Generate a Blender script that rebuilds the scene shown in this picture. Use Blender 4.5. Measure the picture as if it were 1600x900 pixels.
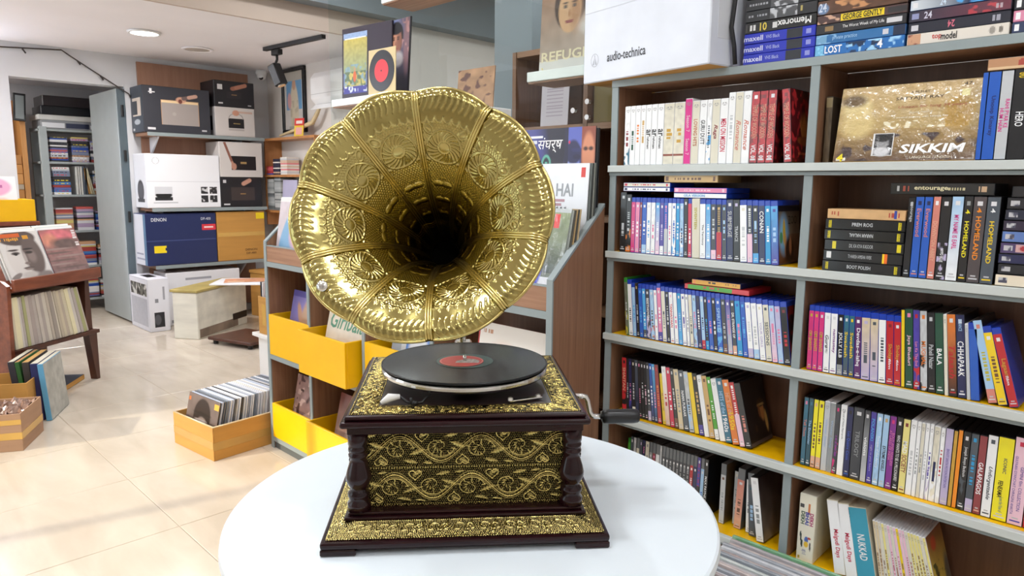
import bpy, bmesh, math, random
import numpy as np
from mathutils import Matrix, Vector

# ------------------------------------------------------------------ clear
for o in list(bpy.data.objects):
    bpy.data.objects.remove(o, do_unlink=True)
S = bpy.context.scene
COL = S.collection
random.seed(7)
RNG = np.random.default_rng(7)

# ------------------------------------------------------------------ camera
yaw, pitch, roll = [math.radians(a) for a in (44.87, 8.38, 0.56)]
CAMP = Vector((0, 0, 1.33))
FPX = 1100.7
fw = Vector((-math.sin(yaw)*math.cos(pitch), math.cos(yaw)*math.cos(pitch), -math.sin(pitch)))
rt = Vector((math.cos(yaw), math.sin(yaw), 0)); up = rt.cross(fw)
rt2 = rt*math.cos(roll) + up*math.sin(roll)
up2 = up*math.cos(roll) - rt*math.sin(roll)
cd = bpy.data.cameras.new('camera'); cam = bpy.data.objects.new('camera', cd); COL.objects.link(cam)
cd.sensor_width = 36; cd.lens = 36*FPX/1600; cd.clip_start = .02
m = Matrix.Identity(4)
for i in range(3):
    m[i][0], m[i][1], m[i][2], m[i][3] = rt2[i], up2[i], -fw[i], CAMP[i]
cam.matrix_world = m
S.camera = cam

# ------------------------------------------------------------------ world, exposure
w = bpy.data.worlds.new('daylight'); S.world = w; w.use_nodes = True
w.node_tree.nodes['Background'].inputs[0].default_value = (.86, .93, 1, 1)
w.node_tree.nodes['Background'].inputs[1].default_value = 3.0
vs = S.view_settings
vs.view_transform = 'Standard'; vs.look = 'None'; vs.gamma = 1; vs.exposure = 0.02; vs.use_curve_mapping = False

def area(name, loc, size, power, color=(1, 1, 1), rot=(0, 0, 0), sizey=None, spread=None):
    l = bpy.data.lights.new(name, 'AREA'); l.energy = power; l.color = color
    l.shape = 'RECTANGLE' if sizey else 'DISK'; l.size = size
    if sizey: l.size_y = sizey
    if spread: l.spread = math.radians(spread)
    o = bpy.data.objects.new(name, l); o.location = loc; o.rotation_euler = rot; COL.objects.link(o)
    return o
NEAR_LIGHTS = [(-1.15, .35, 13), (-.1, .9, 8), (-2.5, .1, 12), (-2.4, 1.2, 12), (.9, -.6, 14), (1.3, .8, 12), (-.8, -1.3, 12), (-3.9, -.9, 8), (-3.8, .6, 9), (-2.3, 2.75, 14), (-3.9, 2.6, 14), (-3.4, 4.4, 12)]  # unseen; those beyond the glass and the one furthest right added as fill
for lx, ly, lp in NEAR_LIGHTS:
    area('downlight_lamp', (lx, ly, 2.955), .20, lp, (.93, .97, 1))
FAR_LIGHTS = [(-5.88, 1.95, 22), (-5.9, -.2, 20), (-5.9, -2.0, 12)]
for lx, ly, lp in FAR_LIGHTS:
    area('downlight_lamp', (lx, ly, 2.405), .19, lp, (1, .97, .95))
area('stockroom_lamp', (-7.8, .7, 2.30), .4, 20, (1, .97, .92))
sn = bpy.data.lights.new('sun', 'SUN'); sn.energy = 4.0; sn.angle = math.radians(.8); sn.color = (1, .84, .66)
so = bpy.data.objects.new('sun', sn); COL.objects.link(so)
so.rotation_euler = Vector((.25, 1, -.42)).to_track_quat('-Z', 'Y').to_euler()

def srgb(c):
    if isinstance(c, str): c = [int(c[i:i+2], 16)/255 for i in (0, 2, 4)]
    return tuple(x/12.92 if x <= .04045 else ((x+.055)/1.055)**2.4 for x in c)

# ------------------------------------------------------------------ materials
MATS = {}
def nodes_of(name):
    m = bpy.data.materials.new(name); m.use_nodes = True
    nt = m.node_tree; b = nt.nodes['Principled BSDF']
    return m, nt, b, nt.nodes.new, nt.links.new
def coords(nt, scale, obj=True):
    tc = nt.nodes.new('ShaderNodeTexCoord'); mp = nt.nodes.new('ShaderNodeMapping')
    nt.links.new(tc.outputs['Object' if obj else 'Generated'], mp.inputs[0]); mp.inputs['Scale'].default_value = scale
    return mp.outputs[0]
def mat(name, color, rough=.5, metal=0, var=.08, scale=(8, 8, 8), bump=0, coat=0, spec=.5, detail=3, emit=None, trans=0, alpha=1):
    if name in MATS: return MATS[name]
    m, nt, b, N, L = nodes_of(name); c = srgb(color)
    nz = N('ShaderNodeTexNoise'); L(coords(nt, scale), nz.inputs['Vector']); nz.inputs['Scale'].default_value = 1; nz.inputs['Detail'].default_value = detail
    cr = N('ShaderNodeValToRGB')
    cr.color_ramp.elements[0].position = .3; cr.color_ramp.elements[1].position = .7
    cr.color_ramp.elements[0].color = (*[x*(1-var) for x in c], 1); cr.color_ramp.elements[1].color = (*[min(1, x*(1+var)) for x in c], 1)
    L(nz.outputs['Fac'], cr.inputs[0]); L(cr.outputs[0], b.inputs['Base Color'])
    b.inputs['Roughness'].default_value = rough; b.inputs['Metallic'].default_value = metal
    b.inputs['Coat Weight'].default_value = coat; b.inputs['Coat Roughness'].default_value = .08
    b.inputs['Specular IOR Level'].default_value = spec
    if trans: b.inputs['Transmission Weight'].default_value = trans
    if alpha < 1: b.inputs['Alpha'].default_value = alpha
    if bump:
        bp = N('ShaderNodeBump'); bp.inputs['Strength'].default_value = bump; bp.inputs['Distance'].default_value = .002
        L(nz.outputs['Fac'], bp.inputs['Height']); L(bp.outputs[0], b.inputs['Normal'])
    if emit:
        b.inputs['Emission Color'].default_value = (*srgb(emit[0]), 1); b.inputs['Emission Strength'].default_value = emit[1]
    MATS[name] = m; return m
def artmat(name, rough, coat=0, bump=0):
    m, nt, b, N, L = nodes_of(name)
    a = N('ShaderNodeAttribute'); a.attribute_name = 'Col'; L(a.outputs['Color'], b.inputs['Base Color'])
    b.inputs['Roughness'].default_value = rough; b.inputs['Coat Weight'].default_value = coat; b.inputs['Coat Roughness'].default_value = .1
    if bump:
        nz = N('ShaderNodeTexNoise'); L(coords(nt, (26, 26, 26)), nz.inputs['Vector']); nz.inputs['Scale'].default_value = 1; nz.inputs['Detail'].default_value = 4
        bp = N('ShaderNodeBump'); bp.inputs['Strength'].default_value = bump; bp.inputs['Distance'].default_value = .012
        L(nz.outputs['Fac'], bp.inputs['Height'])
        L(bp.outputs[0], b.inputs['Coat Normal']); L(bp.outputs[0], b.inputs['Normal'])
    return m
ART = artmat('printed_card', .42); ARTG = artmat('glossy_print', .3, .5); ARTW = artmat('shrink_wrapped_print', .25, 1, .55)

def woodmat(name, c0, c1, scale, rough=.45, coat=0):
    m, nt, b, N, L = nodes_of(name)
    nz = N('ShaderNodeTexNoise'); L(coords(nt, scale), nz.inputs['Vector']); nz.inputs['Scale'].default_value = 1; nz.inputs['Detail'].default_value = 6; nz.inputs['Roughness'].default_value = .65
    cr = N('ShaderNodeValToRGB'); e = cr.color_ramp.elements
    e[0].position = .32; e[1].position = .68; e[0].color = (*srgb(c0), 1); e[1].color = (*srgb(c1), 1)
    L(nz.outputs['Fac'], cr.inputs[0]); L(cr.outputs[0], b.inputs['Base Color'])
    b.inputs['Roughness'].default_value = rough; b.inputs['Coat Weight'].default_value = coat; b.inputs['Coat Roughness'].default_value = .1
    MATS[name] = m; return m
WOOD = woodmat('brown_laminate_upright', '7d5842', '9a7358', (60, 60, 2.2))
WOODH = woodmat('brown_laminate_across', '8a6248', 'a97f62', (2.2, 60, 60))
BACKW = woodmat('dark_brown_laminate', '5a3d2e', '6f4e3c', (50, 50, 2))
PANELW = woodmat('warm_brown_wall_panel', '9a705a', 'a97f68', (20, 20, 1.5))
REDW = woodmat('red_brown_teak', '6b3420', '8a4a30', (3, 20, 20), .35, .2)
DARKW = woodmat('dark_teak', '3f2117', '56301f', (20, 20, 3), .4)
ROSE = woodmat('dark_lacquered_rosewood', '17060a', '2a0f13', (4, 40, 40), .2, .22)
ROSE.node_tree.nodes['Principled BSDF'].inputs['Specular IOR Level'].default_value = .22
CARD = mat('brown_cardboard', 'c08d45', .75, var=.08, scale=(2, 2, 30))
CARD2 = mat('pinkish_cardboard', 'a88468', .75, var=.08, scale=(3, 3, 25))
TAPE = mat('packing_tape', 'cfa455', .25, var=.04)
GREY = mat('grey_edge_band', '8b9698', .45, var=.04)
LIP = mat('pale_grey_edging', 'c3c9c7', .45, var=.03)
DGREY = mat('dark_grey_edge', '5a6062', .4, var=.04)
YEL = mat('yellow_laminate', 'efb800', .38, var=.03)
WALLM = mat('pale_grey_paint', 'd3d4d8', .75, var=.03, scale=(3, 3, 3), bump=.1)
WALLB = mat('warm_white_paint', 'ded9d4', .75, var=.03, scale=(3, 3, 3), bump=.1)
CEILM = mat('white_ceiling_paint', 'f3f0f3', .85, var=.02, scale=(2, 2, 2))
BEAMM = mat('blue_grey_paint', '7d858b', .7, var=.04, scale=(2, 2, 2))
FASC = mat('beige_fascia_paint', 'c2b1a4', .75, var=.03, scale=(2, 2, 2))
WHITE = mat('white_card', 'eef0f4', .5, var=.02)
WHITEP = mat('white_plastic', 'eeeeee', .35, var=.02)
BLACKP = mat('black_plastic', '15161a', .35, var=.1)
BLACKM = mat('matt_black_metal', '101012', .5, var=.1)
BLUEP = mat('blue_translucent_case', '1d3fae', .25, var=.12, coat=.3)
CLEARP = mat('grey_clear_case', '70757a', .25, var=.1, coat=.3)
GREENP = mat('green_plastic_case', '2f8a2c', .3, var=.1)
CREAMP = mat('cream_card', 'd8d0b8', .6, var=.08)
PAPER = mat('aged_paper', 'cdc6b4', .7, var=.12, scale=(300, 300, 4))
CHROME = mat('polished_steel', 'd5d5d2', .18, 1, var=.03)
STEEL = mat('grey_painted_steel', 'a9b1b3', .42, var=.03, spec=.4)
STEELD = mat('dark_grey_steel', '56646c', .45, var=.05)
TABLEM = mat('white_table_laminate', 'e4edf4', .28, var=.01)
def mcol(hexc, rough=.45, **k): return mat('paint_'+hexc, hexc, rough, var=.05, **k)

# brass with dark patina in the recesses (attribute "Col" holds the patina mask)
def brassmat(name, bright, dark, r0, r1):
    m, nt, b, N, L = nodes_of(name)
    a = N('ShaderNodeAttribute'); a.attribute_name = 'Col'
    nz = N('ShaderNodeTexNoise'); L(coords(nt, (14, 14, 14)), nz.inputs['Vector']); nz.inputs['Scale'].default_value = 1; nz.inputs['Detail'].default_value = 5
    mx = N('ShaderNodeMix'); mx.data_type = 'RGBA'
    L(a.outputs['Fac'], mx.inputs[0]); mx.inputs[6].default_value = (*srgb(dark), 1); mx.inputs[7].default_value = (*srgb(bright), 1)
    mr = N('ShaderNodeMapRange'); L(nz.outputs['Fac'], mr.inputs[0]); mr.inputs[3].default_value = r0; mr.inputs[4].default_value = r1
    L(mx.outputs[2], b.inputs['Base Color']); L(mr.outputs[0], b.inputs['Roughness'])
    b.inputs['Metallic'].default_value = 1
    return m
BRASS = brassmat('polished_brass', 'bfb173', '7c6e3a', .12, .24)
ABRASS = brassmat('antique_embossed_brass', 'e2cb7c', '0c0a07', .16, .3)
BRASSP = mat('plain_brass', 'c9b878', .25, 1, var=.06)

def floormat():
    m, nt, b, N, L = nodes_of('polished_beige_marble_tile')
    g = N('ShaderNodeNewGeometry'); mp = N('ShaderNodeMapping'); L(g.outputs['Position'], mp.inputs[0])
    mp.inputs['Rotation'].default_value = (0, 0, .5); mp.inputs['Scale'].default_value = (1.2, 4, 1)
    nz = N('ShaderNodeTexNoise'); L(mp.outputs[0], nz.inputs['Vector']); nz.inputs['Scale'].default_value = 1.6; nz.inputs['Detail'].default_value = 7; nz.inputs['Distortion'].default_value = .5
    cr = N('ShaderNodeValToRGB'); e = cr.color_ramp.elements
    e[0].position = .3; e[0].color = (*srgb('c6b9a8'), 1); e[1].position = .7; e[1].color = (*srgb('d9cdbd'), 1)
    L(nz.outputs['Fac'], cr.inputs[0]); L(cr.outputs[0], b.inputs['Base Color'])
    b.inputs['Roughness'].default_value = .16
    return m
FLOORM = floormat()
GROUT = mat('tile_grout', 'a89a88', .8)
def vinylmat():
    m, nt, b, N, L = nodes_of('grooved_black_vinyl')
    tc = N('ShaderNodeTexCoord'); wv = N('ShaderNodeTexWave'); wv.wave_type = 'RINGS'; wv.rings_direction = 'Z'
    wv.inputs['Scale'].default_value = 160; L(tc.outputs['Object'], wv.inputs['Vector'])
    bp = N('ShaderNodeBump'); bp.inputs['Strength'].default_value = .25; bp.inputs['Distance'].default_value = .0004
    L(wv.outputs['Fac'], bp.inputs['Height']); L(bp.outputs[0], b.inputs['Normal'])
    b.inputs['Base Color'].default_value = (.012, .013, .015, 1); b.inputs['Roughness'].default_value = .22; b.inputs['Specular IOR Level'].default_value = .225
    b.inputs['Anisotropic'].default_value = .75
    tg = N('ShaderNodeTangent'); tg.direction_type = 'RADIAL'; tg.axis = 'Z'; L(tg.outputs[0], b.inputs['Tangent'])
    return m
VINYL = vinylmat()
def glassmat():
    m = bpy.data.materials.new('clear_glass'); m.use_nodes = True; nt = m.node_tree; nt.nodes.clear()
    N = nt.nodes.new; o = N('ShaderNodeOutputMaterial'); mx = N('ShaderNodeMixShader'); t = N('ShaderNodeBsdfTransparent'); g = N('ShaderNodeBsdfGlossy')
    t.inputs[0].default_value = (.93, .96, .95, 1); g.inputs['Roughness'].default_value = .02
    fr = N('ShaderNodeFresnel'); fr.inputs[0].default_value = 1.5
    ge = N('ShaderNodeNewGeometry'); sb = N('ShaderNodeMath'); sb.operation = 'SUBTRACT'; sb.inputs[0].default_value = 1; ml = N('ShaderNodeMath'); ml.operation = 'MULTIPLY'
    nt.links.new(ge.outputs['Backfacing'], sb.inputs[1]); nt.links.new(fr.outputs[0], ml.inputs[0]); nt.links.new(sb.outputs[0], ml.inputs[1]); nt.links.new(ml.outputs[0], mx.inputs[0]); nt.links.new(t.outputs[0], mx.inputs[1]); nt.links.new(g.outputs[0], mx.inputs[2]); nt.links.new(mx.outputs[0], o.inputs[0])
    return m
GLASS = glassmat()

# ------------------------------------------------------------------ mesh helpers
class MB:
    def __init__(s): s.v = []; s.f = []
    def add(s, vs, fs):
        n = len(s.v); s.v += [tuple(v) for v in vs]; s.f += [tuple(i+n for i in f) for f in fs]; return s
    def box(s, x0, x1, y0, y1, z0, z1, M=None):
        vs = [(x0, y0, z0), (x1, y0, z0), (x1, y1, z0), (x0, y1, z0), (x0, y0, z1), (x1, y0, z1), (x1, y1, z1), (x0, y1, z1)]
        if M is not None: vs = [M @ Vector(v) for v in vs]
        return s.add(vs, [(3, 2, 1, 0), (4, 5, 6, 7), (0, 1, 5, 4), (1, 2, 6, 5), (2, 3, 7, 6), (3, 0, 4, 7)])
    def prism(s, pts, axis, a, b):           # closed polygon extruded along an axis
        n = len(pts)
        def mk(p, t):
            q = list(p); q.insert(axis, t); return tuple(q)
        vs = [mk(p, a) for p in pts] + [mk(p, b) for p in pts]
        fs = [tuple(range(n))[::-1], tuple(range(n, 2*n))] + [(i, (i+1) % n, n+(i+1) % n, n+i) for i in range(n)]
        return s.add(vs, fs)
    def lathe(s, prof, n=32, c=(0, 0, 0)):
        vs = []; fs = []; k = len(prof)
        for i in range(n):
            a = 2*math.pi*i/n
            vs += [(c[0]+r*math.cos(a), c[1]+r*math.sin(a), c[2]+z) for r, z in prof]
        for i in range(n):
            j = (i+1) % n
            fs += [(i*k+q, j*k+q, j*k+q+1, i*k+q+1) for q in range(k-1)]
        return s.add(vs, fs)
    def tube(s, pts, r, n=8, caps=True):
        pts = [Vector(p) for p in pts]; rs = r if isinstance(r, (list, tuple)) else [r]*len(pts)
        vs = []; fs = []; prev = None
        for i, p in enumerate(pts):
            d = (pts[min(i+1, len(pts)-1)]-pts[max(i-1, 0)]).normalized()
            if prev is None: a = d.orthogonal().normalized()
            else:
                a = prev-d*prev.dot(d); a = a.normalized() if a.length > 1e-6 else d.orthogonal().normalized()
            prev = a; b = d.cross(a)
            vs += [p+(a*math.cos(2*math.pi*k/n)+b*math.sin(2*math.pi*k/n))*rs[i] for k in range(n)]
        for i in range(len(pts)-1):
            fs += [(i*n+k, i*n+(k+1) % n, (i+1)*n+(k+1) % n, (i+1)*n+k) for k in range(n)]
        if caps: fs += [tuple(range(n))[::-1], tuple((len(pts)-1)*n+k for k in range(n))]
        return s.add(vs, fs)
    def mesh(s, name, bevel=0, smooth=False, seg=1):
        me = bpy.data.meshes.new(name); me.from_pydata(s.v, [], s.f)
        bm = bmesh.new(); bm.from_mesh(me); bmesh.ops.recalc_face_normals(bm, faces=bm.faces)
        if bevel: bmesh.ops.bevel(bm, geom=list(bm.edges), offset=bevel, segments=seg, affect='EDGES', profile=.5)
        bm.to_mesh(me); bm.free()
        if smooth: me.polygons.foreach_set('use_smooth', [True]*len(me.polygons))
        return me

LABELS = {}
def link(name, data, parent=None, loc=None, rot=None):
    o = bpy.data.objects.new(name, data); COL.objects.link(o)
    if parent is not None: o.parent = parent
    if loc is not None: o.location = loc
    if rot is not None: o.rotation_euler = rot
    return o
def obj(name, mb, material, parent=None, bevel=0, smooth=False, loc=None, rot=None, seg=1):
    me = mb.mesh(name, bevel, smooth, seg); me.materials.append(material)
    return link(name, me, parent, loc, rot)
def tag(o, label, cat, group=None):
    LABELS.setdefault(label, []).append(o)
    o['label'] = label; o['category'] = cat
    if group: o['group'] = group
    return o
def empty(name, label, cat, loc=(0, 0, 0), rz=0, group=None, parent=None):
    o = link(name, None, parent, loc, (0, 0, rz)); o.empty_display_size = .05
    if label: tag(o, label, cat, group)
    return o
def struct(name, mb, material, bevel=0):
    o = obj(name, mb, material, None, bevel); o['kind'] = 'structure'; return o
def B(*a): return MB().box(*a)

ORD = ['first', 'second', 'third', 'fourth', 'fifth', 'sixth', 'seventh', 'eighth', 'ninth', 'tenth', 'eleventh', 'twelfth', 'thirteenth', 'fourteenth', 'fifteenth', 'sixteenth', 'seventeenth', 'eighteenth', 'nineteenth', 'twentieth']
ORD += ['twenty-'+o for o in ORD[:9]] + ['thirtieth'] + ['thirty-'+o for o in ORD[:9]] + ['fortieth'] + ['forty-'+o for o in ORD[:9]]

# ------------------------------------------------------------------ painted prints
class Art:
    def __init__(s, nx, ny, c='ffffff'):
        s.nx, s.ny = nx, ny; s.a = np.zeros((ny, nx, 3)); s.a[:] = srgb(c)
        s.u = (np.arange(nx)+.5)[None, :]/nx; s.v = (np.arange(ny)+.5)[:, None]/ny
    def put(s, mask, c): s.a = s.a*(1-mask[..., None])+np.array(srgb(c))*mask[..., None]; return s
    def rect(s, u0, v0, u1, v1, c): return s.put(((s.u >= u0)*(s.u <= u1)*(s.v >= v0)*(s.v <= v1)).astype(float), c)
    def ell(s, u, v, a, b, c, soft=.15, rot=0):
        x = s.u-u; y = s.v-v; cr, sr = math.cos(rot), math.sin(rot)
        d = np.sqrt(((x*cr+y*sr)/a)**2+((-x*sr+y*cr)/b)**2)
        return s.put(np.clip((1-d)/max(soft, .01)+.5, 0, 1), c)
    def grad(s, c0, c1, v0=0, v1=1, horiz=False):
        t = np.clip(((s.u if horiz else s.v)-v0)/(v1-v0), 0, 1)+0*s.u+0*s.v
        m = (((s.u if horiz else s.v) >= v0)*((s.u if horiz else s.v) <= v1)+0*s.u+0*s.v) > 0
        col = np.array(srgb(c0))*(1-t[..., None])+np.array(srgb(c1))*t[..., None]
        s.a = np.where(m[..., None], col, s.a); return s
    def noise(s, amp, cell=4, seed=0):
        r = np.random.default_rng(seed); g = r.random((s.ny//cell+2, s.nx//cell+2))
        yy = np.linspace(0, g.shape[0]-1.01, s.ny); xx = np.linspace(0, g.shape[1]-1.01, s.nx)
        y0 = yy.astype(int); x0 = xx.astype(int); fy = (yy-y0)[:, None]; fx = (xx-x0)[None, :]
        n = (g[y0][:, x0]*(1-fy)*(1-fx)+g[y0+1][:, x0]*fy*(1-fx)+g[y0][:, x0+1]*(1-fy)*fx+g[y0+1][:, x0+1]*fy*fx)
        s.a = np.clip(s.a*(1+amp*(n-.5)*2)[..., None], 0, 1); return s
    def blotch(s, c, cell=6, th=.55, seed=0, box=(0, 0, 1, 1)):
        k = Art(s.nx, s.ny, '808080').noise(1, cell, seed).a[..., 0]; k = (k-k.min())/(k.max()-k.min()+1e-6)
        m = np.clip((k-th)*8, 0, 1)*((s.u >= box[0])*(s.v >= box[1])*(s.u <= box[2])*(s.v <= box[3]))
        return s.put(m, c)
    def marks(s, u0, v0, u1, v1, c, n=14, vert=True, seed=0):       # a line of letter-like marks
        r = random.Random(seed)
        for i in range(n):
            if r.random() < .14: continue
            if vert: s.rect(u0+r.random()*.12*(u1-u0), v0+(v1-v0)*i/n, u1-r.random()*.2*(u1-u0), v0+(v1-v0)*(i+.68)/n, c)
            else: s.rect(u0+(u1-u0)*i/n, v0+r.random()*.1*(v1-v0), u0+(u1-u0)*(i+.68)/n, v1-r.random()*.2*(v1-v0), c)
        return s
    def face(s, u, v, k, skin='c98f6f', hair='1a1210', shade='8d5f48', asp=1):
        s.ell(u, v+.12*k, .62*k*asp, .72*k, hair, .1).ell(u, v-.05*k, .45*k*asp, .62*k, skin, .1)
        s.ell(u+.25*k*asp, v-.1*k, .22*k*asp, .5*k, shade, .9)
        for d in (-.18, .18):
            s.ell(u+d*k*asp, v+.05*k, .085*k*asp, .035*k, '2c1e1c', .9); s.ell(u+d*k*asp, v+.14*k, .12*k*asp, .025*k, hair, .9)
        s.ell(u, v-.14*k, .06*k*asp, .1*k, shade, .6).ell(u, v-.36*k, .17*k*asp, .05*k, '8a3b38', .4)
        s.ell(u, v+.5*k, .5*k*asp, .24*k, hair, .2); return s
def art_obj(name, A, w, h, parent, loc=(0, 0, 0), rot=(0, 0, 0), material=None):
    """painted print, lying in local XZ, facing -Y, from (0,0) to (w,h)"""
    nx, ny = A.nx, A.ny
    X, Z = np.meshgrid(np.linspace(0, w, nx+1), np.linspace(0, h, ny+1))
    co = np.zeros(((nx+1)*(ny+1), 3)); co[:, 0] = X.ravel(); co[:, 2] = Z.ravel()
    return grid_obj(name, co, nx+1, ny+1, A.a.reshape(-1, 3), material or ART, parent, loc, rot)
def grid_obj(name, co, nu, nv, facecol, material, parent=None, loc=(0, 0, 0), rot=(0, 0, 0), smooth=False, vertcol=None, wrap=False, flip=False):
    me = bpy.data.meshes.new(name)
    cu = nu if wrap else nu-1
    i, j = np.meshgrid(np.arange(cu), np.arange(nv-1)); i = i.ravel(); j = j.ravel(); i2 = (i+1) % nu
    q = np.stack([j*nu+i, j*nu+i2, (j+1)*nu+i2, (j+1)*nu+i], 1)
    if flip: q = q[:, ::-1]
    nf = len(q)
    me.vertices.add(len(co)); me.vertices.foreach_set('co', co.ravel().astype(np.float32))
    me.loops.add(nf*4); me.loops.foreach_set('vertex_index', q.ravel().astype(np.int32))
    me.polygons.add(nf); me.polygons.foreach_set('loop_start', np.arange(nf, dtype=np.int32)*4)
    me.update(calc_edges=True)
    if smooth: me.polygons.foreach_set('use_smooth', np.ones(nf, dtype=bool))
    if facecol is not None:
        at = me.color_attributes.new('Col', 'FLOAT_COLOR', 'CORNER'); c = np.ones((nf, 4, 4)); c[:, :, :3] = facecol[:, None, :]
        at.data.foreach_set('color', c.ravel().astype(np.float32))
    if vertcol is not None:
        at = me.color_attributes.new('Col', 'FLOAT_COLOR', 'POINT'); c = np.ones((len(co), 4)); c[:, :3] = vertcol[:, None]
        at.data.foreach_set('color', c.ravel().astype(np.float32))
    me.materials.append(material)
    return link(name, me, parent, loc, rot)

def stuff_boxes(name, lst, label, cat, material=None):
    """many small boxes joined into one object; lst holds ((x0,x1,y0,y1,z0,z1), colour)"""
    mb = MB(); cols = []
    for bx_, c in lst: mb.box(*bx_); cols += [srgb(c)]*6
    me = bpy.data.meshes.new(name); me.from_pydata(mb.v, [], mb.f)
    at = me.color_attributes.new('Col', 'FLOAT_COLOR', 'CORNER'); a = np.ones((len(cols), 4, 4)); a[:, :, :3] = np.array(cols)[:, None, :]
    at.data.foreach_set('color', a.ravel().astype(np.float32)); me.materials.append(material or ART)
    o = link(name, me); o['kind'] = 'stuff'; return tag(o, label, cat)

# ------------------------------------------------------------------ lettering (converted to meshes at the end)
PEND = []
def text(s, parent, M, length, height, hexc, name='lettering', bold=0, shear=0, fit=True, rough=.5):
    """M places the text plane (x along the words, y up); centred on the origin of M; fitted to length x height"""
    c = bpy.data.curves.new(name, 'FONT'); c.body = s; c.size = 1; c.resolution_u = 2; c.offset = bold; c.shear = shear
    c.align_x = 'CENTER'; c.align_y = 'CENTER'
    o = link(name, c, None); PEND.append((o, parent, M, length, height, mcol(hexc, rough), fit))
RX = Matrix.Rotation(math.pi/2, 4, 'X')
def spine_M(x, y, z, down=True): return Matrix.Translation((x, y, z)) @ Matrix.Rotation(math.pi/2 if down else -math.pi/2, 4, 'Y') @ RX
def front_M(x, y, z, flip=False): return Matrix.Translation((x, y, z)) @ (Matrix.Rotation(math.pi, 4, 'Y') if flip else Matrix.Identity(4)) @ RX
def flush_text():
    bpy.context.view_layer.update()
    for o, parent, M, L, H, mt, fit in PEND:
        me = bpy.data.meshes.new_from_object(o); n = len(me.vertices)
        if n:
            co = np.zeros(n*3); me.vertices.foreach_get('co', co); co = co.reshape(-1, 3)
            lo, hi = co.min(0), co.max(0); d = np.maximum(hi-lo, 1e-6); co -= (lo+hi)/2
            if fit: co[:, 0] *= L/d[0]; co[:, 1] *= H/d[1]
            else: co[:, :2] *= min(L/d[0], H/d[1])
            me.vertices.foreach_set('co', co.ravel()); me.update()
        me.materials.clear(); me.materials.append(mt)
        t = link(o.name.split('.')[0], me, parent); t.matrix_local = M
        cu = o.data; bpy.data.objects.remove(o); bpy.data.curves.remove(cu)

# ================================================================== THE ROOM
H_FAR, H_NEAR, XF = 2.44, 3.0, -4.87
fl = struct('floor', B(-9.3, 2.1, -3.6, 5.7, -.06, -.0015), GROUT)
tile_me = B(-.3035, .3035, -.3035, .3035, -.012, 0).mesh('tile', .0015); tile_me.materials.append(FLOORM)
for i in range(-11, 8):
    for j in range(-8, 5):
        x, y = -2.73+.61*(i+.5), .92+.61*(j+.5)
        if x < -7.3 and not (.3 < y < 2.7): continue
        link('tile', tile_me, fl, (x, y, 0))
wl = MB().box(-7.25, -7.1, -3.6, 1.292, 0, H_FAR).box(-7.25, -7.1, 2.16, 3.6, 0, H_FAR).box(-7.25, -7.1, 1.292, 2.16, 2.165, H_FAR)
struct('wall_left', wl, WALLM)
struct('wall_back', MB().box(-7.25, XF+.03, 3.52, 3.66, 0, 3.0).box(XF-.12, XF+.03, 3.66, 5.7, 0, 3.0).box(XF-.12, -1.05, 5.6, 5.75, 0, 3.0), WALLB)
struct('wall_right', MB().box(2.0, 2.12, -3.6, 2.4, 0, 3.0).box(-1.05, 2.12, 2.3, 2.42, 0, 3.0).box(-1.17, -1.05, 2.3, 5.6, 0, 3.0), WALLB)
struct('wall_front', MB().box(-7.25, -5.56, -3.66, -3.5, 0, 3.0).box(-2.58, 2.12, -3.66, -3.5, 0, 3.0).box(-5.56, -2.58, -3.66, -3.5, 2.5, 3.0), WALLB)
struct('ceiling', MB().box(-7.25, XF, -3.6, 3.6, H_FAR, H_FAR+.08).box(XF-.08, 2.12, -3.6, 5.7, H_NEAR, H_NEAR+.08), CEILM)
struct('trim_1', B(XF, XF+.030, -3.5, 3.52, H_FAR-.002, 2.995), FASC)
struct('trim_2', B(XF+.0305, -4.70, -3.5, 5.6, 2.60, H_NEAR), BEAMM)
struct('trim_3', B(-3.10, -2.80, 2.95, 3.35, 0, H_NEAR), BEAMM)       # column beyond the glass
# shop window in the front wall
wf = MB()
for x in (-5.56, -4.11, -2.64): wf.box(x, x+.06, -3.62, -3.54, 0, 2.5)
wf.box(-5.56, -2.58, -3.62, -3.54, 2.43, 2.5).box(-5.56, -2.58, -3.62, -3.54, 0, .06)
wo = struct('window_1', wf, DGREY)
for x in (-5.50, -4.05): obj('pane', B(x, x+1.39, -3.585, -3.575, .06, 2.43), GLASS, wo)
# stockroom behind the doorway
struct('wall_stockroom', MB().box(-9.3, -9.15, .3, 2.75, 0, 2.4).box(-9.15, -7.25, .3, .4, 0, 2.4).box(-9.15, -7.25, 2.62, 2.75, 0, 2.4), WALLM)
struct('ceiling_stockroom', B(-9.15, -7.25, .4, 2.62, 2.33, 2.4), CEILM)
# open steel door leaf
d = struct('door_1', B(-7.93, -7.115, 2.085, 2.118, .02, 2.145), STEEL, .003)
obj('edge_channel', B(-7.114, -7.085, 2.09, 2.15, .02, 2.14), STEELD, d)
for z in (.35, 1.0, 1.55, 1.95): obj('hinge', MB().tube([(-7.075, 2.12, z-.05), (-7.075, 2.12, z+.05)], .012), BLACKM, d)
obj('frame', MB().box(-7.10, -7.075, 2.15, 2.20, 0, 2.18), WALLM, d)

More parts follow.
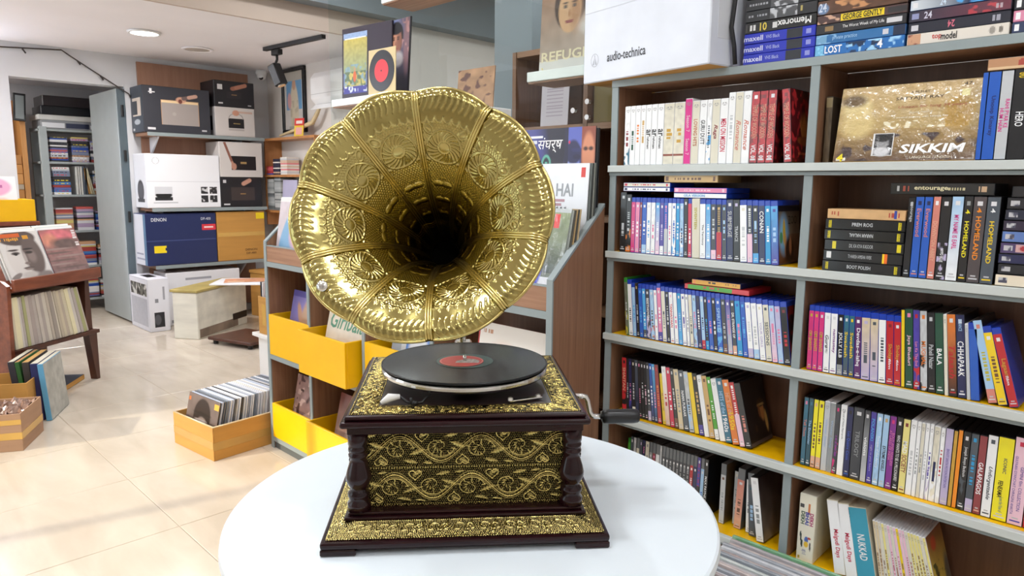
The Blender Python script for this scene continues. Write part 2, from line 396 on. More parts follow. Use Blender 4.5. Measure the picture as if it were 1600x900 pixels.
# ceiling lights; added fill lamps in the high ceiling get the same fixture
for k, (lx, ly, lp) in enumerate(FAR_LIGHTS+NEAR_LIGHTS):
    z = H_FAR if k < 3 else H_NEAR
    where = ['above the boxes on the far wall shelves', 'in the low ceiling left of the rack', 'in the low ceiling by the front wall'][k] if k < 3 else 'unseen in the high ceiling, %s of its group' % ORD[k-3]
    t = empty('downlight', 'round lit white downlight '+where, 'ceiling light', (lx, ly, z), group='ceiling downlights')
    obj('bezel', MB().lathe([(.098, 0), (.118, -.004), (.112, -.016), (.096, -.016), (.096, 0)], 32), WHITEP, t, smooth=True)
    obj('diffuser', MB().lathe([(0, -.012), (.096, -.012), (.096, -.002), (0, -.002)], 32), mat('lit_diffuser', 'ffffff', .5, emit=('fffaf2', 14)), t)
t = empty('ceiling_speaker', 'flat round white ceiling speaker grille near the camera dome', 'speaker', (-6.28, 2.5, H_FAR))
obj('bezel', MB().lathe([(.10, 0), (.125, -.003), (.12, -.012), (.1, -.012), (.1, 0)], 32), CEILM, t, smooth=True)
obj('grille', MB().lathe([(0, -.008), (.1, -.008), (.1, -.001), (0, -.001)], 32), mat('grille_grey', 'b9b0a8', .7), t)
# tube light on the left wall, beyond the left edge of the frame; a second is added to brighten the ceiling
for y0 in (.33, -2.3):
    t = empty('tube_light', 'white wall tube light high on the left wall, %s' % ('nearer the doorway' if y0 > -1 else 'unseen, nearer the shop window'), 'wall lamp', (-7.06, y0, 2.24))
    obj('batten', B(-.038, 0, -.6, .6, -.03, .03), WHITEP, t, .004); obj('tube', MB().tube([(.03, -.57, 0), (.03, .57, 0)], .014, 12), mat('lit_tube', 'ffffff', .5, emit=('e6edff', 190)), t, smooth=True)
    for yy in (-.585, .585): obj('socket', B(0, .045, yy-.014, yy+.014, -.02, .02), WHITEP, t)
# dome camera on the corner
t = empty('security_camera', 'small white dome security camera under the ceiling corner', 'camera', (-6.98, 3.40, H_FAR))
obj('housing', MB().lathe([(0, 0), (.05, 0), (.055, -.03), (.05, -.05), (0, -.05)], 20), WHITEP, t, smooth=True)
obj('dome', MB().lathe([(.047, -.051)]+[(.047*math.cos(a), -.051-.047*math.sin(a)) for a in (.3, .6, .9, 1.2, 1.57)], 20), WHITEP, t, smooth=True)
obj('lens', MB().lathe([(0, 0), (.022, 0), (.018, -.016), (0, -.016)], 16), BLACKP, t, loc=(.03, -.02, -.075), rot=(.7, .9, 0))
# track light
t = empty('track_light', 'black ceiling track with one tilted black spotlight head', 'track light', (-5.37, 2.89, H_FAR))
obj('rail', B(-.42, .42, -.018, .018, -.03, -.001), BLACKM, t, rot=(0, 0, .075))
obj('adapter', B(-.33, -.21, -.022, .022, -.075, -.031), BLACKM, t, .004)
obj('arm', MB().tube([(-.27, 0, -.07), (-.27, 0, -.11), (-.295, 0, -.135), (-.295, 0, -.165)], .011), BLACKM, t, smooth=True)
hd = obj('lamp_head', MB().box(-.042, .042, -.042, .042, -.09, .09), BLACKM, t, .009, loc=(-.262, -.005, -.235), rot=(.1, -.36, .3))
obj('lens', MB().lathe([(0, 0), (.033, 0), (.033, -.004), (0, -.004)], 20), CHROME, hd, loc=(0, 0, -.091))
# fairy-light wire sagging along the far wall
wp = [(-7.085, -1.6, 2.36), (-7.085, .6, 2.39), (-7.085, 1.25, 2.385), (-7.085, 1.68, 2.418), (-7.08, 1.72, 2.39), (-7.075, 1.86, 2.30), (-7.07, 2.07, 2.17), (-7.05, 2.175, 2.10), (-7.06, 2.21, 2.02), (-7.06, 2.235, 1.9), (-7.05, 2.262, 1.80)]
wm = MB().tube(wp, .006, 6)
for p in ((-7.08, 1.40, 2.39), (-7.075, 1.79, 2.345), (-7.07, 1.96, 2.235), (-7.055, 2.235, 1.9)):
    wm.tube([p, (p[0]+.01, p[1]+.02, p[2]-.035)], .007, 6)
tag(obj('light_string', wm, mcol('3a3230'), smooth=True), 'dark string-light wire sagging over the doorway', 'wire')

# ------------------------------------------------------------------ wall shelf with boxed speakers (far wall)
t = empty('speaker_shelf', 'brown panel with three grey-edged shelves of boxed speakers', 'shelf', (0, 0, 0))
obj('back_panel', B(-7.098, -7.075, 2.265, 3.30, .08, 2.395), PANELW, t)
SHX = -6.74
for z in (1.755, 1.085, .565):
    s = obj('shelf_board', B(-7.074, SHX-.006, 2.215, 3.285, z-.028, z), WOODH, t)
    obj('edge_band', B(SHX-.006, SHX, 2.21, 3.29, z-.03, z+.001), GREY, s)
    for y in (2.33, 3.1): obj('bracket', MB().prism([(-7.07, z-.03), (-6.85, z-.03), (-7.07, z-.2)], 1, y, y+.015), WALLM, t)
def pbox(name, label, x0, x1, y0, y1, z0, z1, material, group=None, bevel=.004):
    """carton standing with its base at z0; front face looks +X"""
    cx, cy = (x0+x1)/2, (y0+y1)/2
    o = obj(name, MB().box(x0-cx, x1-cx, y0-cy, y1-cy, 0, z1-z0), material, None, bevel, loc=(cx, cy, z0))
    return tag(o, label, 'box', group)
R90 = (0, 0, math.pi/2)       # a print facing +X, reading along +Y
def front_print(o, A, y0, w, z0, h, x, mt=ART, name='box_print'):
    return art_obj(name, A, w, h, o, (x, y0, z0), R90, mt)
def side_print(o, A, x0, w, z0, h, y, mt=ART, name='box_print'):
    return art_obj(name, A, w, h, o, (x0, y, z0), (0, 0, 0), mt)
FM90 = lambda x, y, z: Matrix.Translation((x, y, z)) @ Matrix.Rotation(math.pi/2, 4, 'Z') @ RX
# big black speaker carton
o = pbox('speaker_carton', 'large charcoal speaker carton with picture of a beige speaker', -7.07, -6.76, 2.19, 2.775, 1.7565, 2.16, mcol('2e3038'), 'boxes on the wall shelves')
A = Art(116, 80, '33343c')
A.rect(.1, .84, .14, .95, 'e8e8ea').rect(.09, .86, .18, .89, 'd8d8da').rect(.05, .05, .16, .1, 'd5d5d8').rect(.86, .06, .94, .1, 'c0c0c4')
A.rect(.26, .17, .83, .72, 'b8926e').rect(.27, .18, .82, .66, '9c938f').rect(.27, .66, .82, .71, 'e4c89c').ell(.45, .42, .03, .04, 'a89f9a')
A.ell(.56, .74, .075, .07, 'c89880', .3).ell(.55, .71, .03, .05, '6e3a30', .3)
for q in range(12): A.ell(.6+q*.017, .78+q*.0065, .03, .04, 'c29a88' if q > 4 else '6b5a58', .3)
front_print(o, A, -.29, .58, .003, .395, .1558)
A = Art(40, 60, '3a424c'); A.rect(.15, .35, .85, .75, 'c9bcae').rect(.15, .38, .55, .68, '2c333c').ell(.5, .22, .25, .06, 'aab0b6').rect(.1, .04, .25, .08, 'c9c9cc')
side_print(o, A, -.15, .3, .003, .395, -.2931)
# black carton over white carton
o = pbox('speaker_carton', 'white speaker carton with picture of small black amplifier, upper shelf', -7.07, -6.76, 2.82, 3.205, 1.7565, 2.028, mcol('cfcac8'), 'boxes on the wall shelves')
A = Art(80, 56, 'cdc7c4'); A.rect(.33, .28, .72, .62, '17151a').rect(.45, .42, .62, .47, '8f7a4a').rect(.33, .2, .72, .26, 'b3adab')
for q in range(30):
    a = math.pi*q/29; A.ell(.52+.18*math.cos(a), .62+.18*math.sin(a), .012, .016, '9a9592', .3)
A.ell(.52, .82, .09, .1, 'c48f78', .2).rect(.6, .82, .95, .9, 'c8aa9c')
front_print(o, A, -.19, .38, .003, .265, .1558)
A = Art(20, 20, 'b9b6b8'); A.rect(.2, .2, .8, .7, '22232a'); side_print(o, A, -.15, .3, .003, .265, -.1931)
o = pbox('speaker_carton', 'black speaker carton stacked on the white amplifier carton', -7.07, -6.76, 2.82, 3.21, 2.0285, 2.27, mcol('1c1b20'), 'boxes on the wall shelves')
A = Art(80, 50, '1e1d22'); A.rect(.08, .66, .2, .86, 'd8d8da').rect(.09, .1, .2, .16, 'c8c8ca').rect(.84, .08, .92, .12, 'b0b0b2').rect(.3, .35, .68, .6, '28242a').rect(.42, .46, .56, .49, '8a6f4a')
for q in range(14): A.ell(.46+q*.025, .72+q*.013, .06 if q < 8 else .045, .075, 'b07862' if q > 3 else 'a06a55', .3)
front_print(o, A, -.19, .38, .003, .235, .1558)
# big white turntable carton
o = pbox('turntable_carton', 'large white carton printed with a turntable and four photos', -7.07, -6.76, 2.18, 2.835, 1.0865, 1.57, mcol('eceef2'), 'boxes on the wall shelves')
A = Art(130, 96, 'eceef3'); A.rect(0, .49, 1, .495, 'd4d6dc')
for rr, c in ((.062, 'b5b8bf'), (.055, 'eceef3')): A.ell(.13, .88, rr*.74, rr, c, .1)
A.rect(.128, .84, .132, .92, 'b5b8bf').rect(.1, .14, .33, .2, '2a2a2e').ell(.215, .24, .11, .07, '1a1a1c').rect(.1, .26, .33, .4, 'd2d4da').rect(.08, .08, .4, .1, 'bfc2c8')
for a, b in ((.72, .26), (.85, .26), (.72, .09), (.85, .09)): A.rect(a, b, a+.1, b+.14, '26262a').blotch('d0d0d2', 4, .6, int(a*100+b*10), (a, b, a+.1, b+.14))
front_print(o, A, -.326, .652, .003, .475, .1558)
A = Art(40, 60, 'dcdee4'); A.rect(.2, .1, .8, .16, '44464c').ell(.5, .32, .28, .2, '3a3a40').ell(.5, .32, .22, .15, '55565c'); side_print(o, A, -.15, .3, .003, .475, -.3281)
# white over black amplifier cartons
o = pbox('speaker_carton', 'black carton with dark amplifier picture, middle shelf right end', -7.07, -6.76, 2.84, 3.25, 1.0865, 1.3715, mcol('1b1a1e'), 'boxes on the wall shelves')
A = Art(80, 56, '1c1b1f'); A.rect(.24, .22, .82, .68, '3d3432').rect(.46, .42, .6, .46, '9a7a4a').rect(.05, .82, .13, .93, 'c9c9cc').rect(.05, .06, .2, .1, 'c9c9cc')
for q in range(10): A.ell(.55+q*.017, .8+q*.013, .05, .07, 'c2917c', .3)
front_print(o, A, -.2, .4, .003, .275, .1558)
o = pbox('speaker_carton', 'white carton with black amplifier and strap picture, on black carton', -7.07, -6.76, 2.842, 3.268, 1.3725, 1.705, mcol('d9d4d1'), 'boxes on the wall shelves')
A = Art(84, 66, 'd3cecb'); A.rect(.26, .2, .84, .6, '141318').rect(.48, .38, .62, .44, 'a88a55')
for q in range(26): A.ell(.12+q*.008, .98-q*.028, .03, .03, '8c5b4b' if q < 20 else 'c08d78', .3)
A.ell(.32, .3, .06, .1, 'c08d78', .3)
front_print(o, A, -.21, .42, .003, .326, .1558)
# navy carton and brown carton
o = pbox('amplifier_carton', 'navy blue amplifier carton with yellow tag, bottom shelf', -7.07, -6.76, 2.15, 2.775, .5665, 1.035, mcol('1d2a5e'), 'boxes on the wall shelves')
A = Art(124, 92, '1c2958'); A.rect(0, .47, 1, .485, '3a4576').rect(.1, .24, .27, .38, 'efd31c').rect(.25, .28, .3, .34, '1c2958').rect(.79, .66, 1, .78, 'd43440').rect(.82, .71, .96, .74, 'f0d0d0')
front_print(o, A, -.312, .624, .003, .46, .1558)
text('DENON', o, FM90(.157, -.2, .415), .13, .032, 'dfe2ea', bold=.01)
text('DP-400', o, FM90(.157, .22, .415), .09, .025, 'dfe2ea')
A = Art(30, 60, 'd9dbe4'); A.rect(.1, .1, .9, .14, '9a9eb2').rect(.1, .2, .7, .23, '9a9eb2').rect(.8, 0, 1, 1, '5d7f9e'); side_print(o, A, -.15, .3, .003, .46, -.3131)
o = pbox('amplifier_carton', 'plain brown carton with yellow corner tag, bottom shelf', -7.07, -6.76, 2.785, 3.265, .5665, 1.04, CARD, 'boxes on the wall shelves')
obj('tape_seam', B(.1552, .1562, -.235, .235, .235, .275), TAPE, o)
obj('sticker', B(.1552, .1566, .15, .235, .40, .46), mcol('f0d21c'), o)
text('DENON', o, FM90(.1575, .09, .1), .12, .022, '5a3d18'); text('DP-400', o, FM90(.1575, .09, .065), .1, .02, '5a3d18')

# ------------------------------------------------------------------ cartons and chest on the floor
o = pbox('speaker_carton', 'white speaker carton standing on the floor by the steel door', -7.05, -6.565, 2.072, 2.245, 0, .475, mcol('e6e6ee'))
A = Art(60, 60, 'c9cbd2'); A.rect(.02, .02, .98, .98, 'dcdde4').rect(.06, .08, .94, .62, 'b7b9c0').noise(.06, 2, 4)
A.rect(.06, .66, .94, .9, '77786f').blotch('2c2c2c', 4, .5, 3, (.06, .66, .94, .9)).blotch('c9c9c4', 4, .66, 9, (.06, .66, .94, .9)); side_print(o, A, -.24, .48, .004, .466, -.0873)
A = Art(30, 80, 'e4e4ec'); A.rect(.25, .08, .72, .36, '26262c').ell(.4, .22, .16, .1, '55565c').rect(.3, .55, .45, .62, '88888f').rect(.7, .6, .8, .85, 'a0a0a8'); front_print(o, A, -.085, .17, .004, .466, .2433)
obj('handle_slot', B(-.1, .1, -.04, .04, .4752, .4756), BLACKP, o)
o = pbox('turntable_carton', 'wide white carton on the floor behind the painted chest', -7.06, -6.75, 2.29, 2.98, 0.0, .49, mcol('e9e9ee'))
A = Art(130, 90, 'e6e6ec'); A.ell(.17, .25, .07, .28, '2c2c33', .1).rect(.04, .05, .2, .1, '9a9aa2').rect(.25, .86, .6, .9, '9fa0a8'); front_print(o, A, -.34, .68, .004, .48, .1558)
obj('foot_block', B(.12, .154, -.344, .344, .0005, .05), mcol('7d7f78'), o)
ch = empty('painted_chest', 'cream painted wooden chest with gold lid and scuffed base', 'chest', (-5.994, 2.269, 0), math.atan2(.607, -.423))
# local x = along the long side (away from the camera), y to the left of it
obj('body', MB().box(0, .76, 0, .23, 0, .40), mat('chipped_cream_paint', 'ddd9cc', .6, var=.16, scale=(6, 2, 9), bump=.3), ch, .006)
obj('dark_base', B(.02, .6, -.002, .001, .01, .085), mat('scuffed_base', '7d6b5c', .7, var=.4, scale=(5, 5, 5)), ch)
obj('drawer_gap', B(.52, .75, -.003, .001, .07, .13), BLACKP, ch)
obj('lid', B(-.012, .775, -.014, .245, .401, .425), mat('gold_worn_paint', 'b09d5c', .45, var=.2, scale=(5, 5, 5)), ch, .004)
m_ = obj('white_board', B(-.36, .36, -.2, .2, 0, .012), WHITE, None, .002, loc=(-6.12, 2.86, .4265), rot=(0, 0, .9)); tag(m_, 'white card sheet lying on the painted chest', 'board')
m_ = obj('magazine', B(-.17, .17, -.13, .13, 0, .010), WHITE, None, .001, loc=(-6.15, 2.76, .439), rot=(0, 0, 1.1)); tag(m_, 'orange-covered magazine lying on the white sheet', 'magazine')
A = Art(34, 26, 'd79a78').noise(.25, 3, 5); A.rect(.1, .1, .5, .4, 'e5c2a8'); art_obj('cover_print', A, .34, .26, m_, (-.17, -.13, .0104), (-math.pi/2, 0, 0))
m_ = obj('wood_shelf_board', B(-.3, .3, -.13, .13, 0, .03), WOODH, None, .002, loc=(-6.52, 3.28, .4315), rot=(0, 0, .2))
m_.data.materials.clear(); m_.data.materials.append(CARD); tag(m_, 'tan board lying behind the chest under the shelves', 'board')
sp = obj('carton', B(-.3, .3, -.12, .12, 0, .43), CARD, None, .004, loc=(-6.52, 3.28, 0), rot=(0, 0, .2)); tag(sp, 'tall brown carton behind the chest carrying the tan board', 'box')
# low dark trolley
t = empty('low_trolley', 'low dark brown wooden trolley on small castors by the chest', 'trolley', (-5.62, 2.53, 0), .3)
obj('board', B(-.25, .25, -.2, .2, .035, .06), DARKW, t, .004)
for x in (-.2, .2):
    for y in (-.16, .16): obj('castor', MB().lathe([(0, 0), (.02, 0), (.02, .034), (0, .034)], 10), BLACKP, t, loc=(x, y, 0.0))

# ------------------------------------------------------------------ stockroom shelving seen through the doorway
t = empty('steel_rack', 'grey steel stockroom rack filled with disc stacks, seen through the doorway', 'rack', (-8.2, 1.70, 0))
for y in (0, .90): obj('upright', B(-.05, 0, y, y+.065, 0, 1.845), STEEL, t, .002); obj('rear_upright', B(-.4, -.36, y, y+.065, 0, 1.845), STEEL, t)
SZ = [1.825, 1.508, 1.183, .822, .46, .12]
for z in SZ: obj('shelf_board', B(-.40, -.002, .0, .965, z-.022, z), STEEL, t, .002)
r = random.Random(5)
PALC = ['2a4fa8', 'e9e9ee', 'c9605a', 'd8c878', '33333a', '7f8aa6', 'd9d9df', 'b49fc0', '4a7fc0', 'd0a07a', 'a8423c', 'f0f0f0', '6b6fae', 'c8ccd6']
STK = []
sname = ['second', 'third', 'fourth', 'fifth', 'lowest']
for si, z in enumerate(SZ[1:]):
    for ci, (y0, wd) in enumerate(((.085, .15), (.27, .15), (.44, .14))):
        if si == 1 and ci == 1: continue
        top = [.26, .27, .235, .24, .2][si]-.03*(ci == 2); zz = z+.0008; k = 0
        while zz < z+top-.02:
            h = r.choice([.014, .015, .024, .03, .014]); c = r.choice(PALC)
            if si > 1:
                yy = 1.70+y0; STK.append(((-8.355, -8.215, yy, yy+wd, zz, zz+h-.0012), c)); zz += h; continue
            o = obj('disc_case', B(-.07, .07, -wd/2, wd/2, 0, h-.0012), mcol(c, .35), None, .001, loc=(-8.2-.085, 1.70+y0+wd/2+r.uniform(-.004, .004), zz))
            k += 1
            tag(o, '%s disc case from the bottom, %s stack, %s steel rack shelf down' % (ORD[k-1], ['left', 'middle', 'right'][ci], sname[si]), 'disc case', 'disc stacks on the stockroom rack')
            if r.random() < .7:
                A = Art(14, 3, c); A.marks(.1, .3, .9, .7, r.choice(['ffffff', '20202a', 'e7d23c', 'd04040']), 8, False, k)
                art_obj('spine_print', A, wd-.004, h-.003, o, (.0704, -wd/2+.002, .0008), R90)
            zz += h
stuff_boxes('disc_case_stacks', STK, 'dense disc stacks on the lower shelves of the stockroom rack', 'disc cases')
for q, (c, lean) in enumerate((('d8d8d4', 0), ('c8c8c6', 0), ('e0ded8', 0), ('5b6470', 0), ('3f4852', 0), ('a5763a', 8), ('d8c9a0', 10), ('c9c2a6', 12))):
    o = obj('record_sleeve', B(-.28, 0, 0, .016, 0, .28 if q < 5 else .265), mcol(c, .5), None, .001, loc=(-8.205, 1.985+q*.021, 1.1845+(0 if q < 5 else .016*math.sin(math.radians(lean)))), rot=(math.radians(lean), 0, 0))
    tag(o, 'sleeve standing on the third steel rack shelf, %s from left' % ORD[q], 'record', 'sleeves on the stockroom rack')
# turntables and boxes stacked on top of the rack
zz = 1.826
for q, (h, y0, y1, c, nm, lab) in enumerate(((.085, .02, .72, '8d9094', 'equipment_box', 'grey box with white and navy labels on the steel rack top'), (.05, .0, .70, 'd2d2cf', 'turntable', 'pale turntable plinth on the grey box atop the steel rack'), (.085, .03, .70, '14161c', 'amplifier', 'glossy black amplifier on the pale turntable plinth'), (.10, .05, .68, '2b2528', 'equipment_box', 'dark brown box topping the steel rack stack'))):
    o = obj(nm, B(-.36, 0, 0, y1-y0, 0, h-.001), mcol(c, .3), None, .004, loc=(-8.205, 1.70+y0, zz)); tag(o, lab, 'box' if 'box' in nm else nm)
    if q == 0:
        A = Art(60, 8, '8d9094'); A.rect(.0, .1, .28, .7, 'e6e8ee').rect(.3, .1, .6, .8, '2b3350').rect(.62, .1, .95, .6, 'dfe2e8'); art_obj('label_print', A, .68, .075, o, (.0005, .01, .003), R90)
    zz += h
# brown cabinet and framed picture on the left inside the stockroom
t = empty('brown_cabinet', 'brown open cabinet of folded cartons beside the steel rack', 'cabinet', (-8.3, 1.25, 0))
obj('body', MB().box(-.5, -.45, 0, .34, 0, 2.1).box(-.45, 0, 0, .025, 0, 2.1).box(-.45, 0, .315, .36, 0, 2.1), woodmat('tan_board', 'b17b44', 'c58d52', (30, 30, 3)), t)
for z in (.3, .75, 1.1): obj('shelf_board', B(-.45, -.01, .025, .315, z-.02, z), CARD, t)
for q, (z, h) in enumerate(((1.101, .13), (1.232, .05), (1.283, .1), (1.384, .09), (1.475, .09))):
    o = obj('folded_carton', B(-.19, .19, -.14, .14, 0, h-.001), mcol(['b07a42', 'a89a88', 'c08a50', 'b98146', 'a87440'][q], .7), None, .003, loc=(-8.5, 1.42, z))
    tag(o, '%s carton from bottom in the brown cabinet beyond the doorway' % ORD[q], 'box', 'cartons in the brown cabinet')
t = empty('framed_picture', 'grey picture in black frame on the brown cabinet end', 'picture', (-8.28, 1.51, 1.89))
obj('frame', B(0, .03, 0, .10, 0, .26), BLACKP, t, .003, rot=(-.06, 0, 0)); obj('picture', B(.0302, .0312, .015, .085, .02, .24), mcol('7d8486'), t, rot=(-.06, 0, 0))

# ------------------------------------------------------------------ yellow bin on a dark stand behind the wooden rack
t = empty('display_stand', 'dark brown stand under the yellow bin behind the wooden rack', 'stand', (-6.28, .90, 0))
obj('body', B(-.17, .17, -.3, .3, 0, 1.0), DARKW, t, .004); obj('top', B(-.19, .19, -.32, .32, 1.001, 1.03), REDW, t, .003)
def ybin(name, label, x, y, z, wx, dy, hz, rz=0, group='yellow record bins', th=.012):
    """open-topped bin, front face at local y=0 (facing -Y), left at x=0"""
    t = empty(name, label, 'bin', (x, y, z), rz, group)
    obj('front_board', B(0, wx, 0, th, 0, hz), YEL, t, .0015)
    for xx in (0, wx-th): obj('side_board', B(xx, xx+th, th+.0003, dy, 0, hz), YEL, t, .0015)
    obj('back_board', B(th+.0003, wx-th-.0003, dy-th, dy, 0, hz), YEL, t, .0015)
    obj('base_board', B(th+.0003, wx-th-.0003, th+.0003, dy-th-.0003, 0, th), YEL, t)
    return t
b = ybin('yellow_bin', 'yellow bin behind the wooden rack holding a pink and white sleeve', -6.10, .60, 1.031, .60, .36, .155, math.pi/2)
A = Art(60, 60, 'e9e6ea'); A.ell(.5, .75, .4, .22, 'e2a6c8', .2).ell(.45, .35, .25, .25, 'd3d6e6', .3).ell(.7, .3, .2, .2, 'e8c7b8', .3).marks(.25, .72, .75, .8, 'b0649a', 8, False, 1)
o = obj('record_sleeve', B(0, .31, 0, .004, 0, .312), WHITE, None, .0008, loc=(-6.14, .80, 1.044), rot=(-.18, 0, math.pi/2)); tag(o, 'pink and white sleeve standing in the bin behind the rack', 'record')
art_obj('cover_print', A, .31, .312, o, (0, -.0004, 0))

# ------------------------------------------------------------------ wooden record rack at the left
RK = Matrix.Translation((-4.812, .689, 0)) @ Matrix.Rotation(math.atan2(.8192, -.5736), 4, 'Z')
RZ = math.atan2(.8192, -.5736)
def rk(x, y, z): v = RK @ Vector((x, y, z)); return (v.x, v.y, v.z)
t = empty('record_rack', 'red-brown wooden record rack with sloping tray and lower shelf', 'rack', rk(0, 0, 0), RZ)
for x0 in (.10,): obj('end_panel', MB().prism([(.0, 0), (.46, 0), (.46, 1.0), (.36, 1.0), (-.02, .72)], 0, x0, x0+.026), REDW, t, .002)
obj('leg', MB().prism([(.70, .34), (.775, .34), (.775, 0), (.745, 0)], 1, .0, .05), DARKW, t, .002)
obj('leg', MB().prism([(.70, .34), (.775, .34), (.775, 0), (.745, 0)], 1, .40, .45), DARKW, t, .002)
obj('right_post', MB().prism([(.715, .34), (.775, .34), (.77, .72), (.74, .72)], 1, .03, .40), DARKW, t, .002)
obj('lower_shelf', B(.127, .79, -.01, .42, .315, .338), DARKW, t, .002)
obj('tray_lip', B(.127, .80, -.045, -.022, .69, .758), REDW, t, .003)
obj('tray_board', MB().prism([(-.021, .68), (.43, .93), (.43, .955), (-.021, .705)], 0, .127, .795), REDW, t)
obj('tray_support', B(.127, .79, .40, .44, .34, .95), DARKW, t)
r = random.Random(3)
x = .150; q = 0
LC = ['cfc6ae', 'e4dcb8', 'cfc9c2', 'b3a9a6', 'a8a97a', 'bdb3ab', 'a99d98', 'b5aca6', 'c4bbb2', 'aba19b', 'c9c2b6', 'b8ada0', '9d948c', 'cfc7b8', 'b9ae9c', 'c8bda6', 'b6a99a']
while x < .715:
    th = r.uniform(.013, .03) if q != 1 else .036
    a = math.radians(2.5+11*(x-.15)/.56)
    c = LC[q % len(LC)]
    o = obj('record_sleeve', B(-th/2, th/2, 0, .31, 0, r.uniform(.303, .312)), mcol(c, .6), None, .0012)
    o.matrix_world = RK @ Matrix.Translation((x+th/2*math.cos(a), .004+r.uniform(0, .006), .3392+th/2*math.sin(a))) @ Matrix.Rotation(-a, 4, 'Y')
    tag(o, 'worn cream-grey record sleeve, %s from left on the rack\'s lower shelf' % ORD[q], 'record', 'records on the lower shelf of the wooden rack')
    x += (th+.0012)/math.cos(a); q += 1
def tray_sleeve(x, w, d, label, A, c, hh=.31, group=None):
    o = obj('record_sleeve', B(0, w, 0, .005, 0, hh), mcol(c, .5), None, .0008)
    o.matrix_world = RK @ Matrix.Translation((x, d, .715+.554*(d+.021)+.002)) @ Matrix.Rotation(-math.radians(20), 4, 'X')
    tag(o, label, 'record', group)
    if A: art_obj('cover_print', A, w, hh, o, (0, -.0004, 0), material=ARTG)
    return o
A = Art(80, 80, 'dedad8'); A.ell(.52, .5, .40, .46, '6d605d', .12).ell(.38, .46, .30, .40, 'd8d2cf', .12).ell(.46, .88, .44, .15, '5a4d4a', .15).ell(.70, .52, .24, .40, '6a5c59', .25).ell(.66, .5, .10, .12, '8a7b77', .7)
A.ell(.30, .58, .10, .030, '544a48', .5).ell(.30, .565, .045, .028, '1f1a1a', .4).ell(.27, .645, .13, .018, '4a403d', .4).ell(.62, .58, .09, .028, '332c2a', .5).ell(.62, .65, .12, .018, '2f2826', .5)
A.ell(.49, .47, .035, .13, 'b3a8a4', .7).ell(.50, .37, .07, .025, '7d6f6b', .5).ell(.49, .275, .13, .022, '5c4f4c', .4).ell(.49, .25, .10, .020, '8f817c', .5).ell(.48, .14, .20, .06, 'c9c2be', .6).ell(.12, .12, .16, .05, '8c827f', .3, .4).ell(.85, .10, .20, .08, '8c827f', .5)
A.rect(.03, .90, .55, .98, 'd8642c').marks(.06, .83, .5, .89, 'e0a23c', 9, False, 2).rect(.6, .85, .74, .93, 'd99a2c')
tray_sleeve(.168, .292, -.004, 'black and white portrait sleeve with orange lettering on the rack tray', A, 'd8d2d0')
A = Art(70, 70, '8c7470'); A.grad('7a6462', 'a8716e', 0, 1).ell(.45, .86, .5, .13, 'd2737c', .4).ell(.2, .78, .2, .14, 'd9907a', .6).ell(.6, .68, .4, .12, '6a5552', .6).noise(.22, 5, 6)
for q in range(7): A.ell(.4+.2*math.sin(q*2), .1+q*.08, .4, .02, ['9c8580', '6d5856'][q % 2], .8)
A.marks(.86, .62, .98, .98, 'e4dede', 7, True, 3)
tray_sleeve(.475, .285, -.004, 'sunset seascape sleeve on the rack tray, right of the portrait', A, '7d3a3c')
for q in range(5):
    tray_sleeve(.16+.012*(q % 3), .30, .008+q*.009, 'white-edged sleeve %s behind the portrait sleeve on the rack tray' % ORD[q], None, ['efece8', 'dfe3e8', 'f3efe4', 'd5d2cf'][q % 4], .31, 'sleeves behind the two front covers on the tray')
    tray_sleeve(.472+.008*(q % 3), .285, .008+q*.009, 'white-edged sleeve %s behind the seascape sleeve on the rack tray' % ORD[q], None, ['e6e9ec', 'efece8', 'cfd9dd', 'f3efe4'][q % 4], .31, 'sleeves behind the two front covers on the tray')
# box sets on the floor in front of the rack
def Rf(px, py): return rk(px, py, 0)
for q, (dx, dy, th, hh, a, c, c2, lab) in enumerate((
    (.0, .0, .028, .325, 4, '5fa0c6', None, 'sky blue cloth box set with grey marbled cover on the floor'),
    (-.045, .0, .040, .325, 2, '252a5c', None, 'navy blue box set on the floor beside the sky blue one'),
    (-.095, .01, .034, .33, 3, '3a3533', 'c69a58', 'black box set with tan corners beside the navy one'),
    (-.135, .02, .022, .33, 6, '2e5f2c', 'b98a5a', 'green-spined box set leaning beside the black one'),
    (-.165, .03, .034, .33, 6, '33313a', None, 'dark grey box set at the left end of the floor row'))):
    # spines face the front left; rows run along the depth direction of the rack
    o = obj('box_set', B(-th, 0, 0, .315, 0, hh), mcol(c, .5), None, .002)
    M0 = Matrix.Translation((-4.475+.8192*dx, .872+.5736*dx, .0005+th*0)) @ Matrix.Rotation(math.radians(62), 4, 'Z')
    aa = math.radians(a)
    o.matrix_world = M0 @ Matrix.Translation((-th*math.cos(aa)+th*math.cos(aa), 0, th*math.sin(aa))) @ Matrix.Rotation(-aa, 4, 'Y')
    tag(o, lab, 'box set', 'box sets on the floor by the rack')
    if q == 0:
        A = Art(40, 40, 'a9aaa4').noise(.22, 4, 8).noise(.1, 2, 9); art_obj('cover_print', A, .31, .32, o, (.0005, .0025, .0025), R90)
    if c2: obj('top_edge', B(-th+.002, -.002, .003, .312, hh+.0002, hh+.0012), mcol(c2), o); obj('corner_patch', B(-th+.001, -.001, -.0008, .0, 0.004, .05), mcol(c2), o)
    else: obj('page_edge', B(-th+.003, -.003, .003, .312, hh+.0002, hh+.0010), PAPER, o)
o = obj('box_set', B(-.16, .16, -.16, .16, 0, .035), mcol('39404c'), None, .002, loc=rk(.52, .18, .001), rot=(0, 0, RZ+.35)); tag(o, 'dark flat box set with tan edges lying under the rack', 'box set')
obj('edge_wrap', B(-.161, .162, -.1625, -.1605, .003, .032), CARD, o); obj('edge_wrap', B(.1605, .1625, -.161, .161, .003, .032), CARD, o)
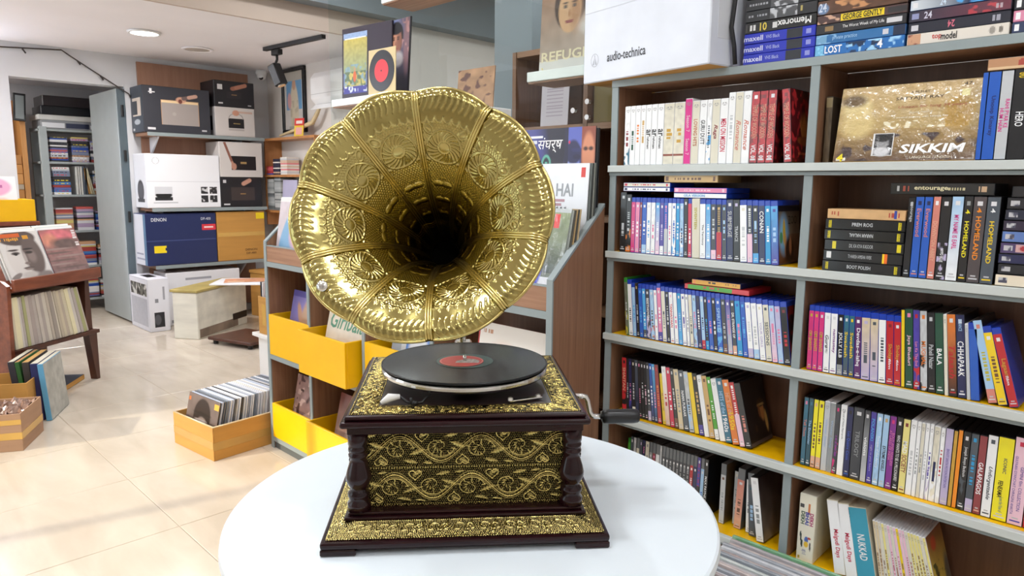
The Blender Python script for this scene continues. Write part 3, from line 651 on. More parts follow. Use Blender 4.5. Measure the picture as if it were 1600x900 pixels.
# cartons on the floor at the left edge
def carton(name, label, M, w, d, h, th=.006, material=CARD, flaps=True, cat='box'):
    o = empty(name, label, cat); o.matrix_world = M
    obj('base', B(th, w-th, th, d-th, 0, th), material, o)
    obj('front_panel', B(0, w, 0, th, 0, h), material, o, .001); obj('back_panel', B(0, w, d-th, d, 0, h), material, o, .001)
    for x in (0, w-th): obj('side_panel', B(x, x+th, th+.0002, d-th-.0002, 0, h), material, o, .001)
    return o
def floor_box(corner, ang, w, d, h, label, material, wrap):
    """corner = nearest bottom corner on the right; front side runs to the left along ang"""
    M = Matrix.Translation((corner[0], corner[1], .0005)) @ Matrix.Rotation(ang, 4, 'Z')
    o = carton('carton', label, M @ Matrix.Translation((-w, 0, 0)), w, d, h, material=material)
    return o
o = floor_box((-4.06, .66), math.radians(62), .42, .30, .19, 'brown taped carton wrapped in cling film at the left edge', CARD2, True)
obj('tape', B(-.0008, .4208, -.0012, -.0002, .06, .095), TAPE, o); obj('tape', B(.4202, .4212, .0, .30, .06, .095), TAPE, o); obj('tape', B(-.0008, .4208, -.0012, -.0002, .135, .16), TAPE, o)
wr = MB()
rr = random.Random(8); n = 26; m2 = 14
for j in range(m2+1):
    for i in range(n+1): wr.v.append((.01+.40*i/n, .01+.28*j/m2, .185+rr.uniform(-.035, .018)))
for j in range(m2):
    for i in range(n): wr.f.append((j*(n+1)+i, j*(n+1)+i+1, (j+1)*(n+1)+i+1, (j+1)*(n+1)+i))
obj('crumpled_wrap', wr, mat('crumpled_brown_wrap', '8a6a5a', .25, var=.2, coat=.6), o, smooth=False)
o = floor_box((-4.42, .76), math.radians(62), .34, .26, .25, 'open brown carton behind the cling-film carton at the left edge', CARD, False)

# ------------------------------------------------------------------ carton of records in front of the bin unit
BX = Matrix.Translation((-3.665, 1.238, .0005)) @ Matrix.Rotation(math.radians(6), 4, 'Z')
o = carton('record_carton', 'open brown cardboard carton full of records on the tiled floor', BX, .39, .50, .165)
obj('tape_strip', B(.0, .39, -.0012, -.0003, .055, .095), mat('clear_brown_tape', 'b9914f', .2, var=.05), o); obj('tape_strip', B(.3903, .3912, 0, .5, .05, .09), mat('clear_brown_tape', 'b9914f', .2), o)
obj('rim_film', MB().tube([(.01, .003, .166), (.39, .003, .168), (.387, .25, .166), (.387, .497, .166)], .0045, 6), mat('clear_film', 'e0c9a0', .12, coat=1), o, smooth=True)
r = random.Random(11)
y = .012; q = 0
while y < .465:
    th = r.uniform(.004, .011); c = r.choice(['d9dbe2', 'c3c6d0', '5c6068', 'eceef2', '9aa2b2', '3b3f48', 'e2ddd6', 'b9c2d6', 'cfd3da', '77808c'])
    s = obj('record_sleeve', B(0, .30, 0, th, 0, .262), mcol(c if q else '3f3a38', .35), None, .0008)
    a = math.radians(13-10*(y/.47))
    s.matrix_world = BX @ Matrix.Translation((.045+r.uniform(-.004, .004), y, .0085)) @ Matrix.Rotation(-a, 4, 'X')
    tag(s, 'brown sepia portrait sleeve at the front of the carton' if q == 0 else 'plastic-wrapped sleeve, %s behind the sepia one in the floor carton' % ORD[q-1], 'record', 'records in the floor carton')
    if q == 0:
        A = Art(64, 56, '6f625e').noise(.2, 6, 3); A.ell(.5, .62, .27, .34, '2e2827', .12).ell(.5, .3, .26, .3, '3a3230', .2).ell(.52, .42, .2, .2, '8c7e79', .2)
        for k in range(4): A.ell(.48+.06*k, .55-.08*k, .2, .025, ['c9beb9', '4a403e'][k % 2], .5)
        A.ell(.55, .3, .1, .1, 'a89b96', .5).ell(.5, .68, .27, .03, '1c1817', .4).rect(.84, .84, .98, .95, 'e0a845').rect(.02, .85, .08, .93, 'c8703c')
        art_obj('cover_print', A, .30, .262, s, (0, -.0004, 0), material=ARTG)
    y += th+.0015+.004; q += 1

# ------------------------------------------------------------------ carton on a white stand beside the bin unit
t = empty('white_stand', 'white boxy stand under the small record carton, beside the bin unit', 'stand', (-4.38, 2.10, 0), .0)
obj('body', B(-.13, .26, 0, .32, 0, .30), WHITEP, t, .003); obj('top', B(-.16, .29, -.03, .35, .301, .325), WHITEP, t, .003)
M0 = Matrix.Translation((-4.47, 2.09, .3265)) @ Matrix.Rotation(math.radians(2), 4, 'Z')
o = carton('record_carton', 'small brown carton of white sleeves standing on the white stand', M0, .36, .30, .25)
obj('tape_strip', B(.05, .1, -.0012, -.0003, .06, .2), TAPE, o); obj('sticker', B(.12, .25, -.0014, -.0002, .055, .13), WHITE, o)
text('ZION', o, front_M(.185, -.002, .092), .11, .05, 'b8383c', bold=.02)
for q in range(12):
    s = obj('record_sleeve', B(0, .28, 0, .012, 0, .34), mcol(['2a2a30', 'e6e4e2', 'd9d5d6', 'b9aaa8', 'eceaea', 'd3cfd0'][0 if q == 0 else 1+q % 5], .4), None, .001)
    s.matrix_world = M0 @ Matrix.Translation((.02+.022*q, .008, .0075)) @ Matrix.Rotation(math.radians(90), 4, 'Z') @ Matrix.Translation((0, -.014, 0))
    tag(s, ('dark sleeve at the left end' if q == 0 else 'white sleeve, %s after the dark one,' % ORD[q-1]) + ' in the carton on the white stand', 'record', 'records in the carton on the white stand')

# ------------------------------------------------------------------ record bin unit along the glass
UX0, UX1, UY = -3.272, -1.392, 1.57
t = empty('record_bin_unit', 'brown laminate record unit with grey edges and yellow bins', 'display unit', (0, 0, 0))
UYB = 1.815
sidep = [(UY+.006, .0), (UYB, 0), (UYB, 1.262), (UY+.006, 1.038)]
for x0, nm in ((UX0, 'left_panel'), (UX1-.022, 'right_panel')):
    p = obj(nm, MB().prism(sidep, 0, x0, x0+.022), WOOD, t)
    obj('front_edge', B(x0-.001, x0+.023, UY-.0005, UY+.0055, 0, 1.038), GREY, p)
    dy, dz = UYB-UY-.006, 1.262-1.038
    obj('slope_edge', MB().prism([(UY, 1.036), (UYB, 1.262), (UYB, 1.272), (UY, 1.046)], 0, x0-.001, x0+.023), GREY, p)
obj('plinth', B(UX0+.023, UX1-.023, UY+.01, UYB, 0, .042), DGREY, t)
for z, nm in ((.487, 'middle_shelf'), (.947, 'upper_shelf'), (.062, 'bottom_shelf')):
    s = obj(nm, B(UX0+.0225, UX1-.0225, UY+.006, UYB-.01, z-.0225, z), WOODH, t)
    obj('edge_band', B(UX0+.0225, UX1-.0225, UY, UY+.0055, z-.024, z), GREY, s)
obj('front_board', B(UX0+.0225, UX1-.0225, UY+.003, UY+.02, .948, 1.022), WOODH, t)
obj('front_board_edge', B(UX0+.0225, UX1-.0225, UY+.001, UY+.022, 1.0222, 1.026), GREY, t)
obj('back_panel', B(UX0+.0225, UX1-.0225, UYB-.0095, UYB, .043, 1.262), BACKW, t)
obj('middle_step', B(UX0+.023, UX1-.023, UY+.150, UY+.2145, .948, 1.088), WOODH, t); obj('rear_step', B(UX0+.023, UX1-.023, UY+.215, UYB-.0105, .948, 1.198), WOODH, t)
for x in (-2.862, -2.42, -1.975):
    for z0, z1 in ((.0625, .464), (.4875, .924)):
        u = obj('divider', B(x-.009, x+.009, UY+.006, UYB-.0105, z0, z1), WOOD, t)
        obj('edge_band', B(x-.010, x+.010, UY, UY+.0055, z0, z1), GREY, u)
BW = .378
ybin('yellow_bin', 'yellow bin in the upper row, leftmost cubby, purple saint sleeve behind its front', UX0+.026, UY-.002, .4880, .386, .225, .20)
ybin('yellow_bin', 'yellow bin pulled out of the second cubby of the upper row', -2.842, UY-.065, .4880, .385, .25, .195)
ybin('yellow_bin', 'yellow bin in the upper row behind the gramophone box', -2.408, UY-.002, .4880, .42, .225, .20)
ybin('yellow_bin', 'yellow bin in the lower row, leftmost cubby', UX0+.026, UY-.002, .0630, .386, .225, .175)
ybin('yellow_bin', 'yellow bin in the lower row, pulled out beside the round table', -2.842, UY-.04, .0630, .40, .225, .19)
def leaner(x, y, z, lean, A, label, w=.312, h=.31, c='e8e6e2', rz=0, group=None, mt=ARTG, th=.004):
    o = obj('record_sleeve', B(0, w, 0, th, 0, h), mcol(c, .4), None, .0008, loc=(x, y, z), rot=(-math.radians(lean), 0, rz))
    tag(o, label, 'record', group)
    if A is not None: art_obj('cover_print', A, w, h, o, (0, -.0004, 0), material=mt)
    return o
A = Art(64, 64, '6f6aa8').noise(.2, 6, 1); A.ell(.5, .5, .5, .5, '8f86c8', .8).rect(0, .9, 1, 1, '5a55a0')
A.ell(.48, .45, .17, .4, 'c8a080', .3).ell(.5, .82, .08, .1, 'c89a7c', .2).ell(.5, .9, .09, .06, '4a3830', .3).ell(.3, .62, .06, .22, 'c89a7c', .3, .5).ell(.7, .62, .06, .22, 'c89a7c', .3, -.5).ell(.18, .25, .14, .24, 'b88c8a', .3).ell(.84, .25, .12, .22, 'b0849a', .3).ell(.5, .3, .16, .2, '7a86a8', .4)
leaner(-3.195, UY+.05, .501, 12, A, 'purple devotional sleeve standing in the leftmost upper yellow bin', c='6a66a0')
leaner(-3.20, UY+.055, .501, 12, None, 'dark plain sleeve directly behind the purple devotional sleeve', c='3c3a44')
A = Art(70, 70, 'e6dccb').noise(.05, 5, 2); A.ell(.5, .15, .42, .36, 'dcc8b4', .15).ell(.5, .15, .4, .34, 'e6d9c8', .1).grad('4f7c66', '6d9580', .88, 1)
sl = leaner(-2.79, UY+.01, .501, 13, A, 'cream sleeve with big green script, in the pulled-out upper bin', c='dcd2c2')
text('Giribala', sl, front_M(.16, -.001, .232), .27, .075, '5b9478', shear=.3, bold=.015)
leaner(-2.79, UY+.02, .501, 13, None, 'white sleeve directly behind the cream green-script sleeve', c='e6e6e6')
A = Art(60, 60, 'dfe3e8'); A.rect(.3, .2, .8, .9, '4f88d8').ell(.55, .55, .2, .25, 'e6eaf0', .3).noise(.08, 5, 4).rect(.0, .5, .2, .95, 'b9c4d2')
leaner(-2.34, UY+.05, .501, 12, A, 'white and blue sleeve in the upper bin behind the gramophone', c='e3e6ea')
A = Art(60, 60, '9a7a74').noise(.3, 5, 7).blotch('d2b3a8', 5, .62, 5).blotch('4a3230', 5, .68, 6); A.ell(.5, .2, .1, .1, '3c3640', .2)
leaner(-3.185, UY+.05, .076, 12, A, 'reddish-brown patterned sleeve in the lower leftmost bin', c='7a5a54')
A = Art(60, 60, '8a4a3c').grad('c9b0a6', '6a2c22').noise(.2, 6, 11); A.ell(.6, .3, .3, .3, 'e8dcd8', .5).ell(.6, .25, .1, .12, '6a4a44', .4)
leaner(-2.76, UY+.03, .076, 13, A, 'dark red glossy sleeve in the lower pulled-out bin', c='6a2c22')
# white sleeve with black mask-like figure in the right cubby
A = Art(110, 80, 'e4dfd8'); A.ell(.34, .55, .2, .24, 'e6c3b2', .8).ell(.68, .35, .14, .30, '17171b', .06, -.35).ell(.72, .42, .045, .16, 'e6e2de', .1, -.2).ell(.66, .2, .07, .08, '17171b', .1)
A.ell(.33, .62, .008, .06, '4a4442', .3, .2).ell(.3, .45, .09, .02, '6a625e', .3, .5).ell(.42, .42, .008, .1, '6a625e', .3, -.4).rect(0, 0, .018, 1, 'b02c2c').marks(.06, .9, .2, .94, 'b98a6a', 6, False, 3)
leaner(-1.80, UY+.025, .4885, 9, A, 'white sleeve with a bold black figure, in the right-hand cubby', w=.37, h=.37, c='b83030')
leaner(-1.81, UY+.035, .4885, 9, None, 'dark sleeve directly behind the white black-figure sleeve', w=.37, h=.36, c='33333a')

# sleeves browsed on top of the unit
A = Art(60, 60, 'c3b6bb').noise(.1, 5, 3); A.ell(.5, .5, .62, .3, '6f9fc4', .1, 1.0).ell(.62, .45, .25, .25, 'd6a8b2', .3).ell(.7, .5, .12, .2, 'c98f90', .3).rect(0, .94, 1, 1, 'd9d3d0')
leaner(-3.225, UY+.03, .95, 9, A, 'pink sleeve with a pale blue diamond at the unit\'s left end', c='dcd8d6')
for q in range(5): leaner(-3.235+.006*q, UY+.04+.009*q, .95, 8, None, 'clear-wrapped sleeve %s behind the blue diamond sleeve' % ORD[q], c=['dfe3e6', 'c9ced2', 'e8e8e8', 'b8bcc4', 'd8d8da'][q], group='sleeves behind the blue diamond sleeve')
LBL = 'sleeves stacked behind the front covers at the right end of the unit'
A = Art(84, 84, '14172a'); A.ell(.1, .5, .22, .6, '4a4f9a', .8).rect(0, .9, .05, .97, 'c23a3a').rect(.05, .9, .28, .93, 'dfe3ee').rect(.05, .85, .2, .88, 'cfd3de').ell(.34, .62, .07, .11, '5fae98', .1).ell(.34, .62, .045, .08, '14172a', .15).rect(.325, .58, .355, .66, '5fae98')
A.face(.5, .33, .24, 'd08f74', '2a1614', 'b06a52', .9);
A.rect(.6, 0, .82, 1, '5a66b8').face(.715, .52, .42, '93a2e6', '23264e', '5f6cc0', .52).ell(.76, .7, .05, .025, '1a1c40', .3).ell(.76, .77, .07, .02, '2a2c60', .3).ell(.7, .35, .06, .03, 'a03a66', .3).rect(.6, 0, .64, 1, '1a1d3a').ell(.66, .85, .012, .02, 'd02c3c', .2)
A.rect(.82, .45, 1, 1, '8c4a38').ell(.91, .72, .08, .22, 'd08a68', .3).ell(.875, .78, .03, .02, '3c2420', .8).ell(.945, .78, .03, .02, '3c2420', .8).ell(.91, .58, .05, .02, '5a2420', .3).rect(.82, .0, 1, .45, '3a1a18').ell(.92, .18, .08, .16, 'c87850', .3).ell(.9, .36, .09, .1, '1c1010', .2)
s1 = leaner(-1.733, UY+.217, 1.199, 1, A, 'dark film-score sleeve with blue and orange faces, topmost on the unit', c='20222e', w=.316, h=.316)
text('संघर्ष', s1, front_M(.125, -.001, .262), .11, .05, 'f2f2f2', shear=.2)
A = Art(70, 70, 'e6ebf2'); A.rect(.9, .86, .96, .95, 'd0413c').rect(.36, .6, .7, .63, 'b08a94').rect(.42, .56, .66, .585, 'b08a94').ell(.55, .3, .19, .22, '15130f', .08).ell(.55, .18, .15, .2, 'c08e70', .1).noise(.02, 5, 1)
for q in range(7): A.ell(.4+.05*q, .49, .025, .06, '15130f', .3, .4-.12*q)
s2 = leaner(-1.728, UY+.172, 1.089, 4, A, 'white sleeve with grey capitals and dark hair, middle tier of the unit', c='e9edf2')
text('KEHTA HAI', s2, front_M(.135, -.001, .225), .235, .042, '9aa0a6', bold=.02)
A = Art(70, 70, '6a7468').noise(.25, 6, 12); A.grad('4c5552', '8d9a78', .35, 1).noise(.2, 6, 2).ell(.35, .55, .3, .12, '93a06a', .6).rect(0, 0, 1, .3, 'dfe3ea').ell(.3, .3, .3, .06, 'e3e6ec', .4)
A.ell(.58, .34, .15, .2, '3b46b8', .15).ell(.66, .48, .07, .09, '7a6ab0', .2).rect(.8, .8, .87, .94, 'd0413c').rect(0, .96, 1, 1, 'b9c0c2')
s3 = leaner(-1.735, UY+.045, .9485, 13, A, 'wrapped sleeve with a kneeling blue-robed figure, front tier of the unit', c='aeb6b4', w=.316, h=.316, mt=ARTW)
text('ite', s3, front_M(.265, -.001, .018), .05, .024, '2a2a30', shear=.1)
for q in range(5): leaner(-1.723+.003*q, UY+.053+.010*q, .9485, 12-q, None, 'tan-edged sleeve %s behind the blue-robed figure sleeve' % ORD[q], c=['8a8f88', '5c5a52', 'b59a70', '4f524e', 'c0a983'][q], group=LBL)
for q in range(4): leaner(-1.721+.003*q, UY+.179+.006*q, 1.089, 3.6-.5*q, None, 'dark-edged sleeve %s behind the white grey-capitals sleeve' % ORD[q], c=['6a706e', '3c403e', '8d8f88', '4a4f4c'][q], group=LBL)
for q in range(3): leaner(-1.730+.004*q, UY+.2225+.0035*q, 1.199, 1-.2*q, None, 'thin dark sleeve %s behind the film-score sleeve' % ORD[q], th=.003, c=['2a2c34', '4a4c50', '1c1c20'][q], group=LBL)
for q in range(6): leaner(-2.75+.32*(q % 3), UY+.03+.02*(q//3), .9485, 9, None, 'plain sleeve hidden behind the gramophone horn, %s of its row' % ORD[q], c=['b8bcc2', '9aa2a8', 'd2cfc8', '6a6e74', 'c9c2b2', '7d8288'][q], group='sleeves behind the horn')

# ------------------------------------------------------------------ glass partition with ledges
t = empty('glass_partition', 'frameless clear glass partition above the record unit with steel clamps', 'glass', (0, 0, 0))
for x0, x1 in ((-3.10, -1.532), (-1.528, -1.385)): obj('pane', B(x0, x1, 1.858, 1.866, .0, 2.98), GLASS, t)
for x, z in ((-1.56, 1.575), (-1.50, 1.55), (-1.50, 1.60), (-3.06, 2.4), (-3.06, 1.3)): obj('clamp', MB().lathe([(0, 0), (.009, 0), (.009, .012), (0, .012)], 14), CHROME, t, loc=(x, 1.857, z), rot=(math.pi/2, 0, 0), smooth=False)
for x0, x1, z, lab in ((-2.83, -2.32, 1.690, 'white ledge on the glass under the yellow poster and records'), (-2.44, -2.08, 2.062, 'white ledge high on the glass, cut by the frame top'), (-2.16, -1.86, 1.60, 'white ledge on the glass behind the horn top')):
    o = empty('display_ledge', lab, 'ledge', (0, 0, 0), group='white ledges on the glass')
    obj('board', B(x0, x1, 1.70, 1.857, z-.03, z), WHITEP, o, .002); obj('under_panel', B(x0+.004, x1-.004, 1.704, 1.853, z-.0345, z-.0305), WOODH, o)
o = empty('display_ledge', 'white ledge behind the glass under the golden film sleeve', 'ledge', (0, 0, 0), group='white ledges on the glass')
obj('board', B(-1.80, -1.42, 1.872, 2.02, 1.690, 1.724), WHITEP, o, .002); obj('under_panel', B(-1.796, -1.424, 1.876, 2.016, 1.684, 1.6895), WOODH, o)
A = Art(60, 110, '9a9a70'); A.rect(0, 0, 1, 1, '6a7aa0').rect(.05, .03, .95, .97, 'dfe0d8').rect(.05, .12, .95, .9, 'b7ac62').grad('8d9a78', 'b5a552', .35, .9).rect(0, .92, 1, 1, '8aa0c4').blotch('7d98a0', 6, .5, 4, (.05, .13, .95, .48)).blotch('5d7052', 5, .5, 9, (.05, .12, .95, .36)).noise(.15, 4, 6).ell(.48, .28, .07, .09, 'c8643c', .3).ell(.48, .4, .03, .03, 'b98a6a', .3).rect(0, 0, 1, .12, '3c3c8c').blotch('c8cfe0', 4, .6, 2, (0, .02, 1, .12))
o = obj('framed_poster', B(0, .32, 0, .02, 0, .30), mcol('2c2230', .4), None, .002, loc=(-2.80, 1.735, 1.6925), rot=(-.03, 0, .12)); tag(o, 'dark purple frame holding a tall yellow landscape poster', 'picture')
art_obj('poster_print', A, .155, .255, o, (.012, -.0006, .022))
o = obj('record_sleeve', B(0, .178, 0, .004, 0, .178), mcol('cdb98c', .5), None, .001, loc=(-2.56, 1.712, 1.6915), rot=(-.03, 0, .05)); tag(o, 'tan seven-inch sleeve showing a red-labelled disc, on the ledge', 'record')
obj('disc', MB().lathe([(0, 0), (.082, 0), (.082, .001), (0, .001)], 40), BLACKP, o, loc=(.089, -.0004, .09), rot=(math.pi/2, 0, 0)); obj('disc_label', MB().lathe([(0, 0), (.045, 0), (.045, .0006), (0, .0006)], 32), mcol('d8323c', .4), o, loc=(.089, -.0015, .09), rot=(math.pi/2, 0, 0)); obj('spindle_hole', MB().lathe([(0, 0), (.004, 0), (.004, .0004), (0, .0004)], 12), BLACKP, o, loc=(.089, -.0022, .09), rot=(math.pi/2, 0, 0))
A = Art(50, 84, '4a4658').grad('26242c', '6f6a86'); A.ell(.2, .8, .3, .4, '6f78a0', .6).face(.38, .72, .30, 'b98268', '14121a', '8d5a48', 1.7); A.ell(.5, .47, .22, .1, 'b9b4b8', .5).ell(.85, .7, .14, .4, '8a6a72', .6).blotch('b98a88', 5, .66, 4, (.65, .4, 1, 1)).rect(.95, 0, 1, 1, '1c1a20')
o = leaner(-2.525, 1.772, 1.6915, 4, A, 'dark film sleeve with a moustached man, leaning on the glass', w=.16, h=.30, c='1e1c22')
A = Art(60, 60, 'b98a5c').grad('b5a49a', '8c5c3a').noise(.15, 6, 3); A.face(.42, .68, .4, 'c99a72', '3a1c10', 'a8744c', .9); A.rect(0, 0, 1, .14, 'd8d0cc').noise(.05, 4, 4)
o = leaner(-1.795, 1.93, 1.7245, 3, A, 'golden glossy film sleeve standing on the ledge, woman\'s face', w=.315, h=.31, c='c8b8a8')
text('REFUGEE', o, front_M(.135, -.001, .055), .25, .035, 'e4d2b0', bold=.02); text('2', o, front_M(.016, -.001, .012), .008, .014, 'e8c820')
A = Art(40, 40, '9a7a5c').noise(.3, 5, 8).blotch('5a4038', 5, .6, 2)
leaner(-2.09, 1.79, 1.6015, 5, A, 'brown patterned sleeve on the ledge behind the horn', w=.20, h=.15, c='8a6a50')
# cabinet seen through the glass
t = empty('rear_cabinet', 'brown open cabinet seen through the glass beside the bookcase', 'cabinet', (-2.35, 2.35, 0))
for x in (0, .42, .86): obj('upright', B(x, x+.022, 0, .3, 0, 1.92), WOOD, t)
for z in (.4, .8, 1.2, 1.585, 1.92): obj('shelf_board', B(.023, .419, .004, .3, z-.025, z), WOODH, t); obj('shelf_board', B(.443, .859, .004, .3, z-.025, z), WOODH, t)
obj('back_panel', B(0, .882, .301, .31, 0, 1.92), BACKW, t)
o = obj('printed_sheet', B(0, .16, 0, .003, 0, .21), mcol('d3c6cf', .5), None, .0005, loc=(-2.20, 2.38, 1.5862), rot=(-.05, 0, 0)); tag(o, 'pale pink printed sheet in the cabinet behind the glass', 'paper')
A = Art(20, 40, 'd3c6cf')
for q in range(9): A.rect(.2, .2+.07*q, .8, .225+.07*q, 'b6a4b2')
art_obj('sheet_print', A, .16, .21, o, (0, -.0004, 0))
for q, (x, c) in enumerate(((-1.90, '7d6a3c'), (-1.76, '6f5d33'), (-1.62, 'c89428'))):
    o = obj('carton', B(0, .13, 0, .2, 0, .27), mcol(c, .6), None, .003, loc=(x, 2.38, 1.5862)); tag(o, ['dull ochre carton in the cabinet behind the glass', 'middle brown carton in the cabinet behind the glass', 'bright ochre carton in the cabinet behind the glass'][q], 'box')

# ------------------------------------------------------------------ back wall: portrait, air conditioner, shelf
t = empty('framed_portrait', 'tall black frame with a robed figure against a blue window', 'picture', (-6.75, 3.519, 1.81))
obj('frame', MB().box(0, .45, -.03, 0, 0, .035).box(0, .45, -.03, 0, .585, .62).box(0, .035, -.03, 0, .0355, .5845).box(.415, .45, -.03, 0, .0355, .5845), BLACKP, t, .003)
A = Art(48, 70, 'cfcac6'); A.rect(.1, .35, .9, .85, '6f9fc8').rect(.48, .35, .52, .85, 'c9d6e2').ell(.5, .35, .22, .45, 'cfc4ae', .2).ell(.5, .78, .09, .1, 'c39a80', .2).ell(.25, .5, .1, .14, 'd0a0a0', .3).rect(.0, .85, 1, 1, 'b7b2a8').blotch('b9ae98', 6, .6, 3, (.3, .0, .7, .5)).rect(.2, .0, .8, .06, 'b3aca0')
art_obj('portrait_print', A, .38, .55, t, (.035, -.012, .035))
t = empty('air_conditioner', 'white wall-mounted split air conditioner with open lower flap', 'air conditioner', (-5.86, 3.519, 1.965))
obj('body', MB().prism([(0, .06), (0, .33), (-.17, .33), (-.21, .28), (-.21, .10), (-.15, .04)], 0, 0, .85), WHITEP, t, .006)
obj('flap', MB().box(.02, .83, -.005, .005, -.07, .0), WHITEP, t, .002, loc=(0, -.17, .05), rot=(-.9, 0, 0)); obj('outlet', B(.03, .82, -.165, -.16, .045, .06), BLACKP, t)
obj('seam', B(.0, .85, -.2115, -.2105, .135, .14), mcol('c9c9c9'), t)
t = empty('corner_shelf', 'light wood shelf of discs on the back wall below the portrait', 'shelf', (-6.86, 3.519, 0))
for x in (0, .98): obj('side_board', B(x, x+.02, -.18, 0, .9, 1.75), woodmat('orange_wood', 'a8703f', 'bd8450', (20, 20, 3)), t)
for z in (1.755, 1.40, 1.05): obj('shelf_board', B(-.01, 1.01, -.19, 0, z-.022, z), MATS['orange_wood'], t)
r = random.Random(9)
def stack(x, y, z, n, wd, cols, cat, label, group, hs=(.014,)):
    zz = z
    for k in range(n):
        h = r.choice(hs); c = r.choice(cols)
        o = obj('disc_case', B(-wd/2, wd/2, 0, .13, 0, h-.001), mcol(c, .35), None, .001, loc=(x, y+r.uniform(0, .003), zz)); zz += h
        tag(o, label % ORD[k], cat, group)
stack(-6.775, 3.345, 1.401, 6, .13, ['c84a50', 'b04a8a', '4a5ab0', 'd86a70'], 'disc case', '%s red-purple case from the bottom at the corner shelf\'s left end', 'discs on the corner shelf')
stack(-6.63, 3.345, 1.401, 11, .13, ['e8e2d8', '2a2c44', 'd8b8a0', '3a3a50', 'efe9e2'], 'disc case', '%s case from the bottom, second corner shelf stack', 'discs on the corner shelf')
stack(-6.48, 3.345, 1.401, 12, .13, ['f0ece6', 'e88a90', 'e2c8b0', 'd8dce2'], 'disc case', '%s case from the bottom, third corner shelf stack', 'discs on the corner shelf')
GST = []; r = random.Random(2)
for x, n in ((-6.77, 22), (-6.62, 23)):
    for k in range(n): GST.append(((x-.065, x+.065, 3.345+.002*r.random(), 3.475, 1.051+.014*k, 1.0642+.014*k), r.choice(['8a8f92', 'a6abad', '6f7476', 'c3c6c6', 'b3b7b8'])))
stuff_boxes('grey_disc_stacks', GST, 'two stacks of thin grey cases on the corner shelf\'s lower board', 'disc cases')
o = leaner(-6.53, 3.34, 1.051, 4, None, 'lavender sleeve standing on the corner shelf\'s lower board', c='b9b6d2', w=.28, h=.30)
A = Art(24, 30, 'e8c83c'); A.rect(0, .6, 1, 1, 'd23a32').rect(.15, .7, .85, .85, 'f0e0d8').rect(.15, .1, .85, .5, 'e8a8a0')
o = obj('card', B(0, .13, 0, .004, 0, .17), mcol('d23a32'), None, .0006, loc=(-6.28, 3.36, 1.7562), rot=(-.1, 0, .2)); tag(o, 'red and yellow card standing on the corner shelf', 'card'); art_obj('card_print', A, .13, .17, o, (0, -.0004, 0))
o = obj('driftwood_stick', MB().tube([(-6.55, 3.36, 1.775), (-6.30, 3.41, 1.83), (-6.05, 3.43, 1.88), (-5.98, 3.44, 1.96), (-5.93, 3.45, 2.03)], [.012, .018, .022, .02, .012], 8), mat('pale_driftwood', 'd8c49a', .6, var=.15), smooth=True); tag(o, 'pale bent driftwood stick lying on the corner shelf', 'stick')

# ------------------------------------------------------------------ bookcase
D = 1.82; YB = 2.015
t = empty('bookcase', 'tall brown two-bay bookcase with grey edging, packed with disc and tape cases', 'bookcase', (0, 0, 0))
SH = [1.651, 1.391, 1.1215, .854, .587, .318]
UPR = [(-1.379, -1.356), (-.761, -.739), (-.122, -.100)]
for x0, x1 in UPR:
    for k in range(6):
        z1 = SH[k]-.031 if k else SH[0]-.0205
        z0 = SH[k+1] if k < 5 else 0
        u = obj('upright', B(x0+.001, x1-.001, D+.006, YB-.0105, z0+.0004, z1), WOOD, t)
        obj('edge_band', B(x0, x1, D, D+.0055, z0+.0004, z1), GREY, u)
for k, z in enumerate(SH):
    th = .020 if k == 0 else .031
    s = obj('shelf_board', B(UPR[0][0], UPR[2][1], D+.006, YB-.0105, z-th, z-.0012), WOODH, t)
    if k == 0: obj('shelf_edge', B(UPR[0][0], UPR[2][1], D-.002, D+.0055, z-.0205, z), GREY, s)
    else:
        obj('shelf_lip', B(UPR[0][0]-.001, UPR[2][1], D-.012, D+.0055, z-.0205, z), LIP, s, .0012)
        obj('under_edge', B(UPR[0][0], UPR[2][1], D-.003, D+.0055, z-.031, z-.0222), GREY, s)
        obj('painted_shadow_strip', B(UPR[0][0], UPR[2][1], D-.001, D+.0055, z-.0221, z-.0206), BLACKM, s)  # black strip painted in for the shade under the lip
        for a in (0, 1):
            obj('shelf_liner', B(UPR[a][1]+.0005, UPR[a+1][0]-.0005, D+.006, YB-.011, z-.0011, z), YEL, s)
obj('back_panel', B(UPR[0][0], UPR[2][1], YB-.01, YB, 0, SH[0]-.021), BACKW, t)
obj('bottom_board', B(UPR[0][1]+.0005, UPR[1][0]-.0005, D+.006, YB-.011, .03, .055), WOODH, t)

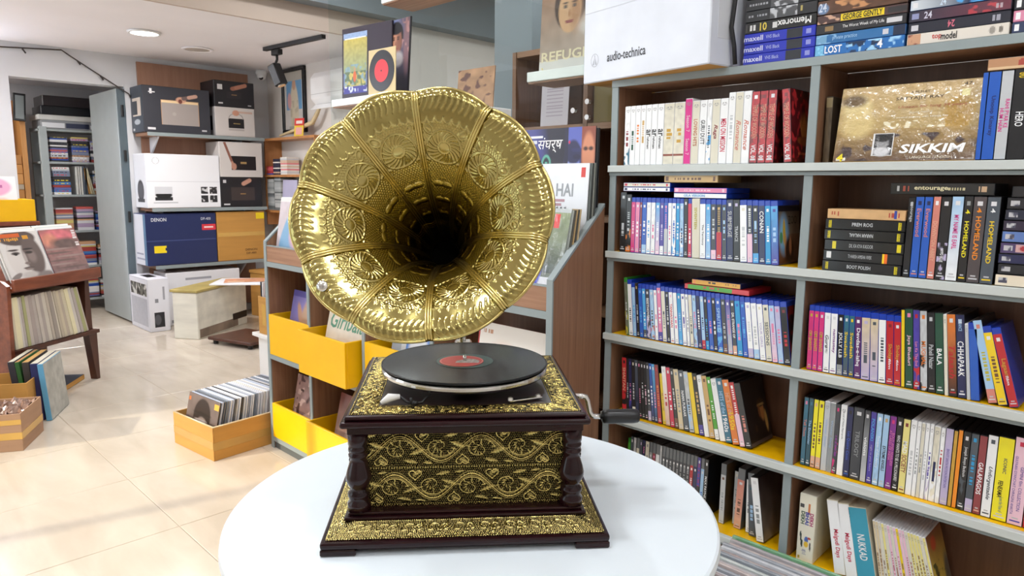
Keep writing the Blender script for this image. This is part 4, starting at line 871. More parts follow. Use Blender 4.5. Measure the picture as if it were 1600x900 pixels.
ray0 = lambda px, py: fw + rt2*((px-800)/FPX) - up2*((py-450)/FPX)
def PX(px, py, Y):                # x on the bookcase plane y = Y for a point of the photograph
    d = ray0(px, py); return d.x*Y/d.y
NAMES = {'white': 'eceef0', 'cream': 'd9d5c4', 'grey': '8f9496', 'lightgrey': 'bcc0c4', 'darkgrey': '3a3d44', 'black': '17171b', 'navy': '1c2350', 'blue': '1f58b8', 'skyblue': '4da3dc', 'paleblue': '9fc3e4', 'cyan': '1c93cc', 'teal': '2a6a84', 'deepteal': '1c4c5c', 'violet': '4a3f9a', 'purple': '7c2a8a', 'plum': '5a2a66', 'lilac': 'b9aed0', 'magenta': 'cf2f78', 'hotpink': 'd6328c', 'pink': 'dc7fa6', 'palepink': 'e6bfd0', 'red': 'b8242c', 'crimson': 'c8284c', 'maroon': '7a2428', 'wine': '8a3a40', 'salmon': 'cd7f72', 'orange': 'd9782c', 'brightorange': 'e88a1c', 'ochre': 'c49a3c', 'tan': 'c6a368', 'yellow': 'e8c81c', 'lemon': 'ece01c', 'olive': 'b8ae30', 'paleyellow': 'e2d888', 'green': '4a9e2c', 'darkgreen': '1d4c38', 'mossgrey': '6d7060', 'brown': '6a4630', 'slate': '47505a', 'greybrown': '4c4446', 'beige': 'd3c3a0', 'peach': 'd9a88c'}
NICE = {'lightgrey': 'light grey', 'darkgrey': 'dark grey', 'skyblue': 'sky blue', 'paleblue': 'pale blue', 'deepteal': 'deep teal', 'hotpink': 'hot pink', 'palepink': 'pale pink', 'brightorange': 'bright orange', 'lemon': 'lemon yellow', 'paleyellow': 'pale yellow', 'darkgreen': 'dark green', 'mossgrey': 'moss grey', 'greybrown': 'grey-brown'}
CASE = {}
def case_mesh(kind, t, d, h):
    key = (kind, round(t, 4), d, h)
    if key not in CASE:
        me = MB().box(-t/2, t/2, 0, d, 0, h).mesh('case', min(.0012, t*.12))
        me.materials.append({'v': WHITE, 'c': CREAMP, 'b': BLUEP, 'd': BLACKP, 's': BLACKP, 'h': BLACKP, 'g': CLEARP, 'n': GREENP}[kind]); CASE[key] = me
    return CASE[key]
KIND = {'v': 'card disc case', 'c': 'card box', 'b': 'blue-topped disc case', 'd': 'disc case', 's': 'thick boxed set', 'h': 'tape box', 'g': 'clear-topped game case', 'n': 'green-topped disc case'}
HGT = {'v': .178, 'c': .186, 'b': .1715, 'd': .19, 's': .192, 'h': .187, 'g': .19, 'n': .18}
DEP = {'v': .125, 'c': .13, 'b': .135, 'd': .135, 's': .14, 'h': .105, 'g': .135, 'n': .135}
def spine(o, kind, t, h, base, acc, foot, seed, style, marks=True):
    rr = random.Random(seed)
    z0, z1 = .002, h-.002
    if kind in 'bn': z1 = h-.0145
    if kind == 'g': z1 = h-.035
    A = Art(7, 60, NAMES.get(base, base)); b, a, f = [NAMES.get(c, c) for c in (base, acc, foot)]
    if style == 'gita': A.noise(.12, 3, seed).rect(0, .13, 1, .16, '8a4a3a').marks(.3, .35, .8, .6, a, 4, True, seed)
    elif style == 'split': A.rect(0, 0, 1, .5, f).marks(.25, .5, .75, .9, a, 12, True, seed)
    elif style == 'fade': A.grad(f, b, 0, 1).noise(.08, 4, seed)
    elif style == 'foot': A.rect(0, 0, 1, .17, f)
    elif style == 'flame': A.noise(.35, 3, seed).blotch(f, 3, .6, seed)
    elif style == 'photo': A.noise(.15, 3, seed).blotch(f, 4, .58, seed, (0, .0, 1, .45))
    if marks:
        lo = rr.uniform(.22, .38); hi = lo+rr.uniform(.25, .4)
        A.marks(.3, lo, .75, min(hi, .82), a, rr.randint(9, 16), True, seed)
    if kind in 'v': A.ell(.5, .93, .28, .024, '8e8e90', .4).ell(.5, .93, .17, .014, b, .4)
    elif kind in 'bdsg' and style != 'plain':
        A.rect(.22, .9, .78, .945, rr.choice(['d8d8dc', a, f])); A.rect(.2, .03, .8, .05, rr.choice(['c8c8cc', a])).rect(.25, .065, .75, .078, 'b9b9bd')
    return art_obj('spine_print', A, t-.0012, z1-z0, o, (-(t-.0012)/2, -.0004, z0), material=ARTG if kind in 'bdsg' else ART)
SEED = [100]
def row(items, pxy0, pxy1, Y, z, shelf, group, lean=(0, 0), gap=.0009, cover=None, order='from left'):
    x0, x1 = PX(*pxy0, Y), PX(*pxy1, Y)
    tot = sum(it[1] for it in items); n = len(items)
    k = (x1-x0-gap*n)/sum(it[1]/math.cos(math.radians(abs(lean[0]+(lean[1]-lean[0])*i/max(1, n-1)))) for i, it in enumerate(items))
    x = x0; out = []; cnt = 0
    for i, it in enumerate(items):
        kind, wd, base = it[0], it[1], it[2]
        acc = it[3] if len(it) > 3 else 'darkgrey'; foot = it[4] if len(it) > 4 else acc
        opt = it[5] if len(it) > 5 else {}
        a = math.radians(opt.get('lean', lean[0]+(lean[1]-lean[0])*i/max(1, n-1))); ca, sa = math.cos(a), math.sin(abs(a))
        t = wd*k
        if kind == '_': x += t+gap; continue
        SEED[0] += 1; sd = SEED[0]; cnt += 1
        h = opt.get('h', HGT[kind]); t = round(t, 4)
        xc = x+t/2*ca
        o = link({'c': 'card_box', 's': 'boxed_set', 'h': 'tape_box'}.get(kind, 'disc_case'), case_mesh(kind, t, DEP[kind], h), None, (xc, Y+opt.get('dy', 0), z+.0006+t/2*sa), (0, -a, 0))
        bn = NICE.get(base, base); an = NICE.get(acc, acc)
        lab = opt.get('lab') or ('%s %s with %s lettering' % (bn, KIND[kind], an) if acc != base else '%s %s' % (bn, KIND[kind]))
        full = '%s, %s %s, %s' % (lab, ORD[cnt-1], order, shelf)
        if len(full.split()) > 16: full = '%s %s, %s %s, %s' % (bn, KIND[kind], ORD[cnt-1], order, shelf)
        tag(o, full, 'disc case' if kind in 'vbdgn' else 'box', group)
        ttl = opt.get('t')
        spine(o, kind, t, h, base, acc, foot, sd, opt.get('st', ''), marks=not ttl and opt.get('st') not in ('gita', 'split', 'plain'))
        if ttl:
            for j, tx in enumerate(ttl if isinstance(ttl, list) else [ttl]):
                s_, zc, ln, ht = tx[:4]; cl = tx[4] if len(tx) > 4 else acc; dx = tx[5] if len(tx) > 5 else 0
                text(s_, o, spine_M(dx*t, -.0009, zc*h), ln*h, min(ht, .86)*t, NAMES.get(cl, cl), 'spine_title', bold=.015 if len(s_) < 16 else 0, shear=opt.get('sh', 0))
        if opt.get('cov') is not None:
            opt['cov'].a = np.clip(opt['cov'].a*(1 if opt.get('lit') else 1.7), 0, .9); opt['lit'] = True  # print colours brightened to make up for weak light on the side faces
            art_obj('cover_print', opt['cov'], DEP[kind]-.004, h-(.016 if kind == 'b' else .004), o, (t/2+.0004, .002, .002), R90, ARTG)
            if opt.get('cgrey'): pass
        out.append(o); x += t*ca+gap/ca if False else t/ca+gap
    return out
def flat(x0, x1, Y, z, h, d, base, label, cat='disc case', name='disc_case', kindmat=BLACKP, marks='white', side='right', group=None, title=None, A=None, rz=0, dx=0, flip=False):
    w = x1-x0
    o = obj(name, B(-w/2, w/2, 0, d, 0, h-.0008), kindmat, None, .001, loc=((x0+x1)/2+dx, Y, z), rot=(0, 0, rz))
    tag(o, label, cat, group)
    if A is None:
        SEED[0] += 1; A = Art(50, 6, NAMES.get(base, base))
        if marks and not title: A.marks(.2, .3, .7, .75, NAMES.get(marks, marks), 16, False, SEED[0])
        if marks: A.rect(.03, .25, .08, .75, NAMES.get(marks, marks)).rect(.92, .2, .965, .8, NAMES.get(marks, marks))
    art_obj('spine_print', A, w-.003, h-.003, o, (-w/2+.0015, -.0004, .0012), material=ARTG)
    for tx in (title or []):
        s_, u, ln, ht, cl = tx[:5]
        text(s_, o, front_M(-w/2+u*w, -.0009, h/2, flip or (len(tx) > 5 and tx[5])), ln*w, ht*h, NAMES.get(cl, cl), 'spine_title', bold=.02 if len(s_) < 14 else 0)
    return o

# ---- left bay, top shelf
G = 'left bay top shelf'
lotus = Art(50, 60, '3a0a10').noise(.4, 4, 2).blotch('7a1a20', 4, .6, 3)
for k in range(9): lotus.ell(.62+.035*(k-4), .5-.012*abs(k-4)**1.5, .022, .2, '8a5a2c', .4, -.09*(k-4))
lotus.ell(.6, .3, .3, .06, '6a3a1a', .4).marks(.3, .1, .8, .13, '8a4a30', 8, False, 4)
def wv(acc, foot='white', st='', **o): return ('v', 44, 'white', acc, foot, dict(o, st=st))
items = [('v', 50, 'white', 'wine', 'teal', {'st': 'photo'}), wv('darkgreen'), wv('orange'), wv('tan'),
  ('v', 47, 'white', 'black', 'tan', {'t': [('ar', .53, .12, .75, 'black'), ('rahman', .37, .2, .4, 'black')], 'lab': 'white case with bold two-letter title'}),
  ('v', 49, 'white', 'black', 'tan', {'t': [('ar', .53, .12, .75, 'black'), ('rahman', .37, .2, .4, 'black')], 'lab': 'white case with bold two-letter title'}),
  ('v', 54, 'white', 'black', 'tan', {'t': [('ar', .53, .12, .75, 'black'), ('rahman', .37, .2, .4, 'black')], 'lab': 'white case with bold two-letter title'}),
  ('v', 83, 'cream', 'ochre', 'cream', {'st': 'gita'}), ('v', 84, 'cream', 'ochre', 'cream', {'st': 'gita'}),
  ('v', 56, 'hotpink', 'palepink', 'hotpink', {'h': .186, 't': [('Season 7', .62, .25, .5, 'palepink'), ('Season 7', .27, .25, .5, 'palepink')]}),
  ('v', 58, 'cream', 'orange', 'cream', {'t': [('LOVING HITS', .5, .42, .5, 'b5622c')]}), ('v', 54, 'white', 'navy', 'white', {'t': [('GURU DUTT', .5, .38, .6, 'darkgrey')]}),
  ('v', 36, 'white', 'slate', 'skyblue', {'st': 'photo'}), ('v', 58, 'cream', 'wine', 'cream', {'t': [('Raga', .5, .22, .6, 'wine')], 'sh': .3}),
  ('v', 58, 'white', 'red', 'white', {'t': [('MEN ON MISSION', .44, .5, .7, 'crimson')]}), ('v', 48, 'white', 'lightgrey', 'white', {'h': .192}), ('v', 55, 'cream', 'peach', 'cream', {'h': .192, 't': [('Romance', .4, .42, .6, 'salmon')], 'sh': .4}), ('v', 55, 'white', 'peach', 'white', {'h': .192, 't': [('Romance', .4, .42, .6, 'salmon')], 'sh': .4}),
  ('d', 55, 'red', 'white', 'maroon', {'st': 'flame', 't': [('TEMPLE OF WOODEN', .58, .46, .6, 'peach'), ('VOL. 01', .16, .2, .6, 'white')]}), ('d', 54, 'red', 'white', 'maroon', {'st': 'flame', 't': [('TEMPLE OF WOODEN', .58, .46, .6, 'peach'), ('VOL. 01', .16, .2, .6, 'white')]}),
  ('d', 56, 'red', 'white', 'maroon', {'st': 'flame', 'cov': lotus, 't': [('TEMPLE OF WOODEN', .58, .46, .6, 'peach'), ('VOL. 01', .16, .2, .6, 'white')]}), ('_', 66, ''), ('d', 52, 'red', 'white', 'maroon', {'st': 'flame', 'lean': 5, 'cov': lotus, 't': [('TEMPLE OF WOODEN', .58, .46, .6, 'peach'), ('VOL. 01', .16, .2, .6, 'white')]})]
row(items, (974.5, 258), (1237.5, 255), D+.001, SH[1], G, 'cases on the left bay top shelf')
# ---- left bay, second shelf
G = 'left bay second shelf'
zoo = Art(50, 60, '8a7a68').grad('6f6656', '4a443c', .5, 1); zoo.grad('4a2c1c', '6a5440', 0, .5).noise(.12, 4, 2); zoo.ell(.25, .5, .2, .3, '6fa8d8', .8).ell(.26, .55, .06, .22, 'd0a840', .3).ell(.33, .32, .05, .2, 'c89a70', .4).ell(.12, .45, .07, .1, '3a7a50', .3).ell(.5, .2, .2, .25, '2a1a14', .4).ell(.55, .3, .06, .16, '9a6a48', .4).rect(0, .9, 1, 1, '14141a')
items = [('d', 65, 'black', 'lightgrey', 'salmon', {'h': .187}), ('d', 57, 'black', 'lightgrey', 'orange', {'h': .18, 'st': 'photo'}), ('b', 45, 'magenta', 'palepink', 'pink'), ('b', 46, 'pink', 'white', 'pink'), ('b', 24, 'wine', 'lilac', 'grey'), ('b', 48, 'blue', 'white', 'paleblue', {'st': 'foot'}), ('b', 45, 'white', 'skyblue', 'cream'), ('b', 46, 'white', 'pink', 'white', {'st': 'photo'}), ('b', 46, 'skyblue', 'white', 'palepink', {'st': 'fade'}), ('b', 40, 'violet', 'lilac', 'white', {'st': 'foot'}), ('b', 40, 'blue', 'pink', 'lightgrey', {'st': 'split'}), ('b', 38, 'white', 'pink', 'paleblue'), ('b', 40, 'white', 'blue', 'skyblue', {'st': 'photo'}), ('b', 36, 'cyan', 'white', 'blue'), ('b', 38, 'paleblue', 'navy', 'white', {'st': 'photo'}), ('d', 40, 'black', 'lightgrey', 'black', {'h': .172}), ('b', 36, 'crimson', 'white', 'crimson'), ('c', 75, 'cream', 'olive', 'green', {'h': .172, 't': [('SEVENTEEN', .67, .36, .35, 'olive')]}),
  ('b', 55, 'white', 'slate', 'white', {'t': [('The Territory', .4, .35, .4, 'slate')]}), ('b', 46, 'skyblue', 'white', 'paleblue', {'st': 'fade'}), ('b', 48, 'darkgrey', 'lightgrey', 'palepink', {'st': 'foot'}), ('b', 50, 'black', 'tan', 'red', {'st': 'split'}), ('b', 42, 'darkgrey', 'paleblue', 'pink'), ('d', 58, 'navy', 'white', 'black', {'h': .172, 't': [('SUBMERGE', .6, .42, .6, 'lightgrey')]}), ('d', 56, 'black', 'lightgrey', 'lilac', {'h': .172, 't': [('TRANCE', .45, .25, .5, 'lightgrey')]}), ('b', 60, 'white', 'lightgrey', 'cream'), ('b', 46, 'darkgrey', 'white', 'palepink', {'st': 'split'}), ('b', 50, 'black', 'paleblue', 'skyblue', {'st': 'foot'}), ('b', 52, 'navy', 'white', 'navy', {'t': [('CONAN', .66, .34, .65, 'white')]}), ('b', 46, 'cyan', 'white', 'cyan'), ('b', 58, 'skyblue', 'paleblue', 'violet', {'st': 'fade', 'cov': zoo})]
o = row(items, (967.5, 393), (1217, 415), D+.002, SH[2], G, 'cases on the left bay second shelf', (0, 4.6))
text('ZOO', o[-1], Matrix.Translation((max(v.co.x for v in o[-1].data.vertices)+.0008, .088, .118)) @ Matrix.Rotation(math.pi/2, 4, 'Z') @ RX, .055, .022, '2a2824')
zt = SH[2]+.1725+.0016
xs = [PX(p, 300, D+.003) for p in (974, 1047, 1053, 1136, 1037, 1121)]
flat(xs[0], xs[1], D+.003, zt+.0165, .0135, .135, 'white', 'white case with blue lettering lying flat, lower left of the second-shelf pile', kindmat=BLUEP, marks='navy')
flat(xs[0], xs[1], D+.003, zt+.0301, .0135, .135, 'cream', 'cream and pink case lying flat, upper left of the second-shelf pile', kindmat=BLUEP, marks='crimson')
flat(xs[2], xs[3], D+.003, zt, .0145, .135, 'white', 'white case with pale blue capitals lying flat, lower right of the pile', kindmat=BLUEP, marks=None, title=[('GILA VERSION', .4, .4, .5, 'skyblue')])
flat(xs[2], xs[3], D+.003, zt+.0147, .0155, .135, 'pink', 'pink case lying flat above the white one, second shelf pile', kindmat=BLUEP, marks='palepink')
flat(xs[4], xs[5], D+.003, zt+.0440, .022, .135, 'tan', 'tan wooden-look box lying on top of the second shelf pile', 'box', 'tape_box', mcol('a58a58'), 'brown')
# ---- left bay, third shelf
G = 'left bay third shelf'
items = [('n', 40, 'mossgrey', 'lightgrey', 'olive', {'st': 'photo', 'h': .185}), ('b', 50, 'white', 'darkgrey', 'white', {'h': .18}), ('b', 40, 'paleblue', 'skyblue', 'paleblue'), ('d', 36, 'black', 'lightgrey', 'tan', {'h': .172}), ('b', 44, 'blue', 'skyblue', 'paleblue'), ('b', 40, 'skyblue', 'white', 'slate', {'st': 'foot'}), ('b', 46, 'darkgrey', 'white', 'lilac', {'st': 'photo', 't': [('BEETHOVEN', .55, .4, .6, 'white')]}), ('b', 46, 'paleblue', 'slate', 'salmon', {'st': 'photo'}), ('b', 38, 'white', 'pink', 'white'), ('b', 46, 'pink', 'white', 'violet', {'st': 'foot', 'h': .18}), ('b', 46, 'cream', 'slate', 'cream'), ('b', 40, 'black', 'lightgrey', 'black'), ('b', 44, 'white', 'red', 'palepink', {'t': [('TANHAIYAAN', .5, .42, .6, 'crimson')]}), ('b', 44, 'white', 'pink', 'white'), ('b', 42, 'cyan', 'paleblue', 'skyblue', {'st': 'fade'}), ('b', 44, 'white', 'violet', 'violet'), ('b', 32, 'white', 'grey', 'white'), ('b', 40, 'cream', 'slate', 'white'), ('b', 40, 'paleblue', 'pink', 'grey', {'st': 'photo'}), ('b', 40, 'navy', 'white', 'darkgrey'),
  ('b', 38, 'paleblue', 'navy', 'red', {'st': 'foot'}), ('b', 34, 'black', 'cyan', 'cyan', {'st': 'foot'}), ('b', 44, 'blue', 'pink', 'paleblue'), ('b', 38, 'black', 'white', 'black'), ('b', 52, 'blue', 'white', 'skyblue', {'st': 'photo', 't': [('SPIRITED', .55, .42, .6, 'paleblue')]}), ('b', 46, 'darkgrey', 'lightgrey', 'brown', {'st': 'foot'}), ('b', 46, 'violet', 'pink', 'lightgrey', {'st': 'fade'}), ('b', 42, 'darkgrey', 'white', 'peach', {'st': 'foot', 't': [('DR. STRANGE OF', .5, .42, .55, 'white')]}), ('b', 52, 'cyan', 'pink', 'blue'), ('b', 46, 'blue', 'skyblue', 'navy'), ('b', 52, 'white', 'lightgrey', 'lilac', {'st': 'foot'}), ('b', 54, 'white', 'lightgrey', 'paleblue', {'st': 'foot'}), ('b', 54, 'white', 'darkgrey', 'cream', {'t': [('YOUR GIRLS', .42, .4, .4, 'lilac')]}), ('b', 54, 'cream', 'slate', 'cream', {'t': [('SESSIONS', .45, .38, .55, 'slate')]}), ('b', 50, 'paleblue', 'pink', 'palepink', {'st': 'fade'}), ('b', 50, 'lilac', 'pink', 'paleblue', {'st': 'fade'}), ('b', 60, 'black', 'red', 'maroon', {'cov': Art(30, 40, '201418').noise(.3, 5, 2).blotch('6a1a1a', 4, .62, 5)})]
row(items, (978, 525), (1237, 571), D+.012, SH[3], G, 'cases on the left bay third shelf', (5, 8.4))
zt = SH[3]+.1715+.0035
xg = [PX(p, 450, D+.012) for p in (1069, 1171, 1080, 1157)]
flat(xg[0], xg[1], D+.013, zt, .0155, .135, 'green', 'green and red case lying flat on the third shelf row', kindmat=mcol('c02830'), A=Art(40, 5, '4aa032').rect(.75, 0, 1, 1, 'c8303a').rect(0, 0, .04, 1, 'c8303a').marks(.3, .3, .55, .8, 'c84a4a', 8, False, 3))
flat(xg[2], xg[3], D+.013, zt+.0157, .0155, .135, 'ochre', 'amber yellow case lying flat above the green and red case', kindmat=mcol('1c2a5c'), A=Art(40, 5, 'd9a032').marks(.35, .3, .5, .8, '3a2a14', 6, False, 3).rect(.02, .1, .08, .9, 'e0843c').marks(.7, .3, .95, .8, 'a8782c', 5, False, 5))
# ---- left bay, fourth shelf
G = 'left bay fourth shelf'
man = Art(40, 56, '141010').noise(.2, 4, 3); man.ell(.72, .48, .1, .16, '9a6a3c', .4).ell(.7, .6, .16, .07, '2e2010', .3).ell(.7, .57, .17, .02, '8a7448', .4).ell(.85, .3, .06, .16, 'a88a50', .5).ell(.6, .48, .05, .1, '6a4426', .5).rect(0, 0, 1, .06, '3c3436').ell(.35, .24, .04, .06, '3a2a1c', .4)
items = [('d', 66, 'red', 'white', 'black', {'st': 'photo', 't': [('SHAITAN', .62, .4, .6, 'peach')]}), ('d', 34, 'black', 'lightgrey', 'black'), ('d', 44, 'navy', 'pink', 'violet', {'st': 'photo'}), ('d', 48, 'black', 'lightgrey', 'cream', {'st': 'foot'}), ('d', 44, 'slate', 'black', 'navy', {'st': 'fade'}), ('d', 40, 'black', 'pink', 'black'), ('d', 40, 'black', 'lightgrey', 'black'), ('d', 40, 'black', 'palepink', 'greybrown'), ('d', 44, 'darkgrey', 'white', 'lilac', {'st': 'foot'}), ('d', 40, 'blue', 'white', 'navy', {'st': 'fade'}), ('d', 40, 'skyblue', 'pink', 'navy', {'st': 'fade'}), ('d', 52, 'maroon', 'orange', 'red', {'st': 'fade'}), ('d', 46, 'yellow', 'ochre', 'yellow', {'h': .165, 'dy': .004}), ('d', 60, 'white', 'red', 'peach', {'st': 'fade'}), ('d', 56, 'crimson', 'white', 'pink'), ('d', 46, 'black', 'lightgrey', 'brown', {'st': 'foot'}), ('d', 64, 'beige', 'grey', 'mossgrey'), ('d', 66, 'slate', 'white', 'navy', {'t': [('NAMA PUKAAR', .45, .42, .5, 'white')]}), ('d', 60, 'lightgrey', 'slate', 'paleblue', {'st': 'photo'}), ('d', 56, 'yellow', 'ochre', 'yellow', {'st': 'plain'}), ('d', 58, 'black', 'tan', 'violet', {'st': 'foot'}), ('v', 58, 'white', 'lightgrey', 'white', {'h': .186, 'st': 'plain'}), ('d', 64, 'tan', 'brown', 'ochre'), ('d', 50, 'green', 'white', 'white', {'st': 'foot'}), ('v', 66, 'white', 'darkgreen', 'white', {'h': .186, 'st': 'plain'}), ('d', 74, 'teal', 'white', 'deepteal', {'h': .193, 't': [('HITS of the', .62, .34, .6, 'paleblue'), ('1960s', .3, .26, .7, 'white')]}), ('d', 78, 'orange', 'white', 'brown', {'h': .193, 't': [('HITS of the', .62, .34, .6, 'peach'), ('1950s', .36, .26, .7, 'yellow')]}), ('d', 60, 'red', 'white', 'palepink', {'st': 'split'}), ('d', 70, 'black', 'salmon', 'black', {'cov': man})]
row(items, (972, 648), (1176, 702), D+.022, SH[4], G, 'cases on the left bay fourth shelf', (2.5, 15))
# ---- left bay, fifth shelf
G = 'left bay fifth shelf'
gm = [('n', 40, 'green', 'white', 'green'), ('d', 42, 'slate', 'paleblue', 'lightgrey'), ('d', 42, 'lightgrey', 'slate', 'white'), ('g', 46, 'cream', 'grey', 'cream'), ('d', 40, 'slate', 'lilac', 'grey'), ('d', 42, 'navy', 'pink', 'black', {'st': 'split'}), ('d', 56, 'cream', 'grey', 'cream'), ('g', 44, 'grey', 'cream', 'darkgrey'), ('g', 48, 'wine', 'pink', 'magenta'), ('g', 52, 'white', 'grey', 'white'), ('d', 34, 'lightgrey', 'salmon', 'pink')]
gm += [('g', 46, 'darkgrey', 'lightgrey', 'white', {'st': 'split'}) for k in range(8)]
gm += [('g', 46, 'red', 'white', 'maroon'), ('g', 46, 'navy', 'white', 'black'), ('d', 46, 'violet', 'red', 'black', {'st': 'split'}), ('g', 46, 'paleblue', 'blue', 'paleblue'), ('d', 46, 'black', 'white', 'ochre', {'st': 'foot', 't': [('MAX PAYNE 2', .5, .42, .6, 'white')]})]
row(gm, (978, 757), (1102, 811), D+.05, SH[5], G, 'game cases on the left bay fifth shelf', (-1, -1))
row([('g', 30, 'lightgrey', 'grey', 'brown', {'cov': Art(20, 30, '4a3a26').noise(.2, 5, 2), 'dy': -.004}), ('_', 24, ''), ('d', 24, 'lightgrey', 'grey', 'cream', {'h': .17, 'dy': .02}), ('g', 40, 'salmon', 'brown', 'peach', {'st': 'fade', 'lean': -2}), ('_', 26, ''), ('d', 26, 'white', 'grey', 'white', {'h': .165, 'lean': 2, 'dy': .0}), ('g', 36, 'slate', 'paleblue', 'deepteal', {'lean': 4, 'dy': -.012}), ('_', 20, ''), ('d', 40, 'white', 'grey', 'white', {'lean': 9, 'dy': -.03, 'cov': Art(30, 40, '5a5248').grad('6a6258', '2a2022').noise(.35, 6, 4)})], (1123, 822), (1201, 852), D+.06, SH[5], 'right end of left bay fifth shelf', 'loose cases at the right end of the left bay fifth shelf')

# ---- right bay, top shelf
Y0 = D+.004
box = obj('boxed_set', B(0, .40, 0, .03, 0, .228), mcol('b8a070', .4), None, .002)
bx0 = PX(1299, 250, Y0); bx1 = PX(1521, 249, Y0)
box.location = (bx0+.002, Y0+.002, SH[1]+.0006); box.rotation_euler = (-math.radians(11), 0, 0)
W_ = bx1-bx0; box.scale = (1, 1, 1)
box.data = MB().box(0, W_, 0, .03, 0, .185).mesh('boxed_set', .002); box.data.materials.append(mcol('b8a070', .4))
tag(box, 'large shrink-wrapped tan boxed set lying face out, right bay top shelf', 'box')
A = Art(150, 104, 'b99c62').grad('a9905a', 'c2a674', .4, 1).grad('5c4230', 'a08450', 0, .42).noise(.1, 6, 3); A.ell(.13, .72, .11, .16, 'd8c48c', .5).ell(.1, .82, .1, .08, '6a5434', .6).ell(.15, .5, .12, .18, 'cdb67c', .6).blotch('e6ddc0', 5, .6, 4, (.3, .42, .85, .52)).blotch('3c2c2c', 9, .6, 8, (0, .0, 1, .36)).rect(.78, .42, .93, .75, 'b8923c').ell(.86, .6, .1, .2, 'a8843c', .4)
A.rect(.29, .07, .44, .37, 'd8d8d8').rect(.297, .08, .433, .36, '1c1c20').ell(.36, .24, .045, .09, '8a8a8c', .4).ell(.36, .3, .05, .05, '0e0e10', .3).ell(.36, .12, .06, .06, 'c9c9cc', .4)
A.rect(.02, .01, .09, .05, 'e8e0d0').rect(.86, .8, .915, .88, 'e2d89a')
art_obj('cover_print', A, W_-.003, .181, box, (.0015, -.0005, .002), material=ARTW)
def bt(s_, u, v, ln, ht, c, **k): text(s_, box, front_M(u*W_, -.0012, v*.185), ln*W_, ht*.185, c, 'cover_title', **k)
bt('SIKKIM', .71, .16, .44, .115, 'f0f0f0', bold=.03, shear=.15); bt('LANGUAGE / ENGLISH', .71, .05, .28, .03, 'e2d8c4'); bt('A FILM BY', .58, .88, .13, .028, '4a3a26'); bt('SATYAJIT RAY', .58, .80, .33, .05, '3a3026'); bt('Unseen for long 39 years', .67, .69, .46, .045, '9a4a30', shear=.2); bt('Special Feature', .6, .62, .16, .03, 'e8e0cc'); bt('A musical journey with Satyajit Ray', .6, .56, .38, .03, 'e8e0cc'); bt('4', .055, .06, .05, .1, 'e8d41c', bold=.04); bt('47', .89, .94, .05, .04, '3a3026')
hb = obj('disc_case', B(0, .016, 0, .12, 0, .165), mcol('4a4034', .4), None, .001, loc=(UPR[1][1]+.006, Y0+.035, SH[1]+.0006)); tag(hb, 'dark film case standing hidden behind the tan boxed set', 'disc case')
A = Art(8, 40, '5a4c3a').noise(.5, 4, 3).rect(0, .85, 1, 1, '8a7c5c'); art_obj('spine_print', A, .015, .16, hb, (.0005, -.0004, .002))
items = [('h', 11, 'blue', 'black', 'blue', {'st': 'plain'}), ('h', 24, 'blue', 'navy', 'navy', {'t': [('Unoop Kinaray', .5, .45, .45, '1c2a6a')]}), ('h', 23, 'lightgrey', 'crimson', 'black', {'t': [('HUM HAIN', .45, .26, .35, 'hotpink', -.22), ('RAHI PYAR KE', .52, .32, .35, 'hotpink', .2)]}), ('h', 34, 'black', 'white', 'yellow', {'t': [('HERO', .45, .16, .45, 'white'), ('GVD', .93, .06, .5, 'yellow')]}), ('h', 28, 'darkgrey', 'white', 'grey'), ('h', 28, 'black', 'orange', 'grey'), ('h', 28, 'slate', 'white', 'grey')]
items[0][5]['lab'] = 'plain blue tape box'; items[1][5]['lab'] = 'bright blue tape box with dark crest'
xr = row(items, (1523, 249), (1676, 248), Y0, SH[1], 'right bay top shelf', 'tape boxes on the right bay top shelf')
flat(PX(1542, 110, Y0), PX(1542, 110, Y0)+.19, Y0+.004, SH[1]+.189, .025, .105, 'tan', 'orange-tan box with red marks lying on the tape boxes, right bay top shelf', 'box', 'tape_box', mcol('b58a64'), A=Art(60, 8, 'b98a66').marks(.38, .2, .65, .85, 'a8483c', 7, False, 3).ell(.33, .5, .05, .4, 'a8483c', .2).rect(0, 0, 1, .2, 'd8b890'))
# ---- right bay, second shelf
Y0 = D+.003; G = 'right bay second shelf'
xa, xb = PX(1284, 420, Y0), PX(1408, 420, Y0)
zz = SH[2]+.0006
for k, (s_, fl_, lab) in enumerate((('BOOT POLISH', False, 'lowest black tape box in the flat stack of five'), ('TI HARISH AMISHA VIVEK', False, 'black tape box with an orange stripe, second from the stack bottom'), ('DIL KA KYA KASOOR', False, 'black tape box with bow emblems, middle of the flat stack'), ('NARAM HALAAL', True, 'black tape box with upside-down title, fourth from the stack bottom'), ('PREM ROG', False, 'topmost black tape box, under the tan box'))):
    A = Art(80, 10, '141416')
    if k == 1: A.rect(.76, .05, .83, .95, 'e86a1c').rect(.76, .05, .785, .95, 'f0d01c').rect(.04, .2, .1, .85, 'd8d8d8')
    else:
        ys = [(.04, .075), (.93, .965)] if k != 2 else [(.1, .15), (.92, .97)]
        for u0, u1 in ys: A.rect(u0, .1, u1, .9, 'd8c81c')
    h = .0262
    o = flat(xa, xb, Y0, zz, h, .105, 'black', lab+', '+G, 'box', 'tape_box', A=A, title=[(s_, .48, .3 if len(s_) > 9 else .26, .34, 'lightgrey', fl_)], group='black tape boxes lying flat in the right bay', dx=.001*(k % 3)); zz += h
    for u0, u1 in ([(.04, .075), (.93, .965)] if k not in (1, 2) else []): text('GOLD', o, spine_M(-(xb-xa)/2+(u0+u1)/2*(xb-xa), -.0010, h/2), h*.7, .006, '6a5c10', 'spine_title')
